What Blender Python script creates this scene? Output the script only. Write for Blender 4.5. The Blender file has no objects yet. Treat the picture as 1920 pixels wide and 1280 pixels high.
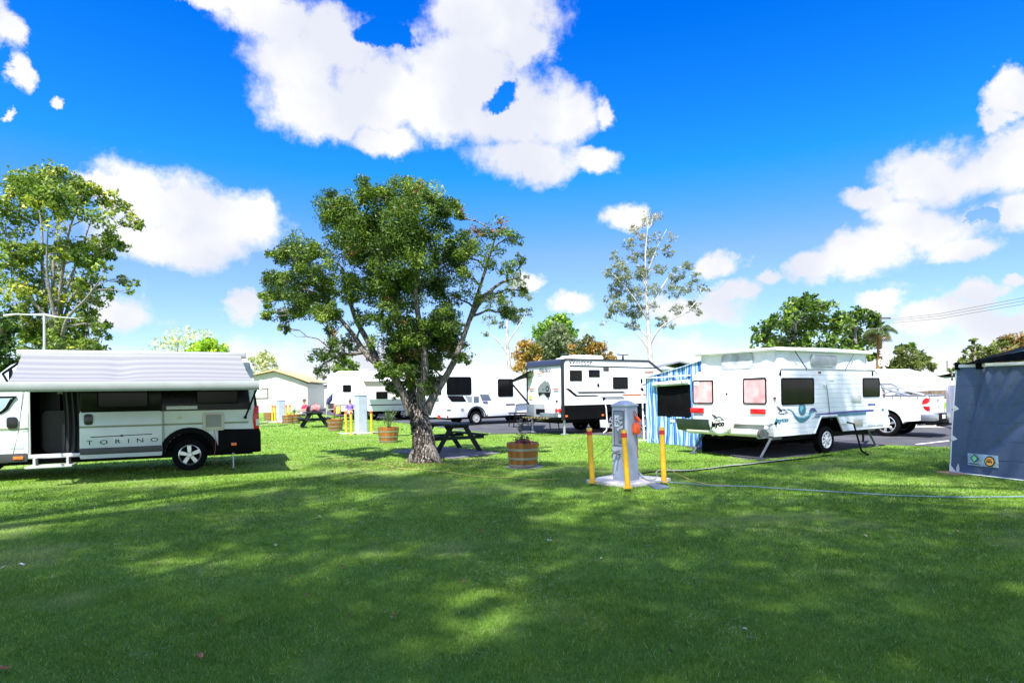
import bpy, bmesh, math, random
import numpy as np
from mathutils import Vector, Matrix, noise as mnoise
R = math.radians
random.seed(7); rng = np.random.default_rng(7)
scene = bpy.context.scene
COL = scene.collection

# ---------------------------------------------------------------- camera
CH, CF, ROLL = 1.6, 1150.0, R(0.8)            # eye height, focal length in photo pixels, roll
cam_d = bpy.data.cameras.new('camera'); cam = bpy.data.objects.new('camera', cam_d); COL.objects.link(cam)
cam_d.sensor_width = 36.0; cam_d.lens = 36.0 * CF / 1920.0
cam_d.shift_x = 0.0; cam_d.shift_y = (735 - 640) / 1920.0
cam_d.clip_start = 0.05; cam_d.clip_end = 4000
cam.location = (0, 0, CH)
cam.rotation_euler = (Matrix.Rotation(R(90), 3, 'X') @ Matrix.Rotation(-ROLL, 3, 'Z')).to_euler()
scene.camera = cam
_c, _s = math.cos(ROLL), math.sin(ROLL)

def ray(px, py):
    a, b = px - 960.0, 735.0 - py
    # shift moves the frame, the roll turns it about its own centre: undo both
    b -= 95.0
    b += 95.0
    return Vector(((a * _c + b * _s) / CF, 1.0, (-a * _s + b * _c) / CF))
def gnd(px, py, z=0.0):
    d = ray(px, py); t = (z - CH) / d.z
    return Vector((d.x * t, t, z))
def at(px, py, Y):
    d = ray(px, py); return Vector((d.x * Y, Y, CH + d.z * Y))

# ---------------------------------------------------------------- exposure, sun, sky
scene.view_settings.view_transform = 'Standard'
scene.view_settings.look = 'None'
scene.view_settings.gamma = 1.0
scene.view_settings.exposure = 1.4
scene.view_settings.use_curve_mapping = False
scene.cycles.max_bounces = 6; scene.cycles.transparent_max_bounces = 4
scene.cycles.diffuse_bounces = 3; scene.cycles.glossy_bounces = 3
scene.cycles.caustics_reflective = False; scene.cycles.caustics_refractive = False

SUN = Vector((-0.16, -0.60, 1.0)).normalized()
SUN_EL = math.asin(SUN.z); SUN_AZ = math.atan2(SUN.x, SUN.y)
sd = bpy.data.lights.new('sun', 'SUN'); sd.energy = 4.8; sd.angle = R(0.8); sd.color = (1.0, 0.965, 0.90)
so = bpy.data.objects.new('sun', sd); COL.objects.link(so)
so.rotation_euler = SUN.to_track_quat('Z', 'Y').to_euler(); so.location = (0, 0, 60)

def build_world():
    w = bpy.data.worlds.new('World'); scene.world = w; w.use_nodes = True
    nt = w.node_tree; N = nt.nodes; L = nt.links; N.clear()
    def nd(t, **k):
        n = N.new(t)
        for a, v in k.items(): setattr(n, a, v)
        return n
    def mth(op, a, b=None, c=None, clamp=False):
        n = nd('ShaderNodeMath', operation=op, use_clamp=clamp)
        for i, v in enumerate((a, b, c)):
            if v is None: continue
            if isinstance(v, (int, float)): n.inputs[i].default_value = v
            else: L.new(v, n.inputs[i])
        return n.outputs[0]
    out = nd('ShaderNodeOutputWorld'); bg = nd('ShaderNodeBackground'); L.new(bg.outputs[0], out.inputs[0])
    sky = nd('ShaderNodeTexSky', sky_type='NISHITA', sun_disc=False, sun_elevation=SUN_EL, sun_rotation=SUN_AZ,
             altitude=100, air_density=1.0, dust_density=0.6, ozone_density=2.0)
    tc = nd('ShaderNodeTexCoord'); sep = nd('ShaderNodeSeparateXYZ'); L.new(tc.outputs['Generated'], sep.inputs[0])
    az = mth('ARCTAN2', sep.outputs[0], sep.outputs[1]); el = mth('ARCSINE', sep.outputs[2])
    P = nd('ShaderNodeCombineXYZ'); L.new(az, P.inputs[0]); L.new(el, P.inputs[1])
    # warped coordinates give the blobs ragged cauliflower edges
    nz = nd('ShaderNodeTexNoise'); nz.inputs['Scale'].default_value = 7.0; nz.inputs['Detail'].default_value = 9; nz.inputs['Roughness'].default_value = 0.66
    L.new(P.outputs[0], nz.inputs['Vector'])
    sub = nd('ShaderNodeVectorMath', operation='SUBTRACT'); L.new(nz.outputs['Color'], sub.inputs[0]); sub.inputs[1].default_value = (.5, .5, .5)
    ma = nd('ShaderNodeVectorMath', operation='MULTIPLY_ADD'); L.new(sub.outputs[0], ma.inputs[0]); ma.inputs[1].default_value = (0.12, 0.11, 0); L.new(P.outputs[0], ma.inputs[2])
    Q = ma.outputs[0]
    def ae(px, py):
        d = ray(px, py).normalized(); return math.atan2(d.x, d.y), math.asin(d.z)
    def blobs(lst):
        acc = None
        for (px, py, rx, ry) in lst:
            a, e = ae(px, py); a2, _ = ae(px + rx, py); _, e2 = ae(px, py - ry)
            ra, re = abs(a2 - a), abs(e2 - e)
            v = nd('ShaderNodeVectorMath', operation='MULTIPLY_ADD'); L.new(Q, v.inputs[0])
            v.inputs[1].default_value = (1 / ra, 1 / re, 0); v.inputs[2].default_value = (-a / ra, -e / re, 0)
            l = nd('ShaderNodeVectorMath', operation='LENGTH'); L.new(v.outputs[0], l.inputs[0])
            if acc is None: acc = l.outputs['Value']
            else: acc = mth('SMOOTH_MIN', acc, l.outputs['Value'], 0.18)
        return acc
    clouds = [(395, -12, 100, 30), (500, 30, 110, 60), (560, 110, 110, 90), (600, 190, 125, 75), (720, 180, 145, 95), (722, 262, 75, 34), (640, 225, 70, 40), (860, 130, 150, 110), (930, 45, 130, 80), (640, 70, 110, 70), (985, 95, 60, 50),
              (830, 190, 110, 80), (960, 215, 125, 80), (1050, 215, 85, 70), (985, 300, 115, 54), (1115, 298, 62, 30), (880, 20, 90, 60), (1135, 205, 20, 34),
              (255, 370, 90, 75), (350, 395, 120, 90), (445, 415, 120, 80), (330, 455, 190, 45), (205, 345, 60, 28), (500, 400, 50, 45),
              (25, 40, 46, 52), (40, 130, 27, 46), (112, 188, 19, 18), (5, 195, 12, 12),
              (458, 570, 40, 28), (1168, 402, 54, 34), (1350, 500, 54, 24), (1370, 552, 62, 26), (1290, 580, 120, 32), (1075, 575, 44, 24), (1445, 530, 30, 14),
              (1905, 175, 62, 44), (1860, 215, 50, 26), (1880, 290, 140, 66), (1740, 320, 125, 72), (1640, 372, 66, 30), (1900, 385, 80, 52), (1720, 430, 120, 60), (1790, 470, 75, 32), (1620, 480, 100, 50), (1520, 505, 70, 36), (1690, 395, 90, 40),
              (1840, 556, 60, 26), (1905, 530, 30, 14), (1660, 570, 60, 24), (1780, 600, 150, 34), (225, 585, 75, 44), (990, 530, 34, 28), (1880, 620, 120, 40)]
    holes = [(725, 60, 60, 32), (938, 172, 46, 22), (1830, 402, 30, 14)]
    D = mth('SUBTRACT', 1.0, blobs(clouds))
    H = mth('SUBTRACT', 1.0, blobs(holes))
    # fair-weather cloud elsewhere: a bank near the horizon, scattered cloud away from the view
    nb = nd('ShaderNodeTexNoise'); nb.inputs['Scale'].default_value = 4.0; nb.inputs['Detail'].default_value = 8; nb.inputs['Roughness'].default_value = 0.6
    vs = nd('ShaderNodeVectorMath', operation='MULTIPLY'); L.new(P.outputs[0], vs.inputs[0]); vs.inputs[1].default_value = (1.0, 2.6, 1); L.new(vs.outputs[0], nb.inputs['Vector'])
    band = nd('ShaderNodeMapRange', interpolation_type='SMOOTHSTEP'); L.new(el, band.inputs[0]); band.inputs[1].default_value = 0.0; band.inputs[2].default_value = 0.21; band.inputs[3].default_value = 0.17; band.inputs[4].default_value = -0.30
    D2 = mth('ADD', mth('SUBTRACT', nb.outputs[0], 0.5), band.outputs[0])
    aside = nd('ShaderNodeMapRange', interpolation_type='SMOOTHSTEP'); L.new(mth('ABSOLUTE', az), aside.inputs[0]); aside.inputs[1].default_value = 0.85; aside.inputs[2].default_value = 1.2; aside.inputs[3].default_value = -1; aside.inputs[4].default_value = 0.0
    D3 = mth('ADD', mth('SUBTRACT', nb.outputs[0], 0.47), aside.outputs[0])
    dens = mth('SUBTRACT', mth('MAXIMUM', mth('MAXIMUM', D, mth('MULTIPLY', D2, 2.2)), mth('MULTIPLY', D3, 1.5)), mth('MULTIPLY', mth('MAXIMUM', H, 0.0), 1.5))
    fz = nd('ShaderNodeTexNoise'); fz.inputs['Scale'].default_value = 30.0; fz.inputs['Detail'].default_value = 6; fz.inputs['Roughness'].default_value = .62; L.new(P.outputs[0], fz.inputs['Vector'])
    dens = mth('ADD', dens, mth('MULTIPLY', mth('SUBTRACT', fz.outputs[0], 0.5), 0.85))
    al = nd('ShaderNodeMapRange', interpolation_type='SMOOTHSTEP'); L.new(dens, al.inputs[0]); al.inputs[1].default_value = -0.10; al.inputs[2].default_value = 0.46
    # sky colour: nishita, deepened
    hs = nd('ShaderNodeHueSaturation'); hs.inputs['Saturation'].default_value = SKY_SAT; hs.inputs['Value'].default_value = 1.0; L.new(sky.outputs[0], hs.inputs['Color'])
    tint = nd('ShaderNodeMix', data_type='RGBA', blend_type='MULTIPLY'); tint.inputs[0].default_value = 1.0
    L.new(hs.outputs[0], tint.inputs[6])
    rp = nd('ShaderNodeValToRGB'); L.new(mth('DIVIDE', el, 0.8), rp.inputs[0]); E = rp.color_ramp.elements
    E[0].position = .10; E[0].color = (*SKY_T[0], 1); E[1].position = .68; E[1].color = (*SKY_T[3], 1)
    for p, c in ((.272, SKY_T[1]), (.424, SKY_T[2])): e = E.new(p); e.color = (*c, 1)
    tm = nd('ShaderNodeMix', data_type='RGBA', blend_type='MULTIPLY'); tm.inputs[0].default_value = 1; L.new(rp.outputs[0], tm.inputs[6]); tm.inputs[7].default_value = SKY_TINT; L.new(tm.outputs[2], tint.inputs[7])
    # thick middles of the clouds are faintly lavender grey, tops bright
    sh = nd('ShaderNodeTexNoise'); sh.inputs['Scale'].default_value = 5.0; sh.inputs['Detail'].default_value = 6
    vo = nd('ShaderNodeVectorMath', operation='ADD'); L.new(P.outputs[0], vo.inputs[0]); vo.inputs[1].default_value = (3.1, 0.4, 0); L.new(vo.outputs[0], sh.inputs['Vector'])
    shr = nd('ShaderNodeMapRange', interpolation_type='SMOOTHSTEP'); L.new(mth('ADD', sh.outputs[0], mth('MULTIPLY', mth('MINIMUM', dens, 0.30), 0.25)), shr.inputs[0]); shr.inputs[1].default_value = 0.46; shr.inputs[2].default_value = 0.70
    cc = nd('ShaderNodeMix', data_type='RGBA'); L.new(shr.outputs[0], cc.inputs[0]); cc.inputs[6].default_value = CLOUD_HI; cc.inputs[7].default_value = CLOUD_LO
    mx = nd('ShaderNodeMix', data_type='RGBA'); L.new(al.outputs[0], mx.inputs[0]); L.new(tint.outputs[2], mx.inputs[6]); 
    # unseen cloud behind the viewer is boosted as fill light for the shaded areas
    bk = nd('ShaderNodeMapRange', interpolation_type='SMOOTHSTEP'); L.new(mth('ABSOLUTE', az), bk.inputs[0]); bk.inputs[1].default_value = .9; bk.inputs[2].default_value = 2.0; bk.inputs[3].default_value = 1.0; bk.inputs[4].default_value = CLOUD_BACK_FILL
    vs2 = nd('ShaderNodeVectorMath', operation='SCALE'); L.new(cc.outputs[2], vs2.inputs[0]); L.new(bk.outputs[0], vs2.inputs['Scale']); L.new(vs2.outputs[0], mx.inputs[7])
    L.new(mx.outputs[2], bg.inputs[0]); bg.inputs[1].default_value = SKY_STR
SKY_STR = 0.09
SKY_SAT = 1.35
SKY_TINT = (1.47, 2.26, 2.9, 1)
CLOUD_HI = (4.5, 4.5, 4.55, 1)
CLOUD_LO = (3.5, 3.62, 4.05, 1)
SKY_T = [(.50, .33, .33), (.66, .355, .335), (.115, .375, .40), (0.0, .28, .45)]
CLOUD_BACK_FILL = 3.4
build_world()

# ---------------------------------------------------------------- helpers
MATS = {}
def mat(name, col, rough=0.6, metal=0.0, var=0.08, vscale=3.0, bump=0.0, bscale=40.0, spec=0.5, col2=None, coat=0.0, detail=4):
    """principled material with a little procedural colour and roughness variation"""
    if name in MATS: return MATS[name]
    m = bpy.data.materials.new(name); m.use_nodes = True; nt = m.node_tree; N = nt.nodes; L = nt.links
    b = N['Principled BSDF']
    tc = N.new('ShaderNodeTexCoord'); nz = N.new('ShaderNodeTexNoise'); nz.inputs['Scale'].default_value = vscale; nz.inputs['Detail'].default_value = detail
    L.new(tc.outputs['Object'], nz.inputs['Vector'])
    mx = N.new('ShaderNodeMix'); mx.data_type = 'RGBA'
    c1 = tuple(min(1, c * (1 + var)) for c in col); c2 = col2 or tuple(c * (1 - var) for c in col)
    mx.inputs[6].default_value = (*c1, 1); mx.inputs[7].default_value = (*c2, 1)
    rm = N.new('ShaderNodeMapRange'); L.new(nz.outputs[0], rm.inputs[0]); rm.inputs[1].default_value = 0.3; rm.inputs[2].default_value = 0.7
    L.new(rm.outputs[0], mx.inputs[0]); L.new(mx.outputs[2], b.inputs['Base Color'])
    b.inputs['Roughness'].default_value = rough; b.inputs['Metallic'].default_value = metal
    b.inputs['Specular IOR Level'].default_value = spec; b.inputs['Coat Weight'].default_value = coat
    if bump:
        n2 = N.new('ShaderNodeTexNoise'); n2.inputs['Scale'].default_value = bscale; n2.inputs['Detail'].default_value = 5
        L.new(tc.outputs['Object'], n2.inputs['Vector'])
        bp = N.new('ShaderNodeBump'); bp.inputs['Strength'].default_value = bump; bp.inputs['Distance'].default_value = 0.02
        L.new(n2.outputs[0], bp.inputs['Height']); L.new(bp.outputs[0], b.inputs['Normal'])
    MATS[name] = m; return m

SIDE = lambda u, v, o: (u, -o, v)
REAR = lambda u, v, o: (-o, -u, v)
TAIL = lambda u, v, o: (o, u, v)
TOP = lambda u, v, o: (u, v, o)

class MB:
    """collects shapes and links them as ONE mesh object"""
    def __init__(s): s.bm = bmesh.new(); s.mi = 0
    def _add(s, vs, fs, bev=0.0, seg=2):
        v = [s.bm.verts.new(p) for p in vs]
        faces = [s.bm.faces.new([v[i] for i in f]) for f in fs]
        for f in faces: f.material_index = s.mi
        if bev:
            es = {e for f in faces for e in f.edges}
            res = bmesh.ops.bevel(s.bm, geom=list(es), offset=bev, segments=seg, profile=0.5, affect='EDGES', clamp_overlap=True)
            for f in res['faces']: f.material_index = s.mi
        return s
    def box(s, x0, y0, z0, x1, y1, z1, bev=0.0):
        P = [(x, y, z) for z in (z0, z1) for (x, y) in ((x0, y0), (x1, y0), (x1, y1), (x0, y1))]
        return s._add(P, [(0, 3, 2, 1), (4, 5, 6, 7), (0, 1, 5, 4), (1, 2, 6, 5), (2, 3, 7, 6), (3, 0, 4, 7)], bev)
    def prism(s, pts, o0, o1, plane=SIDE, bev=0.0, seg=2):
        n = len(pts)
        P = [plane(u, v, o0) for u, v in pts] + [plane(u, v, o1) for u, v in pts]
        F = [tuple(range(n)), tuple(reversed(range(n, 2 * n)))] + [(i, (i + 1) % n, n + (i + 1) % n, n + i) for i in range(n)]
        return s._add(P, F, bev, seg)
    def rrect(s, u0, v0, u1, v1, r, o0, o1, plane=SIDE, bev=0.0, n=4):
        return s.prism(rr(u0, v0, u1, v1, r, n), o0, o1, plane, bev)
    def ring(s, u0, v0, u1, v1, r, w, o0, o1, plane=SIDE):
        A = rr(u0, v0, u1, v1, r, 4); B = rr(u0 + w, v0 + w, u1 - w, v1 - w, max(r - w, .004), 4); n = len(A)
        P = [plane(u, v, o0) for u, v in A] + [plane(u, v, o1) for u, v in A] + [plane(u, v, o0) for u, v in B] + [plane(u, v, o1) for u, v in B]
        F = []
        for i in range(n):
            j = (i + 1) % n
            F += [(i, j, n + j, n + i), (n + i, n + j, 3 * n + j, 3 * n + i), (3 * n + i, 3 * n + j, 2 * n + j, 2 * n + i), (2 * n + i, 2 * n + j, j, i)]
        return s._add(P, F)
    def cyl(s, p0, p1, r0, r1=None, n=12, cap=True):
        return s.tube([p0, p1], [r0, r0 if r1 is None else r1], n, cap)
    def tube(s, pts, r, n=8, cap=True):
        pts = [Vector(p) for p in pts]; m = len(pts)
        rs = r if isinstance(r, (list, tuple)) else [r] * m
        vs = []; up = None
        for i, p in enumerate(pts):
            t = (pts[min(i + 1, m - 1)] - pts[max(i - 1, 0)])
            t = t.normalized() if t.length > 1e-9 else Vector((0, 0, 1))
            if up is None: up = t.orthogonal().normalized()
            up = (up - t * up.dot(t)); up = up.normalized() if up.length > 1e-6 else t.orthogonal().normalized()
            b = t.cross(up)
            for k in range(n):
                a = 2 * math.pi * k / n
                vs.append(p + (up * math.cos(a) + b * math.sin(a)) * rs[i])
        F = [(i * n + k, i * n + (k + 1) % n, (i + 1) * n + (k + 1) % n, (i + 1) * n + k) for i in range(m - 1) for k in range(n)]
        if cap: F += [tuple(reversed(range(n))), tuple(range((m - 1) * n, m * n))]
        return s._add(vs, F)
    def lathe(s, prof, n=24, origin=(0, 0, 0), axis='Z', cap=False):
        vs = []
        for (r, h) in prof:
            for k in range(n):
                a = 2 * math.pi * k / n; c, d = r * math.cos(a), r * math.sin(a)
                p = {'Z': (c, d, h), 'Y': (c, h, d), 'X': (h, c, d)}[axis]
                vs.append((p[0] + origin[0], p[1] + origin[1], p[2] + origin[2]))
        m = len(prof)
        F = [(i * n + k, i * n + (k + 1) % n, (i + 1) * n + (k + 1) % n, (i + 1) * n + k) for i in range(m - 1) for k in range(n)]
        if cap: F += [tuple(range(n)), tuple(range((m - 1) * n, m * n))]
        return s._add(vs, F)
    def poly(s, pts): return s._add(pts, [tuple(range(len(pts)))])
    def grid(s, fn, nu, nv):
        P = [fn(i / nu, j / nv) for j in range(nv + 1) for i in range(nu + 1)]
        return s._add(P, [(j * (nu + 1) + i, j * (nu + 1) + i + 1, (j + 1) * (nu + 1) + i + 1, (j + 1) * (nu + 1) + i) for j in range(nv) for i in range(nu)])
    def build(s, name, mats, parent=None, smooth=True, ang=38, solid=0.0):
        if not isinstance(mats, (list, tuple)): mats = [mats]
        bm = s.bm
        bmesh.ops.recalc_face_normals(bm, faces=bm.faces)
        if solid:
            bmesh.ops.solidify(bm, geom=list(bm.faces), thickness=solid)
        if smooth:
            for f in bm.faces: f.smooth = True
            for e in bm.edges:
                if len(e.link_faces) == 2 and e.calc_face_angle(0) > R(ang): e.smooth = False
        me = bpy.data.meshes.new(name); bm.to_mesh(me); bm.free()
        for m in mats: me.materials.append(m)
        o = bpy.data.objects.new(name, me); COL.objects.link(o)
        if parent: o.parent = parent
        return o

def rr(u0, v0, u1, v1, r, n=4):
    if u0 > u1: u0, u1 = u1, u0
    if v0 > v1: v0, v1 = v1, v0
    r = min(r, (u1 - u0) / 2.01, (v1 - v0) / 2.01); P = []
    for cx, cy, a0 in ((u1 - r, v1 - r, 0), (u0 + r, v1 - r, 90), (u0 + r, v0 + r, 180), (u1 - r, v0 + r, 270)):
        for k in range(n + 1):
            a = R(a0 + 90 * k / n); P.append((cx + r * math.cos(a), cy + r * math.sin(a)))
    return P

def tag(o, label=None, cat=None, group=None, kind=None):
    if label: o['label'] = label
    if cat: o['category'] = cat
    if group: o['group'] = group
    if kind: o['kind'] = kind
    return o
def thing(name, label, cat, loc=(0, 0, 0), rz=0.0, group=None):
    o = bpy.data.objects.new(name, None); COL.objects.link(o); o.empty_display_size = 0.2
    o.location = loc; o.rotation_euler = (0, 0, rz)
    return tag(o, label, cat, group)
def copy_tree(o, parent=None):
    c = o.copy(); COL.objects.link(c)
    if parent: c.parent = parent
    for ch in list(o.children): copy_tree(ch, c)
    return c
def text(body, size, u, v, plane, m, parent, o=0.004, ext=0.0015, shear=0.0, spacing=1.0, bold=0.0, sx=1.0, name='lettering', rot=0.0, align='LEFT'):
    cu = bpy.data.curves.new('t', 'FONT'); cu.body = body; cu.size = size; cu.shear = shear; cu.space_character = spacing
    cu.offset = bold; cu.extrude = ext; cu.align_x = align; cu.resolution_u = 3
    ob = bpy.data.objects.new('t', cu); COL.objects.link(ob)
    dg = bpy.context.evaluated_depsgraph_get(); me = bpy.data.meshes.new_from_object(ob.evaluated_get(dg))
    bpy.data.objects.remove(ob); bpy.data.curves.remove(cu)
    cr, sr = math.cos(rot), math.sin(rot)
    for q in me.vertices:
        x, y, z = q.co; x *= sx
        q.co = plane(u + x * cr - y * sr, v + x * sr + y * cr, o + z)
    me.name = name; me.materials.clear(); me.materials.append(m)
    t = bpy.data.objects.new(name, me); COL.objects.link(t); t.parent = parent
    return t

class Frame:
    """pose of a vehicle standing on the ground; turns a line of sight into a point on one of its faces"""
    def __init__(s, X, Y, yaw): s.X, s.Y, s.yaw = X, Y, yaw; s.c, s.s = math.cos(yaw), math.sin(yaw)
    def _loc(s, p): dx, dy = p[0] - s.X, p[1] - s.Y; return (dx * s.c + dy * s.s, -dx * s.s + dy * s.c)
    def side(s, px, py, c=0.0):
        d = ray(px, py); o = s._loc((0, 0)); e = (d.x * s.c + d.y * s.s, -d.x * s.s + d.y * s.c)
        t = (c - o[1]) / e[1]; return (o[0] + e[0] * t, CH + d.z * t)
    def cross(s, px, py, c=0.0):
        d = ray(px, py); o = s._loc((0, 0)); e = (d.x * s.c + d.y * s.s, -d.x * s.s + d.y * s.c)
        t = (c - o[0]) / e[0]; return (o[1] + e[1] * t, CH + d.z * t)
    def rear(s, px, py, c=0.0): y, z = s.cross(px, py, c); return (-y, z)

# shared materials
WHITE = mat('white_paint', (0.80, 0.81, 0.82), 0.35, var=0.03, vscale=1.2, coat=0.3)
OFFW = mat('off_white_plastic', (0.72, 0.72, 0.70), 0.5, var=0.05)
BLACK = mat('black_plastic', (0.004, 0.004, 0.0045), 0.6, var=0.3, spec=.06)
BLACKG = mat('black_gloss_panel', (0.004, 0.004, 0.005), 0.2, var=0.2, spec=.15)
RUBBER = mat('tyre_rubber', (0.006, 0.006, 0.007), 0.9, var=0.3, vscale=12, bump=0.3, spec=.06)
ALLOY = mat('alloy_silver', (0.62, 0.63, 0.65), 0.3, 0.85, var=0.06)
GALV = mat('galvanised_steel', (0.42, 0.44, 0.46), 0.45, 0.6, var=0.15, vscale=9)
GLASS = mat('dark_tinted_glass', (0.004, 0.0045, 0.005), 0.08, var=0.4, vscale=2.2, spec=0.09)
REDL = mat('red_lens', (0.55, 0.012, 0.012), 0.2, var=0.15, vscale=20)
ORL = mat('amber_lens', (0.75, 0.16, 0.02), 0.25, var=0.15, vscale=20)
INK = mat('black_vinyl', (0.006, 0.006, 0.008), 0.5, spec=.1)
ROPE_Y = mat('yellow_cord_plastic', (0.42, 0.30, 0.12), 0.6)
CONC = mat('pale_concrete', (0.40, 0.38, 0.35), 0.9, var=0.16, vscale=5, bump=0.4, bscale=60)

def wheel(parent, x, y, r, w, rr_=None, style='slots', mat_rim=None, side=-1):
    """tyre with its rim as a sub-part; axle along local y, outer face towards side*y"""
    rr_ = rr_ or r * 0.62
    o = MB(); h = w / 2
    prof = [(rr_, -h * .8), (rr_ + .02, -h * .95), (r * .86, -h), (r * .97, -h * .85), (r, -h * .6)]
    for k in range(-3, 4):
        prof += [(r, h * (k * .16 - .05)), (r - .008, h * (k * .16 - .03)), (r - .008, h * (k * .16 + .03)), (r, h * (k * .16 + .05))]
    prof += [(r, h * .6), (r * .97, h * .85), (r * .86, h), (rr_ + .02, h * .95), (rr_, h * .8)]
    o.lathe(prof, 40, (x, y, r), 'Y')
    t = o.build('wheel', RUBBER, parent)
    q = MB(); f = y + side * h * .72
    q.lathe([(rr_ - .0, f + side * .02), (rr_ * .93, f + side * .028), (rr_ * .88, f), (rr_ * .86, f - side * .08)], 36, (x, 0, r), 'Y')
    q.mi = 1; q.lathe([(rr_ * .87, f - side * .05), (0.001, f - side * .05)], 24, (x, 0, r), 'Y'); q.mi = 0
    q.lathe([(rr_ * .26, f - side * .03), (rr_ * .26, f + side * .022), (rr_ * .2, f + side * .034), (.001, f + side * .034)], 20, (x, 0, r), 'Y')
    ns = {'slots': 5, 'round': 8, 'star': 6, 'plain': 12}[style]
    for k in range(ns):
        a = 2 * math.pi * (k + .3) / ns; ca, sa = math.cos(a), math.sin(a)
        w0, w1 = {'slots': (.16, .20), 'round': (.10, .13), 'star': (.10, .16), 'plain': (.08, .16)}[style]
        P = []
        for (rad, ww) in ((rr_ * .2, w0 * rr_), (rr_ * .9, w1 * rr_)):
            for sg in (-1, 1): P.append((x + ca * rad - sa * ww * sg, r + sa * rad + ca * ww * sg))
        q.prism([P[0], P[1], P[3], P[2]], -(f + side * .012), -(f - side * .02), SIDE, 0.004, 1)
        if style in ('slots', 'round'):
            q.cyl((x + ca * rr_ * .13, f + side * .036, r + sa * rr_ * .13), (x + ca * rr_ * .13, f + side * .046, r + sa * rr_ * .13), rr_ * .03, n=6)
    q.build('rim', [mat_rim or ALLOY, BLACK], t)
    return t

def window(parent, a, b, r=0.06, w=0.03, plane=SIDE, glass=None, frame=None, name='window', o=0.0, proud=0.018):
    """framed window between two (u, v) corners; the pane is a sub-part set a little back in its frame"""
    u0, u1 = sorted((a[0], b[0])); v0, v1 = sorted((a[1], b[1]))
    m = MB(); m.ring(u0, v0, u1, v1, r, w, o - 0.01, o + proud, plane)
    f = m.build(name, frame or BLACK, parent)
    m = MB(); m.rrect(u0 + w * .8, v0 + w * .8, u1 - w * .8, v1 - w * .8, max(r - w * .8, .005), o - .008, o + proud * .5, plane)
    m.build('pane', glass or GLASS, f)
    return f
def panel(parent, name, m, a, b, r=0.02, o0=0.0, o1=0.012, plane=SIDE, bev=0.003):
    q = MB(); u0, u1 = sorted((a[0], b[0])); v0, v1 = sorted((a[1], b[1]))
    q.rrect(u0, v0, u1, v1, r, o0 - .003, o1, plane, bev); return q.build(name, m, parent)
# ---------------------------------------------------------------- ground
def struct(o): return tag(o, kind='structure')
def lawn_material(name):
    m = bpy.data.materials.new(name); m.use_nodes = True; nt = m.node_tree; N = nt.nodes; L = nt.links; b = N['Principled BSDF']
    tc = N.new('ShaderNodeTexCoord')
    def nz(sc, det, ro=.55):
        n = N.new('ShaderNodeTexNoise'); n.inputs['Scale'].default_value = sc; n.inputs['Detail'].default_value = det; n.inputs['Roughness'].default_value = ro
        L.new(tc.outputs['Object'], n.inputs['Vector']); return n.outputs[0]
    def mix(f, a, c):
        n = N.new('ShaderNodeMix'); n.data_type = 'RGBA'; L.new(f, n.inputs[0])
        for i, v in ((6, a), (7, c)):
            if isinstance(v, tuple): n.inputs[i].default_value = v
            else: L.new(v, n.inputs[i])
        return n.outputs[2]
    def rng_(x, a, b2):
        n = N.new('ShaderNodeMapRange'); L.new(x, n.inputs[0]); n.inputs[1].default_value = a; n.inputs[2].default_value = b2; return n.outputs[0]
    fine = rng_(nz(55, 6, .7), .35, .65); mid = rng_(nz(1.3, 5), .4, .62); dry = rng_(nz(.45, 6, .7), .56, .72)
    c = mix(fine, (0.075, 0.165, 0.012, 1), (0.18, 0.31, 0.055, 1))
    c = mix(mid, c, (0.13, 0.23, 0.022, 1))
    c = mix(dry, c, (0.30, 0.38, 0.10, 1))
    L.new(c, b.inputs['Base Color']); b.inputs['Roughness'].default_value = 0.85; b.inputs['Specular IOR Level'].default_value = 0.15
    bp = N.new('ShaderNodeBump'); bp.inputs['Strength'].default_value = .8; bp.inputs['Distance'].default_value = .03; L.new(nz(38, 6, .75), bp.inputs['Height']); L.new(bp.outputs[0], b.inputs['Normal'])
    return m
LAWN = lawn_material('mown_lawn')
q = MB(); q._add([(-1500, -300, 0), (1500, -300, 0), (1500, 2500, 0), (-1500, 2500, 0)], [(0, 1, 2, 3)]); struct(q.build('lawn', LAWN))

ASPH = mat('worn_asphalt', (0.050, 0.050, 0.058), 0.95, var=0.35, vscale=1.2, bump=0.6, bscale=90)
GRAVEL = mat('pale_gravel_road', (0.33, 0.30, 0.26), 0.95, var=0.3, vscale=2.5, bump=0.6, bscale=60)
def road_poly(pts, z, n=1):
    P = []
    for i in range(len(pts)):
        a, b = Vector(pts[i]), Vector(pts[(i + 1) % len(pts)])
        P.append((a.x, a.y, z))
    return P
# near edge of the sealed road in front of the parked vans, then back along its far side
near = [(2300, 843), (1960, 841), (1775, 838), (1663, 834), (1582, 844), (1500, 856), (1400, 862), (1330, 847), (1270, 834), (1215, 822), (1120, 815), (1050, 812)]
N_ = [gnd(*p) for p in near]
N_ += [Vector((-.6, 23.6, 0)), Vector((-2.6, 27.2, 0)), Vector((-6, 33.5, 0)), Vector((-12, 44, 0)), Vector((-30, 75, 0))]
F_ = [Vector((-22, 80, 0)), Vector((-4, 49, 0)), Vector((3, 38, 0)), Vector((9, 33, 0)), Vector((18, 28, 0)), Vector((26, 22, 0))]
ROADP = N_ + F_
def jag(P, amp=0.05, step=0.25):
    out = []; n = len(P)
    for i in range(n):
        a, b = P[i], P[(i + 1) % n]; k = max(1, int((b - a).length / step)) if i < 12 else 1
        for j in range(k):
            p = a.lerp(b, j / k); w = mnoise.noise(Vector((p.x * 1.7, p.y * 1.7, 3))) * amp * 3
            out.append((p.x + w * .3, p.y + w, 0.004))
    return out
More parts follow.
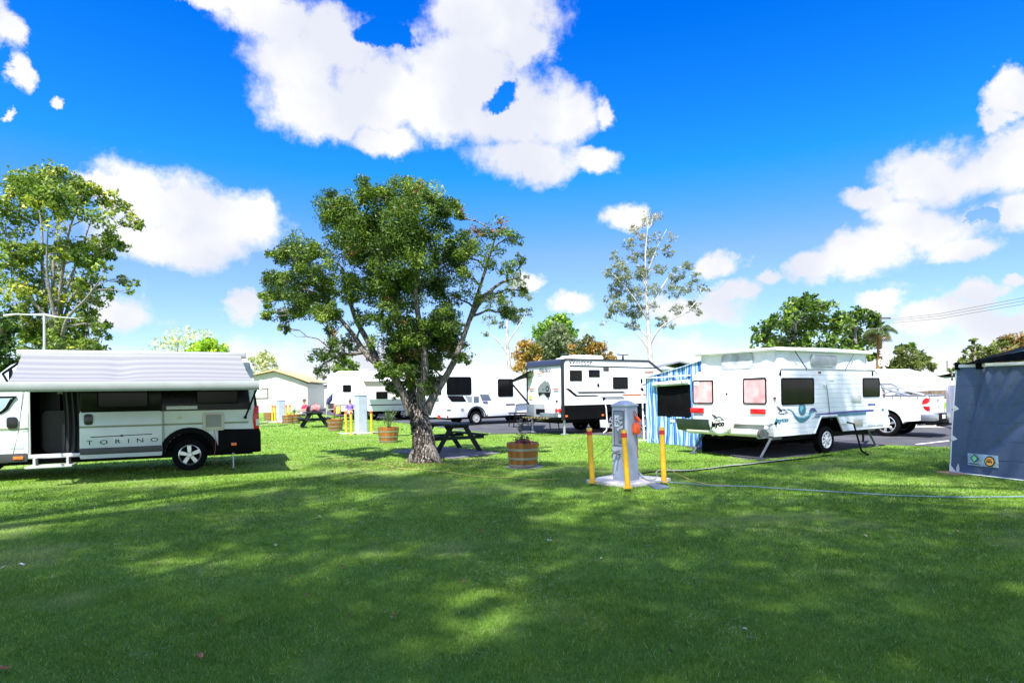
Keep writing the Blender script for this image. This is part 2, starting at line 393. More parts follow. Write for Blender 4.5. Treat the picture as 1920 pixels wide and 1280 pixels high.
q = MB(); q.poly(jag(ROADP)); bmesh.ops.triangulate(q.bm, faces=q.bm.faces[:]); struct(q.build('road', ASPH, smooth=False))
ROAD2D = [(p.x, p.y) for p in ROADP]
# thin worn white line and pale dust on the road
q = MB(); A, B = gnd(1720, 833, .008), gnd(1782, 826, .008); q.poly([A, B, B + Vector((.02, .14, 0)), A + Vector((.02, .14, 0))]); struct(q.build('road_line', mat('road_paint', (0.6, 0.6, 0.6), .8, var=.3, vscale=8)))
# dry earth and gravel beyond the road
q = MB(); q.poly([(p[0], p[1], 0.008) for p in [(14.0, 24.5), (30, 19), (60, 40), (16, 46), (9, 36)]]); struct(q.build('gravel_path', GRAVEL, smooth=False))
q = MB(); q.poly([gnd(1020, 806, .008), gnd(1170, 803, .008), gnd(1170, 811, .008), gnd(1075, 809, .008)]); struct(q.build('dirt_strip', mat('bare_dirt', (0.33, 0.22, 0.15), .95, var=.3, vscale=4), smooth=False))

# ---------------------------------------------------------------- grass blades
def pip(x, y, poly):
    ins = np.zeros(len(x), bool); n = len(poly)
    for i in range(n):
        x0, y0 = poly[i]; x1, y1 = poly[(i + 1) % n]
        if y0 == y1: continue
        c = ((y0 > y) != (y1 > y)) & (x < (x1 - x0) * (y - y0) / (y1 - y0) + x0); ins ^= c
    return ins
def vnoise(x, y, sc, seed):
    r = np.random.default_rng(seed); T = r.random((64, 64))
    u, v = x * sc + 100, y * sc + 100; i, j = np.floor(u).astype(int), np.floor(v).astype(int); a, b = u - i, v - j
    a = a * a * (3 - 2 * a); b = b * b * (3 - 2 * b); i0, j0, i1, j1 = i % 64, j % 64, (i + 1) % 64, (j + 1) % 64
    return (T[i0, j0] * (1 - a) + T[i1, j0] * a) * (1 - b) + (T[i0, j1] * (1 - a) + T[i1, j1] * a) * b
def fbm(x, y, sc, seed): return (vnoise(x, y, sc, seed) * .55 + vnoise(x, y, sc * 2.1, seed + 1) * .28 + vnoise(x, y, sc * 4.3, seed + 2) * .17)

def mesh_np(name, V, faces_n, k, colors, m, parent=None):
    """V: (faces_n*k, 3) vertices, every face has its own k vertices"""
    me = bpy.data.meshes.new(name); nv = len(V)
    me.vertices.add(nv); me.vertices.foreach_set('co', V.astype(np.float32).ravel())
    me.loops.add(nv); me.loops.foreach_set('vertex_index', np.arange(nv, dtype=np.int32))
    me.polygons.add(faces_n); me.polygons.foreach_set('loop_start', np.arange(0, nv, k, dtype=np.int32))
    me.polygons.foreach_set('loop_total', np.full(faces_n, k, dtype=np.int32))
    at_ = me.color_attributes.new('tint', 'FLOAT_COLOR', 'POINT')
    c = np.ones((faces_n, 4), np.float32); c[:, :3] = colors; at_.data.foreach_set('color', np.repeat(c, k, axis=0).ravel())
    me.update(calc_edges=True); me.materials.append(m)
    o = bpy.data.objects.new(name, me); COL.objects.link(o)
    if parent: o.parent = parent
    return o
def leaf_material(name, trans=0.35, rough=0.5, spec=0.25):
    m = bpy.data.materials.new(name); m.use_nodes = True; nt = m.node_tree; N = nt.nodes; L = nt.links; b = N['Principled BSDF']
    a = N.new('ShaderNodeAttribute'); a.attribute_name = 'tint'; L.new(a.outputs['Color'], b.inputs['Base Color'])
    b.inputs['Roughness'].default_value = rough; b.inputs['Specular IOR Level'].default_value = spec
    t = N.new('ShaderNodeBsdfTranslucent'); mu = N.new('ShaderNodeMix'); mu.data_type = 'RGBA'; mu.blend_type = 'MULTIPLY'; mu.inputs[0].default_value = 1
    L.new(a.outputs['Color'], mu.inputs[6]); mu.inputs[7].default_value = (1.5, 1.6, .6, 1); L.new(mu.outputs[2], t.inputs[0])
    mx = N.new('ShaderNodeMixShader'); mx.inputs[0].default_value = trans; L.new(b.outputs[0], mx.inputs[1]); L.new(t.outputs[0], mx.inputs[2])
    L.new(mx.outputs[0], N['Material Output'].inputs[0]); return m
GRASSM = leaf_material('grass_blade', .35, .55, .2)

PADS = []      # 2-D polygons kept clear of blades; filled before grass() runs
def grass():
    Vs, Cs = [], []
    bands = [(3.0, 5.2, 9500, .0034, .027), (5.2, 8.5, 4200, .0052, .029), (8.5, 14, 1300, .0098, .033), (14, 24, 280, .020, .036), (24, 45, 40, .045, .05)]
    for (y0, y1, dens, w, h) in bands:
        xl0, xl1 = -960 / CF * y1 * 1.03, 960 / CF * y1 * 1.03
        n = int((xl1 - xl0) * (y1 - y0) * dens)
        x = rng.uniform(xl0, xl1, n); y = rng.uniform(y0, y1, n)
        k = np.abs(x) < y * 960 / CF * 1.04; x, y = x[k], y[k]
        cl = fbm(x, y, 6.0, 11); k = rng.random(len(x)) < .45 + 1.1 * cl; x, y = x[k], y[k]
        k = ~pip(x, y, ROAD2D)
        for P in PADS: k &= ~pip(x, y, P)
        x, y = x[k], y[k]; n = len(x)
        hh = h * rng.uniform(.5, 1.25, n) * (.75 + .5 * fbm(x, y, 1.1, 5)); a = rng.uniform(0, 2 * np.pi, n)
        lx = rng.normal(0, .55, n) * hh; ly = rng.normal(0, .55, n) * hh
        ww = w * rng.uniform(.6, 1.3, n) * .5
        V = np.zeros((n, 3, 3)); dx, dy = np.cos(a) * ww, np.sin(a) * ww
        V[:, 0] = np.c_[x - dx, y - dy, np.full(n, -.002)]; V[:, 1] = np.c_[x + dx, y + dy, np.full(n, -.002)]; V[:, 2] = np.c_[x + lx, y + ly, hh]
        big = fbm(x, y, .55, 21); sm = fbm(x, y, 3.5, 31); dryf = np.clip((fbm(x, y, .8, 41) - .585) * 7, 0, 1) * .75
        g = np.array([.060, .128, .004]); lgt = np.array([.215, .345, .05]); dr = np.array([.34, .36, .16])
        t = np.clip(rng.normal(.40, .42, n) + (big - .5) * .9 + (sm - .5) * .6 + (vnoise(x, y, 13, 33) - .5) * .55 + (vnoise(x, y, 31, 34) - .5) * .6, 0, 1.35)[:, None]
        C = g * (1 - t) + lgt * t; C = C * (1 - dryf[:, None]) + dr * dryf[:, None]
        pale = rng.random(n) < .08; C[pale] = np.array([.36, .40, .16]) * rng.uniform(.6, 1.2, (pale.sum(), 1)) * 1.2
        Vs.append(V.reshape(-1, 3)); Cs.append(np.clip(C, .004, 1))
        # pale clippings lying flat, gathered in drifts
        if y0 < 14:
            m_ = int((xl1 - xl0) * (y1 - y0) * {3.0: 380, 5.2: 230, 8.5: 90}[y0]); x = rng.uniform(xl0, xl1, m_); y = rng.uniform(y0, y1, m_)
            k = (np.abs(x) < y * .86) & (fbm(x, y, 1.3, 51) * .7 + fbm(x, y * .6, .35, 52) * .5 > .66); x, y = x[k], y[k]; m_ = len(x)
            k = ~pip(x, y, ROAD2D)
            for P in PADS: k &= ~pip(x, y, P)
            x, y = x[k], y[k]; m_ = len(x); a = rng.normal(.2, .9, m_); l = rng.uniform(.02, .06, m_); w2 = w * .45
            V = np.zeros((m_, 3, 3)); z = rng.uniform(.018, .036, m_)
            V[:, 0] = np.c_[x - np.sin(a) * w2, y + np.cos(a) * w2, z]; V[:, 1] = np.c_[x + np.sin(a) * w2, y - np.cos(a) * w2, z]; V[:, 2] = np.c_[x + np.cos(a) * l, y + np.sin(a) * l, z + rng.uniform(-.008, .012, m_)]
            Vs.append(V.reshape(-1, 3)); Cs.append(np.array([.52, .56, .36]) * rng.uniform(.5, 1.1, (m_, 1)))
    V = np.concatenate(Vs); C = np.concatenate(Cs)
    o = mesh_np('grass', V, len(V) // 3, 3, C, GRASSM)
    tag(o, 'short mown green grass of the lawn with pale clippings', 'grass', kind='stuff'); print('grass blades', len(V) // 3)
# ---------------------------------------------------------------- trees
def bark(name, c1, c2, scale=14, bump=0.8, stretch=(3, 3, .6)):
    m = bpy.data.materials.new(name); m.use_nodes = True; nt = m.node_tree; N = nt.nodes; L = nt.links; b = N['Principled BSDF']
    tc = N.new('ShaderNodeTexCoord'); mp = N.new('ShaderNodeMapping'); mp.inputs['Scale'].default_value = stretch; L.new(tc.outputs['Object'], mp.inputs[0])
    n = N.new('ShaderNodeTexNoise'); n.inputs['Scale'].default_value = scale; n.inputs['Detail'].default_value = 7; n.inputs['Roughness'].default_value = .7; L.new(mp.outputs[0], n.inputs['Vector'])
    rp = N.new('ShaderNodeValToRGB'); rp.color_ramp.elements[0].position = .40; rp.color_ramp.elements[0].color = (*c1, 1); rp.color_ramp.elements[1].position = .60; rp.color_ramp.elements[1].color = (*c2, 1)
    L.new(n.outputs[0], rp.inputs[0]); L.new(rp.outputs[0], b.inputs['Base Color']); b.inputs['Roughness'].default_value = .9; b.inputs['Specular IOR Level'].default_value = .1
    bp = N.new('ShaderNodeBump'); bp.inputs['Strength'].default_value = bump; bp.inputs['Distance'].default_value = .05; L.new(n.outputs[0], bp.inputs['Height']); L.new(bp.outputs[0], b.inputs['Normal'])
    return m
BARK_PAPER = bark('paperbark', (.022, .018, .015), (.30, .265, .235))
BARK_GREY = bark('grey_bark', (.12, .10, .085), (.36, .33, .30), 8)
BARK_WHITE = bark('white_gum_bark', (.22, .19, .16), (.58, .54, .50), 5, .4)
BARK_DARK = bark('dark_bark', (.03, .022, .016), (.14, .11, .085))
LEAFM = leaf_material('tree_leaf', .30, .45, .3)

def leaf_mesh(name, C, size, aspect, cols, parent, droop=0.0, m=None, fold=False):
    """one diamond per leaf, random attitude; C (n,3) positions, size (n,)"""
    n = len(C); d = rng.normal(0, 1, (n, 3)); d[:, 2] -= droop; d /= np.linalg.norm(d, axis=1)[:, None]
    e = rng.normal(0, 1, (n, 3)); e -= d * (e * d).sum(1)[:, None]; e /= np.linalg.norm(e, axis=1)[:, None]
    s = size[:, None]; V = np.zeros((n, 4, 3))
    V[:, 0] = C - d * s * .5; V[:, 2] = C + d * s * .5; V[:, 1] = C + e * s * aspect * .5; V[:, 3] = C - e * s * aspect * .5
    return mesh_np(name, V.reshape(-1, 3), n, 4, cols, m or LEAFM, parent)

def blob_leaves(blobs, cover, leaf, palette, sub=14, subr=.30, flat=.8, patch=None, tight=.5, aspect=.45):
    """blobs: (centre, radii, density). leaves gather in sub-clumps spread through each blob"""
    P, S, K, TW = [], [], [], []
    for (c, r, dn) in blobs:
        r = np.array(r, float); area = math.pi * r[0] * r[2]
        ns = max(4, int(sub * max(.6, (r.mean() / .8)) ** 1.3)); nl = int(cover * area * dn / (.25 * leaf * leaf * aspect)) + 5
        u = rng.normal(0, 1, (ns, 3)); u /= np.linalg.norm(u, axis=1)[:, None]; u *= (rng.uniform(.12, 1, (ns, 1)) ** .45)
        cc = np.array(c) + u * r * .86; w = rng.uniform(.4, 1.4, ns); w /= w.sum()
        idx = rng.choice(ns, nl, p=w); rad = r.mean() * subr * rng.uniform(.6, 1.35, ns)
        g = rng.normal(0, 1, (nl, 3)); g /= (np.linalg.norm(g, axis=1)[:, None] + 1e-6); g *= rng.uniform(0, 1, (nl, 1)) ** tight
        g[:, 2] *= flat
        P.append(cc[idx] + g * rad[idx][:, None]); S.append(rng.uniform(.65, 1.3, nl) * leaf)
        tone = rng.normal(0, .35, ns); K.append(tone[idx] + rng.normal(0, .35, nl)); TW.append((np.array(c), cc))
    P = np.concatenate(P); S = np.concatenate(S); K = np.concatenate(K)
    pal = np.array(palette); t = np.clip((K + 1) / 2, 0, .999) * (len(pal) - 1); i = t.astype(int); f = (t - i)[:, None]
    C = pal[i] * (1 - f) + pal[np.minimum(i + 1, len(pal) - 1)] * f
    if patch is not None: C = patch(P, C)
    return P, S, np.clip(C, .002, 1), TW

def limb_nearest(limbs, p):
    best = None
    for L_ in limbs:
        for i, (q, r) in enumerate(L_):
            d = (q - p).length + max(0, q.z - p.z + .1) * 1.5
            if best is None or d < best[0]: best = (d, q, r)
    return best[1], best[2]
def branches(q, limbs, TW, r0=.05, rt=.008, twigs=3, wob=.12, n=5, sn=3):
    for (c, subs) in TW:
        c = Vector(c); a, ra = limb_nearest(limbs, c); L_ = (c - a).length
        if L_ < .05: continue
        r1 = min(ra * .8, r0 * (0.5 + L_ * .35)); pts = []; rs = []
        for k in range(5):
            t = k / 4; p = a.lerp(c, t); p.z += math.sin(t * math.pi) * L_ * .10
            if 0 < k < 4: p += Vector([random.uniform(-1, 1) * wob * L_ * .5 for _ in range(3)])
            pts.append(p); rs.append(r1 * (1 - t) + rt * 1.6 * t)
        q.tube(pts, rs, n, False)
        for sc in random.sample(list(subs), min(twigs, len(subs))):
            sc = Vector(sc); b = pts[random.choice((2, 3, 4))]; m = b.lerp(sc, .5) + Vector([random.uniform(-1, 1) * .06 * L_ for _ in range(3)])
            q.tube([b, m, sc], [rt * 1.5, rt, rt * .5], sn, False)
def limb(pts, r):
    """pts [(px, py, Y)] -> smooth list of (point, radius)"""
    P = [at(*p) for p in pts]; out = []
    n = len(P)
    for i in range(n - 1):
        p0, p1, p2, p3 = P[max(i - 1, 0)], P[i], P[i + 1], P[min(i + 2, n - 1)]
        for k in range(4):
            t = k / 4; v = 0.5 * ((2 * p1) + (-p0 + p2) * t + (2 * p0 - 5 * p1 + 4 * p2 - p3) * t * t + (-p0 + 3 * p1 - 3 * p2 + p3) * t ** 3)
            out.append((v, r[i] + (r[i + 1] - r[i]) * t))
    out.append((P[-1], r[-1])); return out
def px_blobs(lst, Y, ydep=1.0, spread=0.0, dens=1.0, fl=.85):
    out = []
    for b in lst:
        px, py, rp = b[:3]; dy = b[3] if len(b) > 3 and b[3] is not None else random.uniform(-spread, spread); dn = b[4] if len(b) > 4 else dens
        yy = Y + dy; r = rp / CF * Y
        out.append((tuple(at(px, py, yy)), (r, r * ydep, r * fl), dn))
    return out
def tree(name, label, base, limbs, blobs, leafsize, palette, per, group=None, barkm=None, aspect=.45, droop=0., sub=14, subr=.42, twigs=3, r0=.05, cat='tree', patch=None, tn=10, tight=.5):
    root = thing(name, label, cat, (base.x, base.y, 0), 0, group)
    P, S, C, TW = blob_leaves(blobs, per, leafsize, palette, sub, subr, patch=patch, tight=tight, aspect=aspect)
    q = MB()
    for L_ in limbs: q.tube([p for p, r in L_], [r for p, r in L_], tn, False)
    branches(q, limbs, TW, r0, twigs=twigs)
    t = q.build('trunk', barkm or BARK_GREY, root); t.data.transform(Matrix.Translation((-base.x, -base.y, 0)))
    P = P - np.array([base.x, base.y, 0]); leaf_mesh('crown', P, S, aspect, C, root, droop)
    print(name, len(P)); return root

# ---- the paperbark in the middle of the lawn
def paperbark():
    Y = 14.31; base = Vector((-2.14, Y, 0))
    L = []
    L.append(limb([(797, 867, Y), (796, 845, Y), (792, 812, Y), (785, 780, Y), (780, 755, Y), (778, 738, Y)], [.32, .255, .215, .20, .20, .15]))
    L.append(limb([(772, 775, Y), (758, 742, Y - .1), (738, 706, Y - .2), (712, 686, Y - .2), (684, 660, Y - .1), (664, 630, Y + .2), (640, 600, Y + .3), (612, 565, Y)], [.14, .105, .09, .080, .070, .058, .045, .03]))
    L.append(limb([(712, 686, Y - .2), (690, 640, Y + .5), (668, 600, Y + .9), (655, 560, Y + 1.2), (640, 500, Y + 1)], [.09, .07, .06, .05, .03]))
    L.append(limb([(782, 770, Y), (774, 735, Y + .2), (764, 700, Y + .3), (752, 640, Y + .6), (740, 570, Y + .5), (725, 490, Y + .3), (700, 410, Y)], [.13, .08, .07, .06, .05, .04, .025]))
    L.append(limb([(786, 770, Y), (790, 730, Y - .2), (797, 690, Y - .4), (790, 630, Y - .3), (780, 560, Y - .5), (775, 470, Y - .6), (765, 390, Y - .5)], [.15, .10, .082, .07, .055, .04, .025]))
    L.append(limb([(798, 775, Y), (812, 745, Y), (832, 712, Y), (852, 676, Y), (866, 640, Y + .1), (880, 600, Y + .3), (896, 550, Y + .2), (915, 490, Y), (930, 440, Y - .2)], [.13, .095, .08, .072, .062, .054, .042, .03, .018]))
    L.append(limb([(880, 600, Y + .3), (905, 560, Y + .5), (940, 530, Y + .7), (975, 520, Y + .8)], [.06, .045, .035, .02]))
    L.append(limb([(684, 660, Y - .1), (650, 664, Y - .4), (620, 655, Y - .7)], [.05, .03, .015]))
    # butt swell and a root flare leaning to the right
    L.append(limb([(796, 826, Y - .05), (806, 842, Y - .16), (816, 856, Y - .24), (827, 869, Y - .3)], [.10, .13, .11, .03]))
    L.append(limb([(786, 835, Y), (776, 852, Y - .06), (766, 869, Y - .1)], [.08, .10, .04]))
    B = [(650, 390, 46), (705, 368, 38), (755, 362, 42), (815, 382, 34), (848, 392, 22), (690, 425, 52), (750, 425, 58), (628, 412, 28), (800, 432, 42), (700, 475, 50), (760, 485, 55), (655, 455, 40), (860, 405, 12),
         (560, 470, 36), (528, 476, 22), (600, 500, 44), (540, 530, 36), (512, 560, 24), (502, 525, 14), (580, 560, 42), (545, 592, 24), (612, 590, 30), (640, 540, 40), (503, 590, 14), (535, 615, 11), (620, 620, 14, None, .5),
         (700, 530, 42), (760, 545, 46), (735, 595, 34), (800, 525, 42), (835, 480, 36),
         (865, 470, 36), (898, 440, 24, None, .36), (935, 428, 24, None, .34), (962, 448, 18, None, .42), (920, 480, 28, None, .3), (955, 508, 22, None, .45), (976, 545, 16, None, .4), (880, 520, 34, None, .35), (845, 560, 34, None, .42), (905, 565, 24, None, .3), (935, 555, 18, None, .3), (972, 488, 14, None, .5), (952, 585, 16, None, .8),
         (780, 620, 40), (822, 620, 34), (752, 655, 32), (800, 668, 36), (846, 640, 24), (724, 692, 20), (786, 704, 20, None, .5), (758, 694, 20), (866, 668, 20, None, .6), (740, 720, 14, None, .5), (830, 600, 30),
         (598, 668, 18, None, .5), (618, 648, 22, None, .5), (640, 672, 18, None, .4), (600, 694, 14, None, .4), (650, 640, 20, None, .4), (665, 655, 14, None, .4), (770, 640, 36), (815, 655, 34), (745, 675, 28), (805, 690, 28, None, .8), (772, 712, 22, None, .7), (850, 655, 26), (835, 610, 34), (742, 738, 14, None, .8), (762, 726, 16, None, .8), (798, 728, 15, None, .7), (815, 712, 15, None, .7), (728, 720, 14, None, .8), (700, 665, 16, None, .4), (722, 704, 18, None, .9), (700, 640, 18, None, .3), (680, 600, 24, None, .5)]
    bl = px_blobs([(b[0], b[1], b[2] * 1.13, *b[3:]) for b in B], Y, 1.15, 1.0)
    bl2 = []
    for (c, r, d) in bl: bl2.append((c, r, d))
    def patch(P, C):
        # browned-off seed heads and tips here and there
        f = fbm(P[:, 0] * 1.2 + P[:, 1], P[:, 2] * 1.2, 1.6, 71); k = (f > .74) & (rng.random(len(P)) < .7); C[k] = np.array([.26, .13, .055]) * rng.uniform(.6, 1.3, (k.sum(), 1)); return C
    pal = [(.018, .038, .009), (.045, .088, .014), (.105, .17, .022), (.25, .33, .045)]
    t = tree('paperbark_tree', 'large rough-barked tree with a forked flaky trunk standing alone in mid lawn', base, L, bl2, .078, pal, 2.5, barkm=BARK_PAPER, aspect=.34, sub=30, subr=.40, twigs=7, r0=.045, patch=patch, tn=14, tight=.42)
    # ragged bark flakes curling off the trunk
    n = 6500; zz = rng.uniform(0, 1.55, n) ** 1.0; th = rng.uniform(0, 2 * np.pi, n)
    ax = np.array([(p.x - base.x, p.y - base.y, p.z, r) for p, r in L[0]])
    order = np.argsort(ax[:, 2]); cx = np.interp(zz, ax[order, 2], ax[order, 0]); cy = np.interp(zz, ax[order, 2], ax[order, 1]); rr0 = np.interp(zz, ax[order, 2], ax[order, 3])
    rr0 = rr0 * (1 + .03 * np.sin(th * 5 + zz * 3))
    nx, ny = np.cos(th), np.sin(th); tx, ty = -ny, nx
    hh = rng.uniform(.02, .08, n); ww = rng.uniform(.005, .020, n); out = rng.uniform(.0, .04, n)
    V = np.zeros((n, 4, 3)); c0 = np.c_[cx + nx * rr0 * .99, cy + ny * rr0 * .99, zz]
    V[:, 0] = c0 + np.c_[tx * ww, ty * ww, hh]; V[:, 1] = c0 + np.c_[-tx * ww, -ty * ww, hh * .8]
    V[:, 2] = c0 + np.c_[-tx * ww * .6 + nx * out, -ty * ww * .6 + ny * out, -hh * .4]; V[:, 3] = c0 + np.c_[tx * ww * .5 + nx * out * 1.3, ty * ww * .5 + ny * out * 1.3, -hh * .5]
    C = np.where(rng.random((n, 1)) < .5, np.array([[.22, .19, .165]]), np.array([[.035, .027, .022]])) * rng.uniform(.5, 1.4, (n, 1))
    mesh_np('bark_flakes', V.reshape(-1, 3), n, 4, C, leaf_material('bark_flake', .05, .9, .1), t)
paperbark()

# ---- left: tall tree of many upright stems with yellowing tips
def left_trees():
    Y = 34.0; base = at(105, 742, Y)
    L = []
    for i, (x1, y1, x2, y2) in enumerate([(60, 560, 10, 430), (80, 520, 70, 360), (100, 500, 110, 350), (115, 520, 150, 370), (120, 560, 175, 400), (130, 570, 215, 430), (90, 600, 30, 520), (125, 600, 190, 520), (95, 560, 90, 430), (112, 560, 130, 420)]):
        dy = random.uniform(-2, 2)
        L.append(limb([(104 + (i - 4) * 2, 742, Y + dy * .1), (105 + (i - 4) * 3, 660, Y + dy * .3), (x1, y1, Y + dy * .7), ((x1 + x2) / 2 + random.uniform(-6, 6), (y1 + y2) / 2, Y + dy), (x2, y2, Y + dy * 1.3)], [.15, .12, .085, .055, .02]))
    B = [(70, 345, 36), (110, 340, 34), (40, 360, 34), (15, 390, 34, None, .7), (100, 375, 42), (140, 365, 32), (165, 355, 22), (195, 370, 24, None, .8), (225, 385, 18, None, .6), (250, 420, 18, None, .8), (60, 410, 30, None, .45), (150, 400, 26, None, .35), (200, 410, 26, None, .35), (20, 430, 30, None, .4), (110, 430, 24, None, .2), (240, 400, 12, None, .7),
         (30, 470, 28), (60, 470, 22), (110, 470, 26), (150, 470, 28), (190, 460, 26), (215, 450, 22), (230, 462, 14), (160, 490, 26), (10, 490, 22, None, .5), (40, 500, 26), (90, 500, 26, None, .6), (200, 478, 16),
         (130, 530, 30, None, .6), (170, 530, 22), (195, 500, 14), (30, 540, 28, None, .6), (70, 540, 26, None, .6), (10, 530, 24, None, .5), (100, 560, 26, None, .6), (150, 560, 24, None, .8), (190, 560, 20, None, .8), (60, 580, 26), (20, 570, 20, None, .6), (205, 545, 14, None, .6), (228, 528, 13, None, .7), (250, 530, 10, None, .8), (240, 545, 10, None, .5),
         (40, 620, 30), (80, 620, 28), (120, 610, 28), (160, 600, 24), (185, 610, 18), (110, 650, 32), (150, 640, 28), (175, 650, 22), (60, 650, 30), (195, 630, 12, None, .7), (205, 612, 8, None, .8)]
    def patch(P, C):
        f = fbm(P[:, 0] * 1.0, P[:, 2] * 1.3, .42, 81) + np.clip((P[:, 2] - 7.5) * .035, -.2, .14) + np.clip(P[:, 0] * .018 + .46, -.1, .05); k = (f > .655) & (rng.random(len(P)) < .55); C[k] = np.array([.40, .40, .06]) * rng.uniform(.6, 1.4, (k.sum(), 1)); return C
    pal = [(.035, .07, .016), (.09, .145, .026), (.17, .24, .04), (.30, .36, .07)]
    B = [(b[0], b[1], b[2] * 1.12, *b[3:]) for b in B]
    tree('tall_tree', 'tall airy tree with many upright grey stems and yellow-green tips behind the campervan', base, L, px_blobs(B, Y, 1.2, 2.2), .22, pal, 2.1, barkm=BARK_GREY, aspect=.5, sub=24, subr=.34, twigs=8, r0=.05, patch=patch)
    # darker broad-leaved tree at the very edge
    Y = 27.0; base = at(-20, 760, Y)
    L = [limb([(-20, 785, Y), (-15, 700, Y), (0, 640, Y), (5, 600, Y)], [.25, .2, .12, .05])]
    B = [(-10, 600, 28), (15, 590, 18), (-20, 640, 40), (12, 640, 26), (10, 680, 30), (-20, 690, 40), (35, 668, 16), (25, 620, 14)]
    tree('shade_tree', 'dense dark green tree cut off by the left edge of the picture', base, L, px_blobs(B, Y, 1.1, .8), .2, [(.01, .025, .008), (.025, .06, .014), (.06, .12, .02), (.14, .2, .03)], 2.6, barkm=BARK_DARK, sub=16, aspect=.6)
left_trees()

def simple_tree(name, label, base_px, Y, blobs, leaf, pal, per, stem=None, r=.2, barkm=None, group=None, patch=None, **k):
    base = at(*base_px, Y); base.z = 0; top = min(b[1] for b in blobs); cx = sum(b[0] for b in blobs) / len(blobs)
    g = gnd(0, 760); 
    if stem is None: stem = [limb([(base_px[0], base_px[1], Y), ((base_px[0] + cx) / 2, (base_px[1] * 2 + top) / 3, Y), (cx, (base_px[1] + top * 2) / 3, Y), (cx, top + 8, Y)], [r, r * .7, r * .45, r * .15])]
    bz = at(*base_px, Y).z
    for L_ in stem[:1]: L_.insert(0, (Vector((L_[0][0].x, L_[0][0].y, -.05)), L_[0][1] * 1.15))
    return tree(name, label, base, stem, px_blobs(blobs, Y, 1.0, k.pop('spread', 1.0)), leaf, pal, per, group, barkm or BARK_GREY, patch=patch, **k)

GREY = [(.07, .09, .05), (.14, .17, .10), (.23, .26, .17), (.34, .37, .26)]
# tall gum with an open crown of hanging leaves
Y = 52.0
G = [limb([(1222, 756, Y), (1221, 690, Y), (1217, 640, Y), (1214, 590, Y), (1212, 540, Y), (1210, 480, Y), (1214, 430, Y + .3)], [.27, .24, .19, .13, .09, .06, .03]),
     limb([(1219, 645, Y), (1235, 618, Y - .5), (1262, 598, Y - .8), (1290, 582, Y - 1), (1310, 560, Y - 1)], [.10, .075, .055, .04, .02]),
     limb([(1217, 635, Y), (1200, 618, Y + .6), (1175, 608, Y + .8), (1150, 600, Y + 1)], [.08, .06, .04, .02]),
     limb([(1216, 655, Y), (1206, 640, Y), (1190, 622, Y)], [.09, .07, .04]),
     limb([(1214, 600, Y), (1190, 560, Y - .8), (1165, 530, Y - 1), (1145, 510, Y - 1)], [.07, .055, .04, .02]),
     limb([(1213, 580, Y), (1240, 540, Y + .6), (1265, 505, Y + 1), (1285, 500, Y + 1)], [.07, .055, .035, .02]),
     limb([(1212, 540, Y), (1190, 480, Y + .8), (1178, 460, Y + .9)], [.09, .06, .03]),
     limb([(1211, 520, Y), (1230, 470, Y - .5), (1250, 430, Y - .8)], [.08, .05, .02])]
B = [(1215, 412, 20, None, .25), (1235, 405, 14, None, .25), (1190, 432, 14, None, .3), (1180, 455, 16, None, .4), (1205, 450, 18, None, .3), (1232, 445, 14, None, .2), (1258, 445, 14, None, .2), (1252, 470, 16, None, .5), (1218, 478, 22, None, .45), (1190, 478, 16, None, .4), (1150, 478, 12, None, .4), (1160, 495, 16, None, .5),
     (1140, 512, 14, None, .5), (1170, 520, 26, None, .8), (1205, 515, 22, None, .6), (1235, 505, 18, None, .4), (1290, 500, 16, None, .5), (1268, 515, 20, None, .5), (1305, 520, 14, None, .4), (1318, 540, 13, None, .4), (1290, 540, 18, None, .4), (1155, 545, 20, None, .6), (1190, 550, 24, None, .6), (1260, 545, 22, None, .4), (1225, 545, 18, None, .4),
     (1160, 575, 22, None, .7), (1190, 585, 22, None, .8), (1135, 560, 10, None, .3), (1300, 570, 16, None, .4), (1310, 585, 10, None, .4), (1270, 580, 16, None, .3), (1185, 610, 16, None, .5), (1240, 605, 16, None, .6), (1260, 610, 10, None, .3), (1128, 606, 6, None, .3), (1225, 575, 14, None, .3), (1140, 590, 12, None, .5), (1330, 545, 6, None, .3)]
def rustyt(P, C):
    k = (P[:, 2] > 14.5) & (rng.random(len(P)) < .5); C[k] = np.array([.45, .36, .25]) * rng.uniform(.6, 1.2, (k.sum(), 1)); return C
tree('gum_tree', 'tall slender pale-trunked gum with a thin grey-green crown rising behind the black-skirted caravan', at(1222, 756, Y), G, px_blobs(B, Y, 1.0, 1.5), .20, GREY, 2.0, barkm=BARK_WHITE, aspect=.34, droop=.9, sub=26, subr=.32, twigs=12, r0=.05, patch=rustyt)
# thinner gum half hidden by the paperbark
Y = 46.0
G = [limb([(957, 760, Y), (955, 690, Y), (951, 640, Y), (952, 600, Y), (958, 560, Y)], [.17, .15, .12, .08, .04]), limb([(952, 665, Y), (935, 640, Y), (915, 625, Y)], [.07, .05, .03]), limb([(953, 640, Y), (970, 615, Y), (985, 590, Y)], [.07, .05, .03])]
B = [(975, 520, 18, None, .5), (985, 550, 16, None, .5), (960, 540, 20, None, .5), (950, 575, 20, None, .7), (966, 590, 20, None, 1.5), (990, 585, 12, None, .4), (920, 600, 16, None, .4), (910, 625, 10, None, .4), (935, 610, 14, None, .4), (930, 560, 18, None, .5)]
tree('gum_tree', 'thin white-stemmed gum half hidden behind the right side of the flaky-trunked tree', at(957, 760, Y), G, px_blobs(B, Y, 1.0, 1.0), .22, [(.03, .05, .02), (.08, .12, .05), (.2, .25, .12), (.3, .34, .2)], 1.6, barkm=BARK_WHITE, aspect=.35, droop=.7, twigs=6)

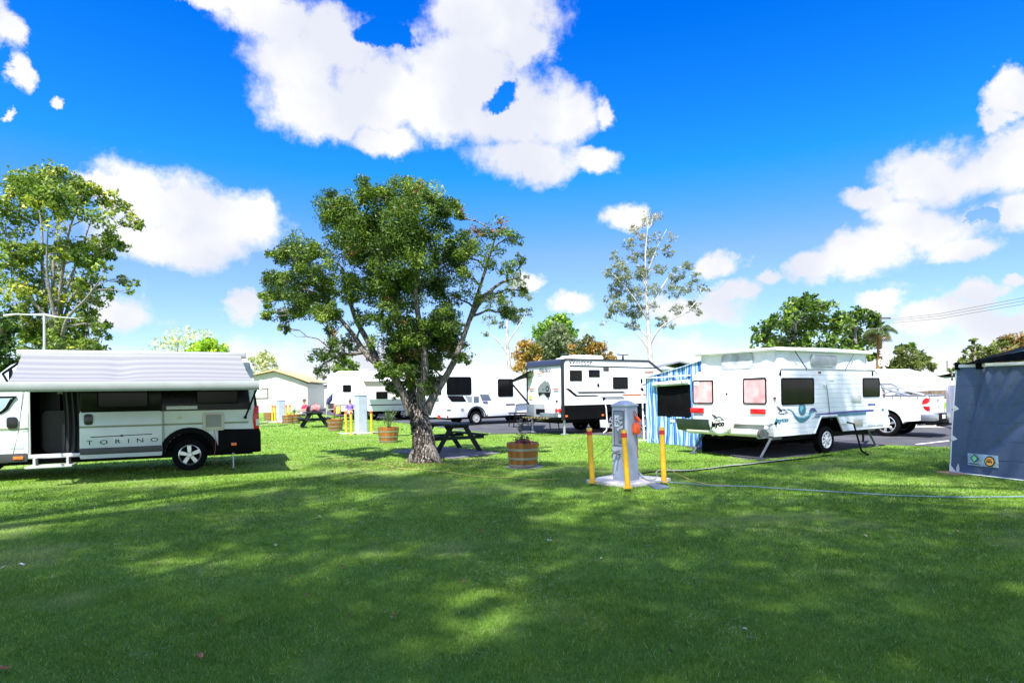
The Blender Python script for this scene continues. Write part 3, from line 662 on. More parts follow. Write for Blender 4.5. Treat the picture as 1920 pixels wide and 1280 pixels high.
def pal_(a, b, c, d): return [a, b, c, d]
simple_tree('round_tree', 'bright yellow-green round tree topmost of the clump behind the white caravans', (1038, 757), 75, [(1035, 612, 24), (1055, 605, 22), (1012, 620, 18), (1070, 625, 16), (1030, 640, 30), (1050, 600, 14)], .42, [(.03, .08, .015), (.10, .20, .02), (.20, .34, .03), (.3, .42, .05)], 2.6, sub=18, spread=2)
simple_tree('round_tree', 'grey-green bushy tree between the orange-tinged trees behind the caravans', (1040, 757), 66, [(1042, 630, 30), (1030, 655, 30), (1060, 650, 26), (1035, 690, 40), (1065, 690, 30), (1050, 618, 14)], .34, [(.04, .065, .03), (.09, .125, .06), (.17, .21, .11), (.26, .3, .18)], 2.6, sub=20, spread=1.5)
rust = lambda P, C: (C.__setitem__(slice(None), np.where((fbm(P[:, 0], P[:, 2], .5, 91) > .45)[:, None] & (rng.random((len(P), 1)) < .75), np.array([[.42, .24, .06]]) * rng.uniform(.5, 1.3, (len(P), 1)), C)), C)[1]
simple_tree('round_tree', 'orange-leaved bush at the left of the clump beside the white motorhome', (990, 757), 62, [(990, 650, 20), (980, 670, 22), (1000, 680, 26), (975, 690, 16), (1005, 655, 14)], .32, [(.05, .06, .02), (.13, .13, .03), (.3, .24, .04), (.42, .32, .07)], 2.4, patch=rust, sub=16)
simple_tree('round_tree', 'low dark tree with rusty orange tips above the roof of the black-skirted caravan', (1105, 757), 60, [(1100, 645, 20), (1080, 660, 20), (1120, 655, 20), (1140, 668, 14), (1105, 675, 30), (1150, 675, 10), (1075, 680, 20)], .3, [(.02, .03, .01), (.05, .07, .02), (.12, .13, .03), (.3, .2, .08)], 2.6, patch=rust, sub=18)
# pale trees to the left
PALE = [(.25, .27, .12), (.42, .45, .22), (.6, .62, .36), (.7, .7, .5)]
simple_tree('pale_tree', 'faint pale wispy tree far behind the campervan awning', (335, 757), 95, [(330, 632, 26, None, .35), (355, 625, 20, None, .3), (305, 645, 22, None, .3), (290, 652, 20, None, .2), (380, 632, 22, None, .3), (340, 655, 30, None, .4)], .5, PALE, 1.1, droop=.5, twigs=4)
simple_tree('round_tree', 'small bright lime-green round tree showing above the campervan awning', (390, 757), 70, [(390, 652, 24), (372, 655, 20), (408, 656, 20), (392, 642, 14), (420, 665, 12), (360, 662, 14)], .4, [(.08, .16, .01), (.2, .34, .02), (.36, .52, .03), (.5, .62, .06)], 2.6, sub=24, twigs=2)
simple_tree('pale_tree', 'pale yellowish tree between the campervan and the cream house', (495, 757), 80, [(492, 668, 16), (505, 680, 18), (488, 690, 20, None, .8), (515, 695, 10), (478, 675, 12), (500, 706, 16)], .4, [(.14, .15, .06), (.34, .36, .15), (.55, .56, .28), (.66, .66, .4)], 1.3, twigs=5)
simple_tree('small_tree', 'small green tree above the roofs of the far caravans left of the forked trunk', (652, 757), 58, [(652, 670, 14), (645, 685, 16), (662, 682, 12), (655, 700, 18), (630, 690, 12, None, .5), (668, 700, 12)], .3, [(.03, .07, .015), (.08, .15, .02), (.17, .27, .03), (.28, .4, .06)], 2.2)
simple_tree('small_tree', 'grey sparse tree behind the far caravans under the drooping branch', (615, 757), 60, [(610, 690, 14, None, .6), (622, 672, 12, None, .5), (636, 700, 14, None, .5), (600, 705, 12, None, .5)], .28, GREY, 1.5)
# right side
MANGO = [(.014, .032, .008), (.04, .085, .014), (.11, .19, .024), (.24, .34, .04)]
simple_tree('broad_tree', 'broad dark green tree with light patches behind the pop-top caravan roof', (1490, 757), 40, [(1490, 580, 28), (1520, 570, 24), (1545, 572, 20), (1460, 600, 26), (1430, 615, 20), (1500, 610, 36), (1540, 605, 28), (1435, 640, 28), (1480, 645, 36), (1530, 645, 36), (1415, 640, 10), (1510, 558, 12), (1470, 675, 30), (1540, 680, 30)], .26, MANGO, 2.3, sub=20, twigs=3, r=.3, spread=1.5, aspect=.6)
simple_tree('broad_tree', 'second dark green tree close right of the broad one, beside the palm', (1612, 757), 42, [(1600, 595, 26), (1625, 590, 20), (1580, 610, 24), (1640, 605, 16), (1605, 630, 34), (1575, 650, 24), (1635, 640, 20), (1600, 665, 30), (1565, 625, 14), (1640, 670, 14), (1575, 590, 12)], .26, MANGO, 2.3, sub=18, twigs=3, r=.26, spread=1.5, aspect=.6)
SHR = [(.03, .045, .012), (.07, .095, .02), (.14, .18, .04), (.24, .27, .07)]
simple_tree('bush', 'rounded olive-green bush right of the palm behind the white awning', (1712, 757), 44, [(1700, 665, 22), (1725, 668, 20), (1738, 682, 14), (1685, 680, 20), (1710, 690, 26), (1745, 692, 10), (1690, 655, 12), (1672, 690, 16)], .22, SHR, 2.6, sub=22, twigs=2)
simple_tree('bush', 'small dark bush top showing above the olive bush right of the palm', (1700, 757), 52, [(1700, 645, 12), (1712, 650, 12), (1690, 652, 10)], .24, MANGO, 2.4)
def redt(P, C):
    k = (fbm(P[:, 0], P[:, 2], .9, 95) > .55) & (rng.random(len(P)) < .45); C[k] = np.array([.40, .19, .05]) * rng.uniform(.5, 1.2, (k.sum(), 1)); return C
simple_tree('bush', 'long reddish-tipped bush behind the blue shade wall at the right edge', (1890, 757), 34, [(1880, 645, 20), (1905, 640, 22), (1935, 640, 26), (1860, 658, 18), (1890, 665, 26), (1925, 668, 28), (1870, 680, 20), (1960, 650, 26)], .18, SHR, 2.6, sub=22, patch=redt, twigs=2)
simple_tree('bush', 'darker bush at the left end of the long reddish bush by the blue shade wall', (1830, 757), 36, [(1830, 650, 14), (1820, 665, 18), (1845, 660, 14), (1810, 682, 16), (1840, 682, 20), (1825, 640, 7)], .18, SHR, 2.6, sub=18, twigs=3)
simple_tree('bush', 'tiny dark bush beside the distant pole left of the blue shade wall', (1786, 757), 60, [(1786, 692, 8), (1792, 685, 7), (1778, 694, 6)], .2, SHR, 2)

# ---- palm
def palm():
    Y = 40.0; b = at(1643, 757, Y); root = thing('palm_tree', 'ragged palm with browned hanging fronds behind the pop-top caravan', 'palm tree', (b.x, b.y, 0))
    top = at(1650, 618, Y); q = MB(); q.tube([(0, 0, -.05), (.1, 0, 2), (top.x - b.x, 0, top.z)], [.15, .12, .13], 10); q.build('trunk', bark('palm_trunk', (.12, .075, .03), (.28, .18, .07), 5, .6), root)
    t = Vector((top.x - b.x, 0, top.z)); Vg, Cg = [], []; st = MB()
    for k in range(20):
        a = random.uniform(0, 2 * math.pi); up = random.uniform(-.7, .8); L_ = random.uniform(.95, 1.55); dead = up < -.1
        d = Vector((math.cos(a), math.sin(a), 0)); prev = t.copy(); pts = [prev.copy()]
        for s in range(10):
            f = s / 9; v = d * math.cos(up) + Vector((0, 0, math.sin(up))); v.z -= f * f * 2.0; prev = prev + v.normalized() * L_ / 10; pts.append(prev.copy())
        st.tube(pts, [.03 * (1 - i / 11) + .006 for i in range(11)], 4, False)
        for s in range(1, 10):
            for j in range(5):
                p = pts[s].lerp(pts[s + 1], j / 7); tan = (pts[s + 1] - pts[s]).normalized()
                for sg in (-1, 1):
                    side = tan.cross(Vector((0, 0, 1))).normalized() * sg; l = .55 * math.sin(math.pi * min(1, (s / 10) * .8 + .15)); tip = p + side * l * .8 + Vector((0, 0, -l * .5)) + tan * l * .3
                    Vg += [p - tan * .018, p + tan * .018, tip]; c = (.13, .11, .04) if dead else random.choice([(.03, .06, .015), (.05, .09, .02), (.09, .12, .03)]); Cg.append(c)
    st.build('stalks', BARK_GREY, root); mesh_np('fronds', np.array(Vg, float), len(Cg), 3, np.array(Cg), LEAFM, root)
palm()

# ---- the big trees whose shade falls on the lawn: they stand beside and behind the camera, out of the picture
def shade_trees():
    """each entry: ground point (photo pixels) where the clump's shadow falls, clump radius in metres, density"""
    def clump(px, py, r, dn):
        g = gnd(px, py); z = 1.65 * max(7.0, .47 * g.y + 1.35 + r * 1.25 + .5); r = r * 1.45; return (g.x - .16 * z, g.y - .60 * z, z), (r, r, r * .55), dn * (1.45 if px < 950 else 1.0)
    left = [(60, 1030, .9, .6), (260, 1020, .9, .7), (440, 990, .9, .8), (560, 930, .7, .7), (700, 905, .9, .8), (850, 925, .9, .8), (600, 1010, .8, .9), (780, 1000, .9, 1), (930, 1010, .8, .9),
            (60, 1100, .7, 1), (220, 1120, .7, 1), (420, 1090, .7, 1), (600, 1100, .7, 1), (760, 1090, .6, 1), (140, 1200, .6, 1), (330, 1210, .6, 1), (520, 1210, .6, 1), (700, 1230, .6, 1), (790, 1160, .35, .9), (860, 1050, .6, .9), (990, 1090, .5, 1), (640, 870, .8, .35),
            (80, 1290, .6, 1), (300, 1300, .6, 1), (520, 1310, .6, 1), (760, 1310, .6, 1), (-100, 1100, .9, 1), (-100, 1230, .8, 1), (940, 1250, .4, .9), (480, 1150, .5, .9)]
    left += [(60, 925, .8, .35), (180, 930, .8, .4), (300, 925, .8, .4), (100, 960, .8, .4), (420, 915, .7, .5), (890, 868, .8, .9), (540, 905, .7, .6), (640, 900, .8, .8), (760, 905, .8, .9), (470, 940, .8, .8), (350, 955, .8, .8), (170, 985, .7, .4), (250, 985, .7, .6), (560, 965, .7, .9), (780, 940, .8, 1), (860, 965, .8, 1), (740, 985, .7, 1), (920, 935, .7, .9), (860, 885, .8, .8), (930, 975, .6, .9)]
    right = [(985, 872, .55, 1.6), (1045, 874, .7, .9), (1095, 886, .7, 1.1), (960, 955, .6, .8), (1120, 975, .6, .8), (1050, 900, .8, .9), (1130, 905, .8, .9), (1250, 965, .7, .9), (1300, 905, .9, .9), (1000, 1020, .6, .9), (1180, 960, .5, .7), (1230, 1020, .7, .8), (1330, 1040, .7, .8), (1600, 960, .9, .7), (1720, 990, .9, .7), (1460, 960, .9, .6), (1150, 1100, .6, .9), (1350, 1110, .6, .8), (1520, 1090, .7, .6), (1700, 1120, .7, .7), (1850, 1020, .8, .7), (1130, 1210, .5, 1), (1350, 1220, .5, .9), (1520, 1220, .5, .8), (1700, 1240, .5, .8), (1870, 1250, .5, .8),(1000, 900, .9, .8), (1120, 940, .7, .7), (1180, 1010, .7, .8), (1060, 1060, .6, .9), (1250, 1080, .7, .7), (1400, 1000, .9, .7), (1350, 940, .9, .75), (1500, 920, 1.0, .8), (1650, 930, 1.0, .75), (1800, 960, 1.0, .7), (1560, 1020, .9, .6), (1700, 1060, .8, .7), (1860, 1080, .8, .75),
             (1100, 1160, .6, 1), (1280, 1180, .6, .9), (1450, 1130, .7, .7), (1620, 1180, .6, .8), (1790, 1190, .6, .85), (1050, 1260, .5, 1), (1220, 1280, .5, 1), (1400, 1270, .5, .8), (1600, 1290, .5, .85), (1800, 1300, .5, .9), (1960, 1190, .7, 1), (1980, 1000, 1, .8),
             (1420, 890, 1.0, .8), (1600, 880, 1.0, .9), (1750, 880, 1.0, .9), (1240, 890, .8, .6), (1900, 900, 1.0, .9), (1520, 868, 1.0, .9), (1680, 862, 1.0, .9), (1850, 858, 1.1, .8),
             (1560, 850, 1.0, .9), (1470, 880, .7, .9), (1620, 845, 1.1, .8), (1740, 845, 1.1, .6)]
    pal = [(.02, .05, .012), (.04, .09, .018), (.07, .14, .022)]
    for nm, lst, b, lab in (('overhanging_tree', left, Vector((-10.5, -1.5, 0)), 'big spreading tree left of the photographer whose crown shades the near lawn'),
                            ('overhanging_tree', right, Vector((12.5, -2.0, 0)), 'big spreading tree right of the photographer whose crown shades the power post and caravan')):
        bl = [clump(*c) for c in lst]; top = b + Vector((0, 0, 8.5)); cx = sum(c[0][0] for c in bl) / len(bl); cy = sum(c[0][1] for c in bl) / len(bl)
        L = [[(b + Vector((0, 0, z)), .42 - z * .015) for z in (-.05, 3, 6, 9, 12.5)]]
        for ty in (-3.5, 0., 3.5):
            e = Vector((cx * 1.0, cy + ty, 16.5)); L.append([(Vector((b.x, b.y, 11)).lerp(e, t) + Vector((0, 0, 2.2 * math.sin(t * 3.0))), .22 * (1 - t) + .04) for t in [i / 8 for i in range(9)]])
        tree(nm, lab, b, L, bl, .15, pal, 1.3, barkm=BARK_GREY, aspect=.5, sub=55, subr=.42, twigs=2, r0=.012)
shade_trees()
# ---------------------------------------------------------------- campervan with its awning out
def campervan():
    F = Frame(-5.74, 13.80, R(24.65)); S = F.side
    t = thing('campervan', 'silver and black campervan with open sliding door under its extended grey striped awning', 'campervan', (F.X, F.Y, 0), F.yaw)
    SILV = mat('silver_green_paint', (0.54, 0.58, 0.60), 0.30, var=0.05, coat=0.4)
    SILL = mat('dark_sill_plastic', (0.035, 0.037, 0.038), 0.5, var=.2)
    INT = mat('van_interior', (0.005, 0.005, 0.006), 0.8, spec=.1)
    W = 2.02; x0, x1 = S(54, 780)[0], S(150, 780)[0]        # door opening
    zf, zt = .50, 2.15
    # body: a closed shell with a real doorway; sides lean in above the waist
    def tum(z): return 0.0 if z < 1.35 else (z - 1.35) ** 1.5 * .11
    roof = [(-5.98, .42), (-6.02, .85), (-5.85, 1.08), (-5.30, 1.28), (-4.72, 2.0), (-4.45, 2.27), (-4.1, 2.43), (-3.5, 2.50), (-.22, 2.48), (-.14, 2.36), (0, 1.42), (.02, .9), (.0, .40)]
    q = MB()
    # outline ring (roof, nose, tail) between both sides, drawn as strips that follow the tumblehome
    n = len(roof)
    for i in range(n - 1):
        (a, za), (b, zb) = roof[i], roof[i + 1]
        q._add([(a, tum(za), za), (b, tum(zb), zb), (b, W - tum(zb), zb), (a, W - tum(za), za)], [(0, 1, 2, 3)])
    def wallpoly(pts, y=0.0, mi=0):
        q.mi = mi; q._add([(x, (tum(z) if y == 0 else W - tum(z)), z) for x, z in pts], [tuple(range(len(pts)))]); q.mi = 0
    # near side in pieces round the doorway and the rear arch
    def seg(a, b, z0, z1, mi=0, k=8):
        for i in range(k):
            za, zb = z0 + (z1 - z0) * i / k, z0 + (z1 - z0) * (i + 1) / k
            q.mi = mi; q._add([(a, tum(za), za), (b, tum(za), za), (b, tum(zb), zb), (a, tum(zb), zb)], [(0, 1, 2, 3)])
        q.mi = 0
    wallpoly([(-5.98, .42), (x0, .42), (x0, 1.3), (-5.3, 1.28), (-5.85, 1.08), (-6.02, .85)])
    wallpoly([(-5.3, 1.28), (x0, 1.3), (x0, 2.40), (-4.1, 2.43), (-4.45, 2.27), (-4.72, 2.0)])
    seg(x0, x1, zt, 2.47); wallpoly([(x0, .42), (x1, .42), (x1, zf), (x0, zf)])
    xw = -1.357; ar = .47
    arch = [(xw + ar * math.cos(a), .36 + ar * math.sin(a)) for a in [math.pi * k / 12 for k in range(13)]]
    wallpoly([(x1, .42)] + [(xw - ar, .42)] + list(reversed(arch))[0:] + [(0, .42), (.02, .9), (0, 1.3), (x1, 1.3)])
    seg(x1, -.06, 1.3, 2.2, 0); wallpoly([(x1, 2.2), (-.14, 2.2), (-.14, 2.36), (-.22, 2.46), (x1, 2.47)])
    wallpoly(roof, 1)
    b = q.build('body', [SILV, BLACKG], t)
    # interior: floor, lining, seat base and curtain seen through the doorway
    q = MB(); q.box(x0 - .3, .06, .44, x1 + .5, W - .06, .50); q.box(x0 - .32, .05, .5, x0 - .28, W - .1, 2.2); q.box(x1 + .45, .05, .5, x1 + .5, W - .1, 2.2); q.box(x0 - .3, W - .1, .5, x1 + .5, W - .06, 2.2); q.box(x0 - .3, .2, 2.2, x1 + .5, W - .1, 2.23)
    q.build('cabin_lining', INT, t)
    q = MB(); q.rrect(x0 + .1, .5, x0 + .62, 1.35, .1, -1.0, -.5); q.rrect(x0 - .05, .5, x0 + .3, 1.9, .12, -1.25, -1.0); q.build('seat', mat('dark_leather', (.010, .010, .012), .4, bump=.2, bscale=8, spec=.3), t)
    def cur(u, v): return (x1 - .30 + u * .34 + .02 * math.sin(v * 5), .12 + .05 * math.sin(u * 22) * (0.5 + v * .4), .52 + v * 1.6)
    q = MB(); q.grid(cur, 40, 10); q.build('fly_curtain', mat('mesh_curtain', (.02, .02, .022), .6), t, solid=.004)
    panel(t, 'cabin_shelf', OFFW, S(107, 722, 1.0), S(154, 738, 1.0), .01, -1.0, -.98)
    # dark upper band with windows
    q = MB(); a = S(303, 700)[0]; zb = 1.30
    k = 6
    for i in range(k):
        za, z2 = zb + (2.16 - zb) * i / k, zb + (2.16 - zb) * (i + 1) / k
        q._add([(x1 + .02, tum(za) - .012, za), (-.13 - .10 * (za - 1.3), tum(za) - .012, za), (-.13 - .10 * (z2 - 1.3), tum(z2) - .012, z2), (x1 + .02, tum(z2) - .012, z2)], [(0, 1, 2, 3)])
    q.build('upper_panel', BLACKG, t, solid=.008)
    w = window(t, S(183, 733), S(280, 763), .05, .025, o=.075); w = window(t, S(368, 727), S(447, 756), .05, .02, o=.03)
    # sliding door slid back, standing proud of the side
    q = MB(); d0, d1 = S(150, 800)[0], S(304, 800)[0]
    q.rrect(d0, .37, d1, 1.31, .03, .035, .065, SIDE, .006); q.mi = 1; q.rrect(d0 + .01, 1.315, d1, 2.12, .04, .03, .062, SIDE, .006); q.mi = 2
    q.rrect(d0 + .004, .455, d1 - .004, .585, .012, .066, .078, SIDE, .004)
    door = q.build('sliding_door', [SILV, BLACKG, SILL], t)
    HB = mat('handle_black', (.01, .01, .011), .3)
    c = S(167, 786); panel(door, 'handle', HB, (c[0] - .075, c[1] - .11), (c[0] + .075, c[1] + .11), .05, .066, .086)
    OLV = mat('olive_stripe', (.20, .22, .13), .4)
    z1 = S(200, 799)[1]
    panel(door, 'stripe', OLV, (d0, z1 - .02), (d1, z1 + .02), .002, .066, .069, bev=0)
    panel(t, 'stripe', OLV, (d1 + .01, z1 - .02), (S(466, 785)[0], z1 + .02), .002, .001, .006, bev=0); panel(t, 'stripe', OLV, (-5.9, z1 - .02), (x0 - .01, z1 + .02), .002, .001, .006, bev=0)
    c = S(160, 836); text('TORINO', .125, c[0] + .03, c[1] + .025, SIDE, INK, door, o=.069, spacing=2.25, sx=1.45, rot=.012)
    a, b_ = S(171, 819), S(286, 813); q = MB(); q.prism([(a[0], a[1] - .008), (b_[0], b_[1] - .008), (b_[0], b_[1] + .008), (a[0], a[1] + .008)], .066, .070); m = ((a[0] + b_[0]) / 2, (a[1] + b_[1]) / 2)
    q.prism([(m[0] - .05, m[1]), (m[0], m[1] - .022), (m[0] + .05, m[1]), (m[0], m[1] + .022)], .0665, .073); q.build('emblem_line', INK, door)
    # seams
    q = MB(); q.box(d1 + .03, -.006, .5, d1 + .038, .002, 1.3); q.build('panel_seam', SILL, t); q = MB()
    P = [S(43, 727), S(40, 760), (S(36, 800)), (S(30, 830)), (S(24, 852)), S(14, 868), S(-60, 869)]
    q.tube([(x, tum(z) - .002, z) for x, z in P], .005, 5); q.build('door_seam', SILL, t)
    q = MB(); P = [S(2, 722), S(2, 776), S(14, 768), S(24, 750), S(30, 722)]; P = [(min(x, 0), z) for x, z in P]
    q.prism([(-5.08, 1.42)] + P[1:4] + [(P[4][0], 1.66), (-4.98, 1.66)], -.03, .012); fr = q.build('cab_window', BLACK, t)
    q = MB(); q.prism([(-4.9, 1.46), (P[1][0], P[1][1] + .05), (P[2][0] - .03, P[2][1] + .05), (P[3][0] - .04, P[3][1] + .02), (P[4][0] - .045, 1.62), (-4.93, 1.62)], .010, .018); q.build('pane', mat('pale_window_screen', (.30, .42, .44), .15), fr)
    c = S(23, 792); panel(t, 'handle', HB, (c[0] - .085, c[1] - .11), (c[0] + .085, c[1] + .11), .05, 0, .03)
    c = S(35, 858); panel(t, 'side_marker', ORL, (c[0] - .08, c[1] - .03), (c[0] + .08, c[1] + .03), .01, .02, .04)
    panel(t, 'sill_panel', SILL, (-5.9, S(30, 866)[1]), (x0 - .03, S(30, 850)[1]), .01, 0, .02)
    c = S(45, 804); panel(t, 'fuel_flap', SILV, (c[0] - .04, c[1] - .05), (c[0] + .06, c[1] + .05), .01, 0, .006)
    panel(t, 'fuel_flap', SILV, (x0 - .32, .62), (x0 - .08, .92), .01, 0, .004)
    # doorway frame, threshold and step
    q = MB(); q.box(x0 - .01, -.02, .42, x1 + .03, .25, .50, .01); q.box(x0 - .02, .0, .5, x0 + .02, .05, zt); q.build('threshold', mat('brushed_alloy', (.55, .55, .54), .4, .5), t)
    q = MB(); q.box(x0 + .02, -.42, .26, x1 - .06, .05, .30, .012); q.box(x0 + .1, -.2, .30, x0 + .14, 0, .44); q.box(x1 - .2, -.2, .30, x1 - .16, 0, .44); q.build('step', mat('brushed_alloy', (.6, .6, .6), .4, .5), t)
    # rear quarter: black cladding, wheel, arch, lamps, hatch
    q = MB(); arch2 = [(xw + (ar + .11) * math.cos(a), .36 + (ar + .11) * math.sin(a)) for a in [math.pi * k / 14 for k in range(15)]]
    arch1 = [(xw + (ar + .0) * math.cos(a), .36 + (ar + .0) * math.sin(a)) for a in [math.pi * k / 14 for k in range(15)]]
    q.prism(arch2 + list(reversed(arch1)), -.02, .035); q.prism([(xw + ar + .09, .36), (.03, .34), (.05, .86), (xw + ar + .09, .88)], -.03, .028, SIDE, .01); q.build('arch_cladding', BLACK, t)
    q = MB(); q.box(.0, .0, .34, .07, W, .80, .02); q.build('rear_bumper', BLACK, t)
    q = MB(); q.box(xw - .5, .3, .30, xw + .6, .34, 1.0); q.box(-5.6, .1, .30, -.1, W - .1, .44); q.build('underbody', BLACK, t)
    wheel(t, xw, .14, .345, .22, .22, 'slots'); wheel(t, xw, W - .14, .345, .22, .22, 'slots', side=1)
    for y, s in ((.14, -1), (W - .14, 1)): wheel(t, -5.35, y, .345, .22, .22, 'slots', side=s)
    a, b_ = S(380, 773), S(421, 806); q = MB(); q.rrect(a[0], b_[1], b_[0], a[1], .04, 0, .03, SIDE, .008); h = q.build('service_hatch', mat('beige_plastic', (.50, .47, .40), .5), t)
    panel(h, 'vent', mat('grey_grille', (.28, .28, .28), .6, bump=.6, bscale=150), (a[0] + .06, b_[1] + .08), (b_[0] - .06, a[1] - .05), .01, .03, .038)
    q = MB(); p = [S(402, 806), S(404, 822), S(404, 840), S(402, 852), S(406, 866)]; q.tube([(x, -.04 - .01 * i, z) for i, (x, z) in enumerate(p)], .006, 5); q.build('power_lead', mat('dull_red_cable', (.25, .05, .03), .5), t)
    q = MB(); c = S(337, 783); q.cyl((c[0], -.02, c[1]), (c[0], .01, c[1]), .045, n=16); q.build('water_inlet', mat('beige_plastic', (.5, .47, .4), .5), t)
    panel(t, 'water_cap', GALV, (S(312, 766)[0], S(312, 766)[1] - .02), (S(370, 763)[0], S(312, 763)[1] + .02), .005, .01, .02)
    c = S(438, 832); panel(t, 'side_marker', ORL, (c[0] - .05, c[1] - .03), (c[0] + .06, c[1] + .03), .008, .028, .042)
    q = MB(); zl = [(.80, -.06), (.95, -.09), (1.15, -.11), (1.30, -.07), (1.37, -.02)]
    q.prism([(.035, .80), (.035, 1.37), (-.02, 1.40), (-.07, 1.32), (-.10, 1.12), (-.08, .92), (-.06, .80)], -.12, .014, SIDE, .01); q.mi = 1; q.prism([(.042, .93), (.042, 1.08), (-.03, 1.08), (-.03, .93)], -.10, .018, SIDE, .004)
    q.build('tail_light', [REDL, mat('clear_lens', (.6, .6, .6), .2)], t)
    q = MB(); q.cyl((-.5, .06, .46), (-.5, .06, .02), .018); q.cyl((-.5, .06, .02), (-.5, .06, .0), .05); q.build('stabiliser', GALV, t)
    q = MB(); q.rrect(-.34, 1.72, -.2, 2.2, .03, -.10, .006); q.build('corner_window', GLASS, t)
    # roof furniture and the awning: cassette, cloth, lead rail, two arms
    aw = MB(); xa0, xa1 = -4.25, -.27; aw.box(xa0 - .05, -.16, 2.43, xa1 + .05, .02, 2.56, .02); A = aw.build('awning', mat('awning_case', (.34, .345, .36), .4), t)
    OUT = 1.92; e = S(489, 722, -OUT); zr = e[1]; xr1 = e[0]; xr0 = xr1 - (xa1 - xa0) - .16
    am = bpy.data.materials.new('awning_cloth'); am.use_nodes = True; nt = am.node_tree; b = nt.nodes['Principled BSDF']; b.inputs['Roughness'].default_value = .8
    tc = nt.nodes.new('ShaderNodeTexCoord'); sp = nt.nodes.new('ShaderNodeSeparateXYZ'); nt.links.new(tc.outputs['Object'], sp.inputs[0])
    wv = nt.nodes.new('ShaderNodeMath'); wv.operation = 'MULTIPLY'; wv.inputs[1].default_value = 3.6; nt.links.new(sp.outputs[1], wv.inputs[0])
    fr = nt.nodes.new('ShaderNodeMath'); fr.operation = 'FRACT'; nt.links.new(wv.outputs[0], fr.inputs[0])
    cr = nt.nodes.new('ShaderNodeValToRGB'); cr.color_ramp.elements[0].color = (.135, .14, .15, 1); cr.color_ramp.elements[1].color = (.19, .192, .205, 1); cr.color_ramp.elements[1].position = .12
    e2 = cr.color_ramp.elements.new(.5); e2.color = (.20, .202, .215, 1); e3 = cr.color_ramp.elements.new(.56); e3.color = (.15, .153, .165, 1); nt.links.new(fr.outputs[0], cr.inputs[0]); nt.links.new(cr.outputs[0], b.inputs['Base Color'])
    def cloth(u, v):
        x = xa0 + .04 + u * (xa1 - xa0 - .1) + (xr1 - xa1 - .06) * v * 1.0 - 0 * u; sag = -.07 * math.sin(v * math.pi) * (1 + .25 * math.sin(u * 2.2 * math.pi)) - .035 * math.exp(-((u - .42) / .05) ** 2) * math.sin(v * math.pi)
        return (x, -.12 - v * (OUT - .14), 2.50 + v * (zr + .06 - 2.50) + sag)
    q = MB(); q.grid(cloth, 60, 24); q.build('cloth', am, A, solid=.003)
    q = MB(); rp = [(.0, .085), (.06, .085), (.075, .05), (.075, -.05), (.05, -.085), (-.04, -.085), (-.06, -.05), (-.06, .05)]
    q._add([(x, -OUT - u, zr + v) for x in (xr0, xr1) for u, v in rp], [tuple(range(8)), tuple(reversed(range(8, 16)))] + [(i, (i + 1) % 8, 8 + (i + 1) % 8, 8 + i) for i in range(8)])
    q.mi = 1
    for x in (xr0, xr1): q.box(x - .03, -OUT - .09, zr - .1, x + .03, -OUT + .07, zr + .1, .015)
    q.build('lead_rail', [mat('awning_rail', (.26, .28, .27), .35), mat('awning_cap', (.6, .62, .6), .5)], A)
    for xx in (xa0 + .1, xa1 - .05):
        q = MB(); k = (xr1 - .1) if xx > -2 else xr0 + .2
        q.tube([(xx, -.06, 2.42), ((xx + k) / 2 - .25, -OUT * .5, (2.42 + zr) / 2 - .05), (k, -OUT + .05, zr - .02)], .022, 6); q.build('arm', BLACK, A)
    q = MB(); c = S(460, 782); q.tube([(c[0], -.03, c[1]), (xr1 - .08, -OUT + .06, zr - .08)], .02, 6); q.box(c[0] - .03, -.05, c[1] - .03, c[0] + .03, 0, c[1] + .03); q.build('strut', BLACK, A)
    return t
campervan()
# ---------------------------------------------------------------- pop-top caravan
def siding(name, col, pitch, groove=.09, dark=.45, axis=2, off=0.0):
    m = bpy.data.materials.new(name); m.use_nodes = True; nt = m.node_tree; N = nt.nodes; L = nt.links; b = N['Principled BSDF']; b.inputs['Roughness'].default_value = .38; b.inputs['Coat Weight'].default_value = .2
    tc = N.new('ShaderNodeTexCoord'); sp = N.new('ShaderNodeSeparateXYZ'); L.new(tc.outputs['Object'], sp.inputs[0])
    m1 = N.new('ShaderNodeMath'); m1.operation = 'MULTIPLY_ADD'; m1.inputs[1].default_value = 1 / pitch; m1.inputs[2].default_value = off; L.new(sp.outputs[axis], m1.inputs[0])
    fr = N.new('ShaderNodeMath'); fr.operation = 'FRACT'; L.new(m1.outputs[0], fr.inputs[0])
    cr = N.new('ShaderNodeValToRGB'); E = cr.color_ramp.elements; E[0].color = (dark, dark, dark, 1); E[0].position = 0; E[1].position = groove; E[1].color = (1, 1, 1, 1); L.new(fr.outputs[0], cr.inputs[0])
    nz = N.new('ShaderNodeTexNoise'); nz.inputs['Scale'].default_value = 2.5; nz.inputs['Detail'].default_value = 6; L.new(tc.outputs['Object'], nz.inputs['Vector'])
    mr = N.new('ShaderNodeMapRange'); mr.inputs[3].default_value = .90; mr.inputs[4].default_value = 1.04; L.new(nz.outputs[0], mr.inputs[0])
    mx = N.new('ShaderNodeMix'); mx.data_type = 'RGBA'; mx.blend_type = 'MULTIPLY'; mx.inputs[0].default_value = 1; mx.inputs[6].default_value = (*col, 1); L.new(cr.outputs[0], mx.inputs[7])
    m2 = N.new('ShaderNodeMix'); m2.data_type = 'RGBA'; m2.blend_type = 'MULTIPLY'; m2.inputs[0].default_value = 1; L.new(mx.outputs[2], m2.inputs[6]); L.new(mr.outputs[0], m2.inputs[7]); L.new(m2.outputs[2], b.inputs['Base Color'])
    bp = N.new('ShaderNodeBump'); bp.inputs['Strength'].default_value = .7; bp.inputs['Distance'].default_value = .01; L.new(cr.outputs[0], bp.inputs['Height']); L.new(bp.outputs[0], b.inputs['Normal'])
    return m
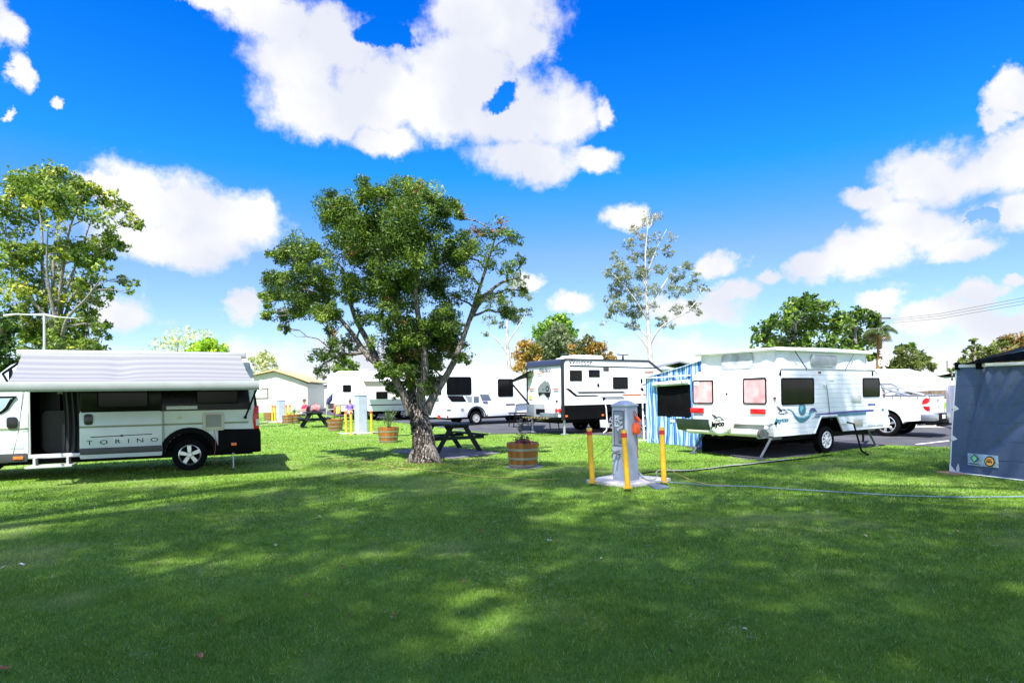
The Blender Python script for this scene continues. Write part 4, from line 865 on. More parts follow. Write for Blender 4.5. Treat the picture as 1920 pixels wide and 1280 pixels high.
def spin(fn, a, b, n): return [fn(a + (b - a) * i / n) for i in range(n + 1)]
JF = Frame(5.842, 13.759, R(32.57))
def bird(parent, c, s, plane, o, name='emblem'):
    """line drawing of a bird's wing and head, as on the cover"""
    q = MB()
    def P(*pts): return [plane(c[0] + x * s, c[1] + y * s, o) for x, y in pts]
    w = .03 * s
    q.tube(P((-1.0, .55), (-.7, .3), (-.35, .1), (-.1, .02)), [w * .4, w * 1.4, w * 1.6, w], 5)
    q.tube(P((-.85, .6), (-.5, .35), (-.2, .2)), [w * .3, w, w * .6], 5)
    q.tube(P((-.75, -.12), (-.45, 0), (-.15, .15), (.15, .22), (.4, .15), (.6, -.02), (.9, -.12), (.55, -.15), (.3, -.1)), [w * .5, w, w, w, w, w, w * .4, w, w * .6], 5)
    q.tube(P((-.6, -.25), (-.3, -.2), (0, -.22), (.3, -.3), (.1, -.12)), [w * .4, w, w, w, w * .4], 5); q.tube(P((.22, .05), (.27, .05)), w * 1.2, 6)
    return q.build(name, INK, parent)
def poptop():
    F = JF; S = F.side; RE = F.rear
    t = thing('caravan', 'white pop-top caravan with raised roof, round spare wheel cover and blue wave stripes', 'caravan', (F.X, F.Y, 0), F.yaw)
    W = 2.23; xw = 2.212; SD = siding('ribbed_siding', (.72, .74, .80), .112, .07, .42); zb = .52
    out = [(0.0, .72), (.06, zb), (xw - .60, zb), (xw - .33, .90), (xw + .33, .90), (xw + .60, zb), (5.06, zb), (5.14, .62), (5.10, .86), (4.78, 1.45), (4.46, 1.98), (4.38, 2.04), (.18, 2.04), (.05, 1.97), (0.0, 1.80)]
    q = MB(); q.prism(out, 0, -W, SIDE); q.build('body', SD, t)
    FR = mat('white_moulding', (.80, .80, .79), .4, var=.03)
    # smooth rear moulding with rounded shoulders
    q = MB(); q.prism([(0, .80), (-.03, .82), (-.03, 1.74), (.03, 1.93), (.16, 2.045), (.30, 2.05), (.30, 2.0), (.02, 1.7)], .012, -W - .012, SIDE, .008); q.build('rear_moulding', FR, t)
    q = MB(); L3 = [(xw - .595, zb), (xw - .327, .893), (xw + .327, .893), (xw + .595, zb)]
    for i in range(3): q._add([(L3[i][0], .004, L3[i][1]), (L3[i + 1][0], .004, L3[i + 1][1]), (L3[i + 1][0], W - .004, L3[i + 1][1]), (L3[i][0], W - .004, L3[i][1])], [(0, 1, 2, 3)])
    q.build('wheel_well', BLACK, t)
    q = MB()
    P = [(xw - .62, zb), (xw - .34, .92), (xw + .34, .92), (xw + .62, zb)]; q.tube([(x, -.012, z) for x, z in P], .022, 6); q.build('arch_trim', FR, t)
    TR = mat('grey_trim', (.35, .37, .38), .5); q = MB(); q.tube([(x, -.006, z) for x, z in [(0.0, 1.9), (.06, 2.0), (.2, 2.045), (4.38, 2.045), (4.5, 1.95), (4.8, 1.45)]], .010, 5); q.tube([(0.02, -.006, zb), (xw - .6, -.006, zb)], .014, 5); q.tube([(xw + .6, -.006, zb), (5.08, -.006, zb)], .014, 5); q.build('edge_trim', TR, t)
    q = MB(); q.box(.1, .2, .38, 5.0, W - .2, .53); q.box(xw - .6, .33, .4, xw + .6, .36, .92); q.box(xw - .6, W - .36, .4, xw + .6, W - .33, .92); q.cyl((xw, .2, .33), (xw, W - .2, .33), .04); q.box(2.0, .5, .22, 3.0, 1.2, .40); q.build('chassis', BLACK, t)
    wheel(t, xw, .14, .33, .2, .205, 'round', mat('white_steel_rim', (.72, .72, .72), .35)); wheel(t, xw, W - .14, .33, .2, .205, 'round', side=1)
    # pop-up canvas and lid
    CAN = mat('white_canvas', (.72, .73, .74), .8, bump=.5, bscale=5, var=.05)
    def cv(x0, y0, x1, y1):
        def f(u, v): return (x0 + (x1 - x0) * u + (0 if y0 != y1 else 0), y0 + (y1 - y0) * u, 2.03 + v * .42)
        return f
    q = MB(); a0, a1, b0, b1 = .22, 4.08, .06, W - .06
    for (x0, y0, x1, y1) in ((a0, b0, a1, b0), (a1, b0, a1, b1), (a1, b1, a0, b1), (a0, b1, a0, b0)):
        nx, ny = (y1 - y0), -(x1 - x0); l = math.hypot(nx, ny); nx /= l; ny /= l
        def f(u, v, x0=x0, y0=y0, x1=x1, y1=y1, nx=nx, ny=ny):
            w = .018 * math.sin(v * math.pi) * (math.sin(u * 37) * .5 + math.sin(u * 15 + 1)) ; return (x0 + (x1 - x0) * u + nx * w, y0 + (y1 - y0) * u + ny * w, 2.03 + v * .44)
        q.grid(f, 40, 6)
    cn = q.build('canvas_wall', CAN, t)
    q = MB(); q.prism([(.10, 2.46), (.08, 2.50), (.2, 2.535), (2.2, 2.565), (4.05, 2.535), (4.26, 2.50), (4.24, 2.46)], .035, -W - .035, SIDE, .01); q.box(2.0, .9, 2.55, 2.45, 1.35, 2.62, .02); lid = q.build('roof_lid', FR, t)
    MES = mat('grey_mesh_window', (.30, .31, .33), .6, var=.25, vscale=4)
    a, b = S(1523, 664), S(1569, 687); w = panel(cn, 'canvas_window', MES, a, b, .09, .0, .02 - .06 + .045); 
    q = MB(); q.ring(a[0], b[1], b[0], a[1], .10, .02, -.06, .012, SIDE); q.build('window_binding', TR, cn)
    a, b = RE(1354, 664, .22), RE(1413, 690, .22); q = MB(); q.rrect(a[0], b[1], b[0], a[1], .10, -.225, -.19, REAR); q.build('canvas_window', mat('clear_vinyl', (.42, .44, .47), .25, var=.3, vscale=5), cn)
    q = MB(); q.ring(a[0], b[1], b[0], a[1], .11, .015, -.22, -.185, REAR); q.build('window_binding', TR, cn)
    for p0, p1 in (((1488, 656), (1511, 689)), ((1599, 660), (1584, 690)), ((1755 - 239, 1), (1, 1)))[:2]:
        q = MB(); u, v = S(*p0), S(*p1); q.tube([(u[0], -.03, min(u[1], 2.46)), (v[0], -.02, 2.05)], .012, 5); q.build('lift_strut', mat('dark_strut', (.07, .07, .075), .4), t)
    # side windows
    window(t, S(1464, 708), S(1526, 757), .06, .035); window(t, S(1617, 708), S(1649, 743), .05, .03)
    # rear windows with pink blinds
    PINK = mat('pink_blind_behind_glass', (.62, .38, .38), .25, var=.22, vscale=4, col2=(.50, .24, .26), spec=.8)
    for a, b in (((1299, 713), (1338, 757)), ((1393, 709), (1438, 758))): window(t, RE(*a, -.03), RE(*b, -.03), .06, .03, REAR, glass=PINK, o=.03)
    c = RE(1306, 719, -.03); q = MB(); q.rrect(c[0] - .07, c[1] - .05, c[0] + .09, c[1] + .05, .02, .04, .044, REAR); q.mi = 1; q.prism([(c[0] - .03, c[1]), (c[0] + .05, c[1] - .01), (c[0] + .01, c[1] + .025)], .045, .047, REAR); q.build('sticker', [FR, INK], t)
    for a, b in (((1296, 764), (1320, 774)), ((1408, 766), (1436, 776))): panel(t, 'tail_light', REDL, RE(*a, -.03), RE(*b, -.03), .008, .03, .065, REAR, .006)
    c = RE(1363, 738, -.03); q = MB(); q.cyl(REAR(c[0], c[1], .03), REAR(c[0], c[1], .05), .022); q.build('lock', BLACK, t)
    a, b = RE(1352, 743, -.03), RE(1376, 754, -.03); pl = panel(t, 'number_plate', mat('plate_pale', (.62, .62, .58), .5), a, b, .005, .03, .038, REAR, .001)
    text('872 · QNE'.replace('·', '-'), .085, min(a[0], b[0]) + .015, min(a[1], b[1]) + .045, REAR, mat('faded_text', (.30, .30, .28), .6), pl, o=.040, sx=.78)
    q = MB(); a, b = RE(1350, 708, -.03), RE(1440, 700, -.03); q.prism([(a[0], a[1] - .01), (b[0], b[1] - .01), (b[0] + 0, b[1] + .012), (a[0], a[1] + .008)], .028, .034, REAR); q.build('ridge', mat('pale_blue_trim', (.55, .68, .70), .4), t)
    # lower rear: folded shelf, bumper beam, pipe and spare wheel in its white cover
    q = MB(); q.box(-.16, .05, .78, 0.0, W - .9, .80, .005); q.box(-.06, .1, .62, -.0, W - .9, .78); q.build('rear_shelf', mat('pale_green_panel', (.50, .52, .50), .4), t)
    q = MB(); A = RE(1276, 775, -.5); q.prism([(-.05, .84), (-.46, .88), (-.38, .60), (-.05, .52)], -1.44, -W - .22, SIDE, .004); q.build('tool_box', mat('dark_green_box', (.022, .034, .030), .35, var=.3), t)
    q = MB(); q.cyl((-.30, .12, .60), (-.30, W - .08, .60), .085, n=18); q.mi = 1; q.cyl((-.30, .06, .60), (-.30, .13, .60), .092, n=18); q.build('storage_pipe', [mat('cream_pipe', (.64, .62, .52), .45, var=.2), mat('pipe_cap', (.09, .09, .09), .6)], t)
    for y in (.15, 1.4): q = MB(); q.box(-.28, y, .48, 0.05, y + .07, .56); q.build('bumper_bracket', GALV, t)
    q = MB(); q.cyl((-.14, .10, .72), (-.14, .02, .70), .05); q.build('hose_coupling', OFFW, t)
    cy, cz = F.cross(1349, 791, -.46); CO = mat('vinyl_cover', (.74, .74, .68), .45, bump=.25, bscale=12)
    q = MB(); q.lathe([(0.001, -.50), (.24, -.497), (.30, -.48), (.325, -.44), (.322, -.34), (.29, -.29), (.001, -.28)], 36, (0, cy, cz), 'X'); sp = q.build('spare_wheel_cover', CO, t, ang=60)
    q = MB(); q.box(-.32, cy - .04, cz - .12, -.02, cy + .04, cz + .04); q.build('wheel_mount', BLACK, sp)
    text('Jayco', .165, -cy - .20, cz - .11, REAR, INK, sp, o=.505, bold=.008, shear=.15, rot=.10, sx=1.08); bird(sp, (-cy + .0, cz + .09), .20, REAR, .507)
    # side markings: bird, name, globe, wave, stripes
    bird(t, S(1467, 771), .23, SIDE, .006)
    TEAL = mat('teal_vinyl', (.02, .16, .24), .35); NAVY = mat('navy_vinyl', (.03, .035, .24), .35); SKYB = mat('light_blue_vinyl', (.14, .48, .62), .35)
    c = S(1452.5, 789); text('Jayco', .135, c[0], c[1] - .03, SIDE, TEAL, t, o=.005, bold=.006, shear=.25, sx=1.75, rot=.0)
    c = S(1627, 758.5); text('HERITAGE', .065, c[0], c[1] - .02, SIDE, NAVY, t, o=.005, bold=.004, shear=.2, sx=1.2)
    c = S(1504, 767); q = MB(); q.cyl((c[0], -.001, c[1]), (c[0], -.007, c[1]), .145, n=28); q.mi = 1
    q.prism([(c[0] - .09, c[1] + .06), (c[0] + .02, c[1] + .09), (c[0] + .05, c[1] + .02), (c[0] - .03, c[1] - .02), (c[0] - .02, c[1] - .07), (c[0] - .09, c[1] - .03)], .0075, .0095); q.build('globe_emblem', [TEAL, SKYB], t)
    def ribbon(pts, ws, m, name='stripe', o=.005):
        P = [S(*p) for p in pts]; P3 = []
        n = len(P); up, dn = [], []
        for i in range(n - 1):
            p0, p1, p2, p3 = P[max(i - 1, 0)], P[i], P[i + 1], P[min(i + 2, n - 1)]
            for k in range(6):
                s = k / 6; f = lambda j: .5 * (2 * p1[j] + (p2[j] - p0[j]) * s + (2 * p0[j] - 5 * p1[j] + 4 * p2[j] - p3[j]) * s * s + (-p0[j] + 3 * p1[j] - 3 * p2[j] + p3[j]) * s ** 3)
                P3.append((f(0), f(1), ws[i] + (ws[i + 1] - ws[i]) * s))
        P3.append((*P[-1], ws[-1])); q = MB(); n = len(P3); vs, fs = [], []
        for i, (x, z, w) in enumerate(P3):
            a, b = P3[max(i - 1, 0)], P3[min(i + 1, n - 1)]; dx, dz = b[0] - a[0], b[1] - a[1]; l = math.hypot(dx, dz) or 1; nx, nz = -dz / l * w / 2, dx / l * w / 2
            vs += [(x + nx, -o, z + nz), (x - nx, -o, z - nz)]
        fs = [(2 * i, 2 * i + 1, 2 * i + 3, 2 * i + 2) for i in range(n - 1)]; q._add(vs, fs); return q.build(name, m, t, smooth=False)
    ribbon([(1474, 767), (1484, 770), (1492, 782), (1502, 788), (1514, 783), (1521, 772), (1529, 770)], [.01, .03, .08, .11, .08, .11, .01], TEAL, 'wave_stripe')
    ribbon([(1516, 771), (1521, 767), (1527, 768), (1531, 772)], [.004, .05, .07, .01], NAVY, 'wave_stripe', .008)
    ribbon([(1496, 780), (1506, 783), (1516, 778), (1524, 772)], [.004, .03, .03, .02], SKYB, 'wave_stripe', .009)
    ribbon([(1529, 777), (1580, 773), (1638, 769)], [.03, .055, .05], NAVY); ribbon([(1527, 781), (1580, 777.5), (1624, 774.5)], [.03, .065, .055], TEAL); ribbon([(1520, 785), (1535, 783), (1580, 780), (1624, 777)], [.004, .016, .016, .016], mat('grey_vinyl', (.3, .36, .42), .4))
    c = S(1655, 771); q = MB(); q.prism([(c[0] - .1, c[1] + .02), (c[0], c[1] + .10), (c[0] + .08, c[1] + .02)], .003, .006); q.mi = 1; q.prism([(c[0] - .04, c[1] - .12), (c[0] + .02, c[1] - .05), (c[0] + .08, c[1] - .12)], .003, .006); q.build('emblem', [TEAL, NAVY], t)
    # vents, hatches, lamps, grab handle, power inlet
    VEN = siding('slatted_vent', (.62, .62, .60), .025, .3, .5)
    panel(t, 'vent', VEN, S(1597, 740), S(1614, 753), .01, 0, .02); panel(t, 'vent', siding('beige_vent', (.45, .42, .34), .025, .3, .5), S(1600, 787), S(1617, 798), .01, 0, .02)
    for a, b in (((1626, 774), (1641, 797)), ((1643, 774), (1656, 796))): panel(t, 'hatch', FR, S(*a), S(*b), .015, 0, .018)
    a = S(1577, 784); b = S(1584, 794); panel(t, 'power_inlet', FR, a, b, .01, 0, .05)
    panel(t, 'air_vent', FR, S(1553, 704), S(1564, 714), .01, 0, .012)
    for p, s in (((1536, 698), .035), ((1451, 746), .035), ((1656, 740), .035)): c = S(*p); panel(t, 'marker_light', mat('dark_red_lens', (.16, .01, .02), .25), (c[0] - s * 1.3, c[1] - s * .7), (c[0] + s * 1.3, c[1] + s * .7), .02, 0, .03)
    for p in ((1454, 793), (1666, 779), (1558, 785)): c = S(*p); panel(t, 'marker_light', BLACK, (c[0] - .025, c[1] - .03), (c[0] + .025, c[1] + .03), .008, 0, .03)
    for p in ((1462, 699), (1635, 700)): c = S(*p); panel(t, 'roof_latch', BLACK, (c[0] - .015, c[1] - .06), (c[0] + .015, c[1] + .06), .006, 0, .03)
    q = MB(); c = S(1545, 722); e = S(1556, 787); q.tube([(c[0], -.03, c[1] + .02), (c[0] + .03, -.04, c[1]), (c[0] + .10, -.02, c[1] - .12), (e[0], -.02, e[1])], .008, 5); q.build('cable', mat('brown_cable', (.12, .08, .07), .6), t)
    q = MB(); q.rrect(c[0] - .03, c[1] - .02, c[0] + .03, c[1] + .03, .01, 0, .04); q.build('cable_clip', OFFW, t)
    c = S(1585, 791); P = [(c[0], -.04, c[1]), (c[0] + .09, -.16, c[1] - .04), (c[0] + .11, -.22, c[1] - .30), (c[0] - .02, -.35, c[1] - .52), (c[0] - .3, -.55, .07), (c[0] - .6, -.85, .03)]
    q = MB(); q.tube(P, .022, 7); q.build('power_cable', BLACK, t)
    q = MB(); q.box(.1, W - .16, 0.01, 5.0, W - .14, .5); q.build('added_shade_sheet', mat('black_shade_sheet', (.006, .006, .006), .8, spec=.1), t)  # added black sheet standing in for the deep shade under the caravan
    # corner jacks and drawbar
    for x, y, dx in ((.12, .12, -.42), (.12, W - .2, -.4), (4.35, .2, .42), (4.35, W - .2, .42)):
        q = MB(); q.tube([(x, y, .50), (x + dx, y, .05)], .028, 6); q.box(x + dx - .07, y - .06, 0.0, x + dx + .07, y + .06, .05, .01); q.box(x - .05, y - .05, .44, x + .3 * (1 if dx > 0 else 1), y + .05, .5); q.build('corner_jack', mat('jack_steel', (.12, .14, .16), .45, .4), t)
    q = MB(); q.tube([(4.9, .5, .45), (6.3, W / 2, .45)], .05, 6); q.tube([(4.9, W - .5, .45), (6.3, W / 2, .45)], .05, 6); q.cyl((5.9, W / 2, .0), (5.9, W / 2, .8), .03); q.build('drawbar', BLACK, t)
    return t
poptop()
# ---------------------------------------------------------------- tall off-road caravan with black skirts
def windsor():
    F = Frame(1.809, 22.378, R(32.19)); S = F.side; RE = F.rear
    t = thing('caravan', 'white caravan with black skirts, black corner trim and a map emblem on its back', 'caravan', (F.X, F.Y, 0), F.yaw)
    W = 2.28; xw = 2.75; zt = 2.80; zs = 1.09
    q = MB(); q.prism([(.03, zs), (5.9, zs), (5.95, 1.6), (5.3, 2.25), (4.38, zt - .02), (.30, zt), (.10, zt - .06), (.03, zt - .22)], .0, -W, SIDE); q.build('body', WHITE, t)
    q = MB(); q.prism([(.03, zs - .005), (.03, .56), (xw - .75, .56), (xw - .62, .80), (xw + .95, .80), (xw + 1.1, .56), (5.7, .56), (5.9, zs - .005)], .004, -W - .004, SIDE); q.build('skirt', BLACK, t)
    q = MB(); q.box(-.004, .10, .66, .04, W - .10, zs + .01); q.build('rear_panel', WHITE, t)
    BT = mat('black_trim', (.015, .015, .018), .4)
    q = MB(); ou = [(-.012, .55), (-.012, zt - .2), (.03, zt - .07), (.10, zt - .005), (.20, zt + .012), (4.40, zt + .008), (5.33, 2.27), (5.33, 2.19), (4.37, zt - .065), (.26, zt - .055), (.16, zt - .09), (.11, zt - .18), (.11, .55)]
    q.prism(ou, -.02, .022, SIDE); q.prism(ou, -W - .02, -W + .02, SIDE); q.build('edge_trim', BT, t)
    NB = mat('slate_gloss_panel', (.025, .030, .05), .3, coat=.1)
    q = MB(); cap = [(-.012, zt - .26), (-.012, zt - .2), (.03, zt - .07), (.10, zt - .005), (.20, zt + .006), (.20, zt - .02), (.05, zt - .25)]; q.prism(cap, -.03, -W + .03, SIDE); q.build('top_cap', NB, t)
    # roof gear
    q = MB(); q.rrect(1.15, zt, 2.6, zt + .20, .10, -.7, -1.6, SIDE, .03); q.build('roof_air_conditioner', WHITE, t)
    q = MB(); q.rrect(.5, zt, 1.0, zt + .07, .03, -.5, -1.0, SIDE, .01); q.build('roof_hatch', OFFW, t)
    q = MB(); c = S(1168, 672, .8); q.cyl((c[0], .8, zt), (c[0], .8, zt + .24), .05, .025); q.tube([(c[0] - .3, .8, zt + .27), (c[0], .8, zt + .25), (c[0] + .3, .8, zt + .28)], .018, 5); q.build('antenna', BLACK, t)
    # side: windows, panel, vents, stripes, lettering
    window(t, S(1068, 694), S(1091, 714), .02, .035); window(t, S(1149, 706.5), S(1177, 728.5), .02, .04)
    panel(t, 'black_hatch', BLACKG, S(1103.5, 693), S(1124.5, 707), .02, 0, .015); panel(t, 'vent', mat('dark_grille', (.04, .04, .04), .6, bump=.5, bscale=80), S(1131, 688.5), S(1141, 695.5), .01, 0, .02)
    panel(t, 'door_lock', BLACK, S(1119.7, 719), S(1123.5, 725), .02, 0, .02); panel(t, 'water_inlet', BLACK, S(1130, 745), S(1134.5, 750.5), .02, 0, .02)
    q = MB(); a, b = S(1068, 685.5), S(1231, 689.5); q.prism([(a[0], a[1] - .022), (b[0], b[1] - .018), (b[0], b[1] + .018), (a[0], a[1] + .022)], .0, .012); q.build('awning_rail', BLACK, t)
    c = S(1066, 684.5); text('Windsor', .30, c[0], c[1] - .0 + .035, SIDE, INK, t, o=.004, sx=1.04, rot=-.02)
    def dec(pts, m, name='stripe', o=.005): q = MB(); q.prism([S(*p) for p in pts], .001, o); return q.build(name, m, t)
    dec([(1060, 728), (1066, 728), (1071, 731), (1082, 740.5), (1117, 740), (1124, 742.5), (1079, 743.3)], INK)
    dec([(1081, 734.2), (1168, 733.5), (1175, 736.5), (1086, 737.3)], INK)
    ORG = mat('orange_vinyl', (.42, .13, .045), .4); dec([(1165, 738.5), (1218, 738), (1218, 741.3), (1170, 742)], ORG)
    dec([(1124, 743.5), (1168, 742.5), (1172, 748), (1134, 748)], mat('pale_grey_vinyl', (.2, .21, .22), .4)); dec([(1209, 696), (1225, 696), (1225, 698.5), (1209, 698.5)], ORG); dec([(1208, 699.5), (1225, 699.5), (1225, 700.5), (1208, 700.5)], INK)
    for p in ((1062, 780), (1130, 778)): c = S(*p); panel(t, 'side_marker', ORL, (c[0] - .05, c[1] - .035), (c[0] + .05, c[1] + .035), .01, 0, .02)
    # under the skirt
    q = MB(); q.box(.1, .3, .42, 5.5, W - .3, .60); q.tube([(5.5, .5, .5), (7.0, W / 2, .5)], .06, 6); q.tube([(5.5, W - .5, .5), (7.0, W / 2, .5)], .06, 6); q.box(xw - .7, .4, .45, xw + 1.0, W - .4, .95); q.build('chassis', BLACK, t)
    wheel(t, xw - .22, .18, .37, .25, .24, 'star'); wheel(t, xw + .62, .18, .37, .25, .24, 'star'); wheel(t, xw - .22, W - .18, .37, .25, .24, 'star', side=1); wheel(t, xw + .62, W - .18, .37, .25, .24, 'star', side=1)
    q = MB(); q.prism([(xw - .95, .50), (xw - .62, .50), (xw - .50, .30), (xw - .50, .18), (xw - .92, .22)], -.02, .01); q.build('mudguard', mat('pale_mudguard', (.5, .5, .48), .6), t)
    for x, y in ((.18, .1), (.18, W - .1), (5.0, .1), (5.0, W - .1)):
        q = MB(); q.cyl((x, y, .55), (x, y, .05), .045, n=10); q.box(x - .1, y - .1, 0, x + .1, y + .1, .05, .01); q.build('corner_jack', GALV, t)
    # back: lamps, emblem, boxes, hazard bar
    CH_ = mat('checker_plate', (.20, .22, .25), .4, .5, bump=1, bscale=60, var=.2)
    def rpan(nm, m, a, b, o=.02, r=.01): return panel(t, nm, m, RE(*a), RE(*b), r, .0, o, REAR)
    rpan('checker_panel', CH_, (989.5, 757), (1007, 783), .06); rpan('corner_box', mat('light_grey_box', (.26, .265, .28), .5, bump=.4, bscale=50), (1007.5, 757), (1022, 787), .16); rpan('tool_box', mat('grey_blue_box', (.12, .145, .16), .5, var=.2), (1022.5, 773), (1047, 784), .25)
    rpan('black_flap', BLACK, (1012, 766), (1022, 776), .18, .02)
    for a in (996.5, 1042): c = RE(a, 729); panel(t, 'reflector', mat('soft_red_lens', (.6, .10, .07), .3), (c[0] - .16, c[1] - .025), (c[0] + .16, c[1] + .025), .01, 0, .02, REAR)
    for a in (1044, 1050):
        c = RE(a, 769.5); q = MB(); q.cyl(REAR(c[0], c[1], 0), REAR(c[0], c[1], .04), .075, n=18); q.build('tail_light', REDL, t)
    c = RE(1012, 695.5); text('Windsor', .22, c[0] - .05, c[1] - .05, REAR, INK, t, o=.006, bold=.004)
    c = RE(1009, 702); q = MB(); q.prism([(c[0] - .1, c[1] - .02), (c[0] + .35, c[1] + .02), (c[0] + .36, c[1] + .07), (c[0] + .2, c[1] + .04), (c[0] - .1, c[1] + .03)], .004, .008, REAR); q.build('orange_flourish', ORG, t)
    c = RE(994.5, 745); panel(t, 'sticker', mat('lime_sticker', (.62, .72, .08), .5), (c[0] - .11, c[1] - .07), (c[0] + .11, c[1] + .07), .03, 0, .004, REAR)
    c = RE(1044, 751.5); panel(t, 'sticker', INK, (c[0] - .08, c[1] - .03), (c[0] + .06, c[1] + .03), .01, 0, .004, REAR)
    text('872', .07, c[0] - .1, c[1] - .14, REAR, mat('grey_vinyl_text', (.16, .16, .17), .5), t, o=.004)
    # island-continent emblem: pale upper half, black lower half, an off-road wheel
    def M(pts): return [RE(*p) for p in pts]
    q = MB(); q.prism(M([(1009, 735.5), (1008, 728), (1012, 721), (1017, 717), (1021, 713), (1025, 714), (1026, 717), (1027.5, 712), (1029.5, 718), (1032, 723), (1033, 729), (1032, 735.5)]), .001, .006, REAR)
    q.mi = 1; q.prism(M([(1009, 735.5), (1032, 735.5), (1031, 740), (1029, 744.5), (1025.5, 744.5), (1023, 741), (1020, 737.5), (1016, 737.5), (1012, 741), (1010, 742)]), .001, .006, REAR)
    c = RE(1028, 748); q.cyl(REAR(c[0], c[1], 0), REAR(c[0], c[1], .006), .03, n=8)
    c = RE(1026.5, 728.5); q.cyl(REAR(c[0], c[1], .005), REAR(c[0], c[1], .009), .11, n=20); q.mi = 0; q.cyl(REAR(c[0], c[1], .009), REAR(c[0], c[1], .011), .06, n=16)
    q.mi = 1; c = RE(1018.5, 730); q.cyl(REAR(c[0], c[1], .005), REAR(c[0], c[1], .009), .035, n=8); q.build('map_emblem', [mat('mid_grey_vinyl', (.16, .18, .19), .4), INK], t)
    # rear rack with hazard tape
    hz = bpy.data.materials.new('hazard_tape'); hz.use_nodes = True; nt = hz.node_tree; b = nt.nodes['Principled BSDF']; w = nt.nodes.new('ShaderNodeTexWave'); w.inputs['Scale'].default_value = 3.2; w.bands_direction = 'DIAGONAL'; tc = nt.nodes.new('ShaderNodeTexCoord'); nt.links.new(tc.outputs['Object'], w.inputs[0]); cr = nt.nodes.new('ShaderNodeValToRGB'); cr.color_ramp.interpolation = 'CONSTANT'; cr.color_ramp.elements[0].color = (.02, .02, .02, 1); cr.color_ramp.elements[1].position = .5; cr.color_ramp.elements[1].color = (.28, .18, .04, 1); nt.links.new(w.outputs[0], cr.inputs[0]); nt.links.new(cr.outputs[0], b.inputs[0])
    q = MB(); q.box(-.62, .0, .61, -.57, W - .6, .66, .005); q.build('hazard_bar', hz, t)
    q = MB(); q.box(-.55, .1, .56, .1, .2, .66); q.box(-.55, 1.0, .56, .1, 1.1, .66); q.box(-.55, 1.9, .56, .1, 2.0, .66); q.box(-.56, .05, .60, -.48, W, .66); q.build('rear_rack', BLACK, t)
    q = MB(); P = [S(1132, 750), S(1133.5, 765), S(1133, 790), S(1130, 806), S(1122, 814)]; q.tube([(x, -.04 - .06 * i, max(z, .02)) for i, (x, z) in enumerate(P)], .022, 6); q.build('drain_hose', mat('white_hose', (.66, .66, .6), .5), t)
    return t
windsor()

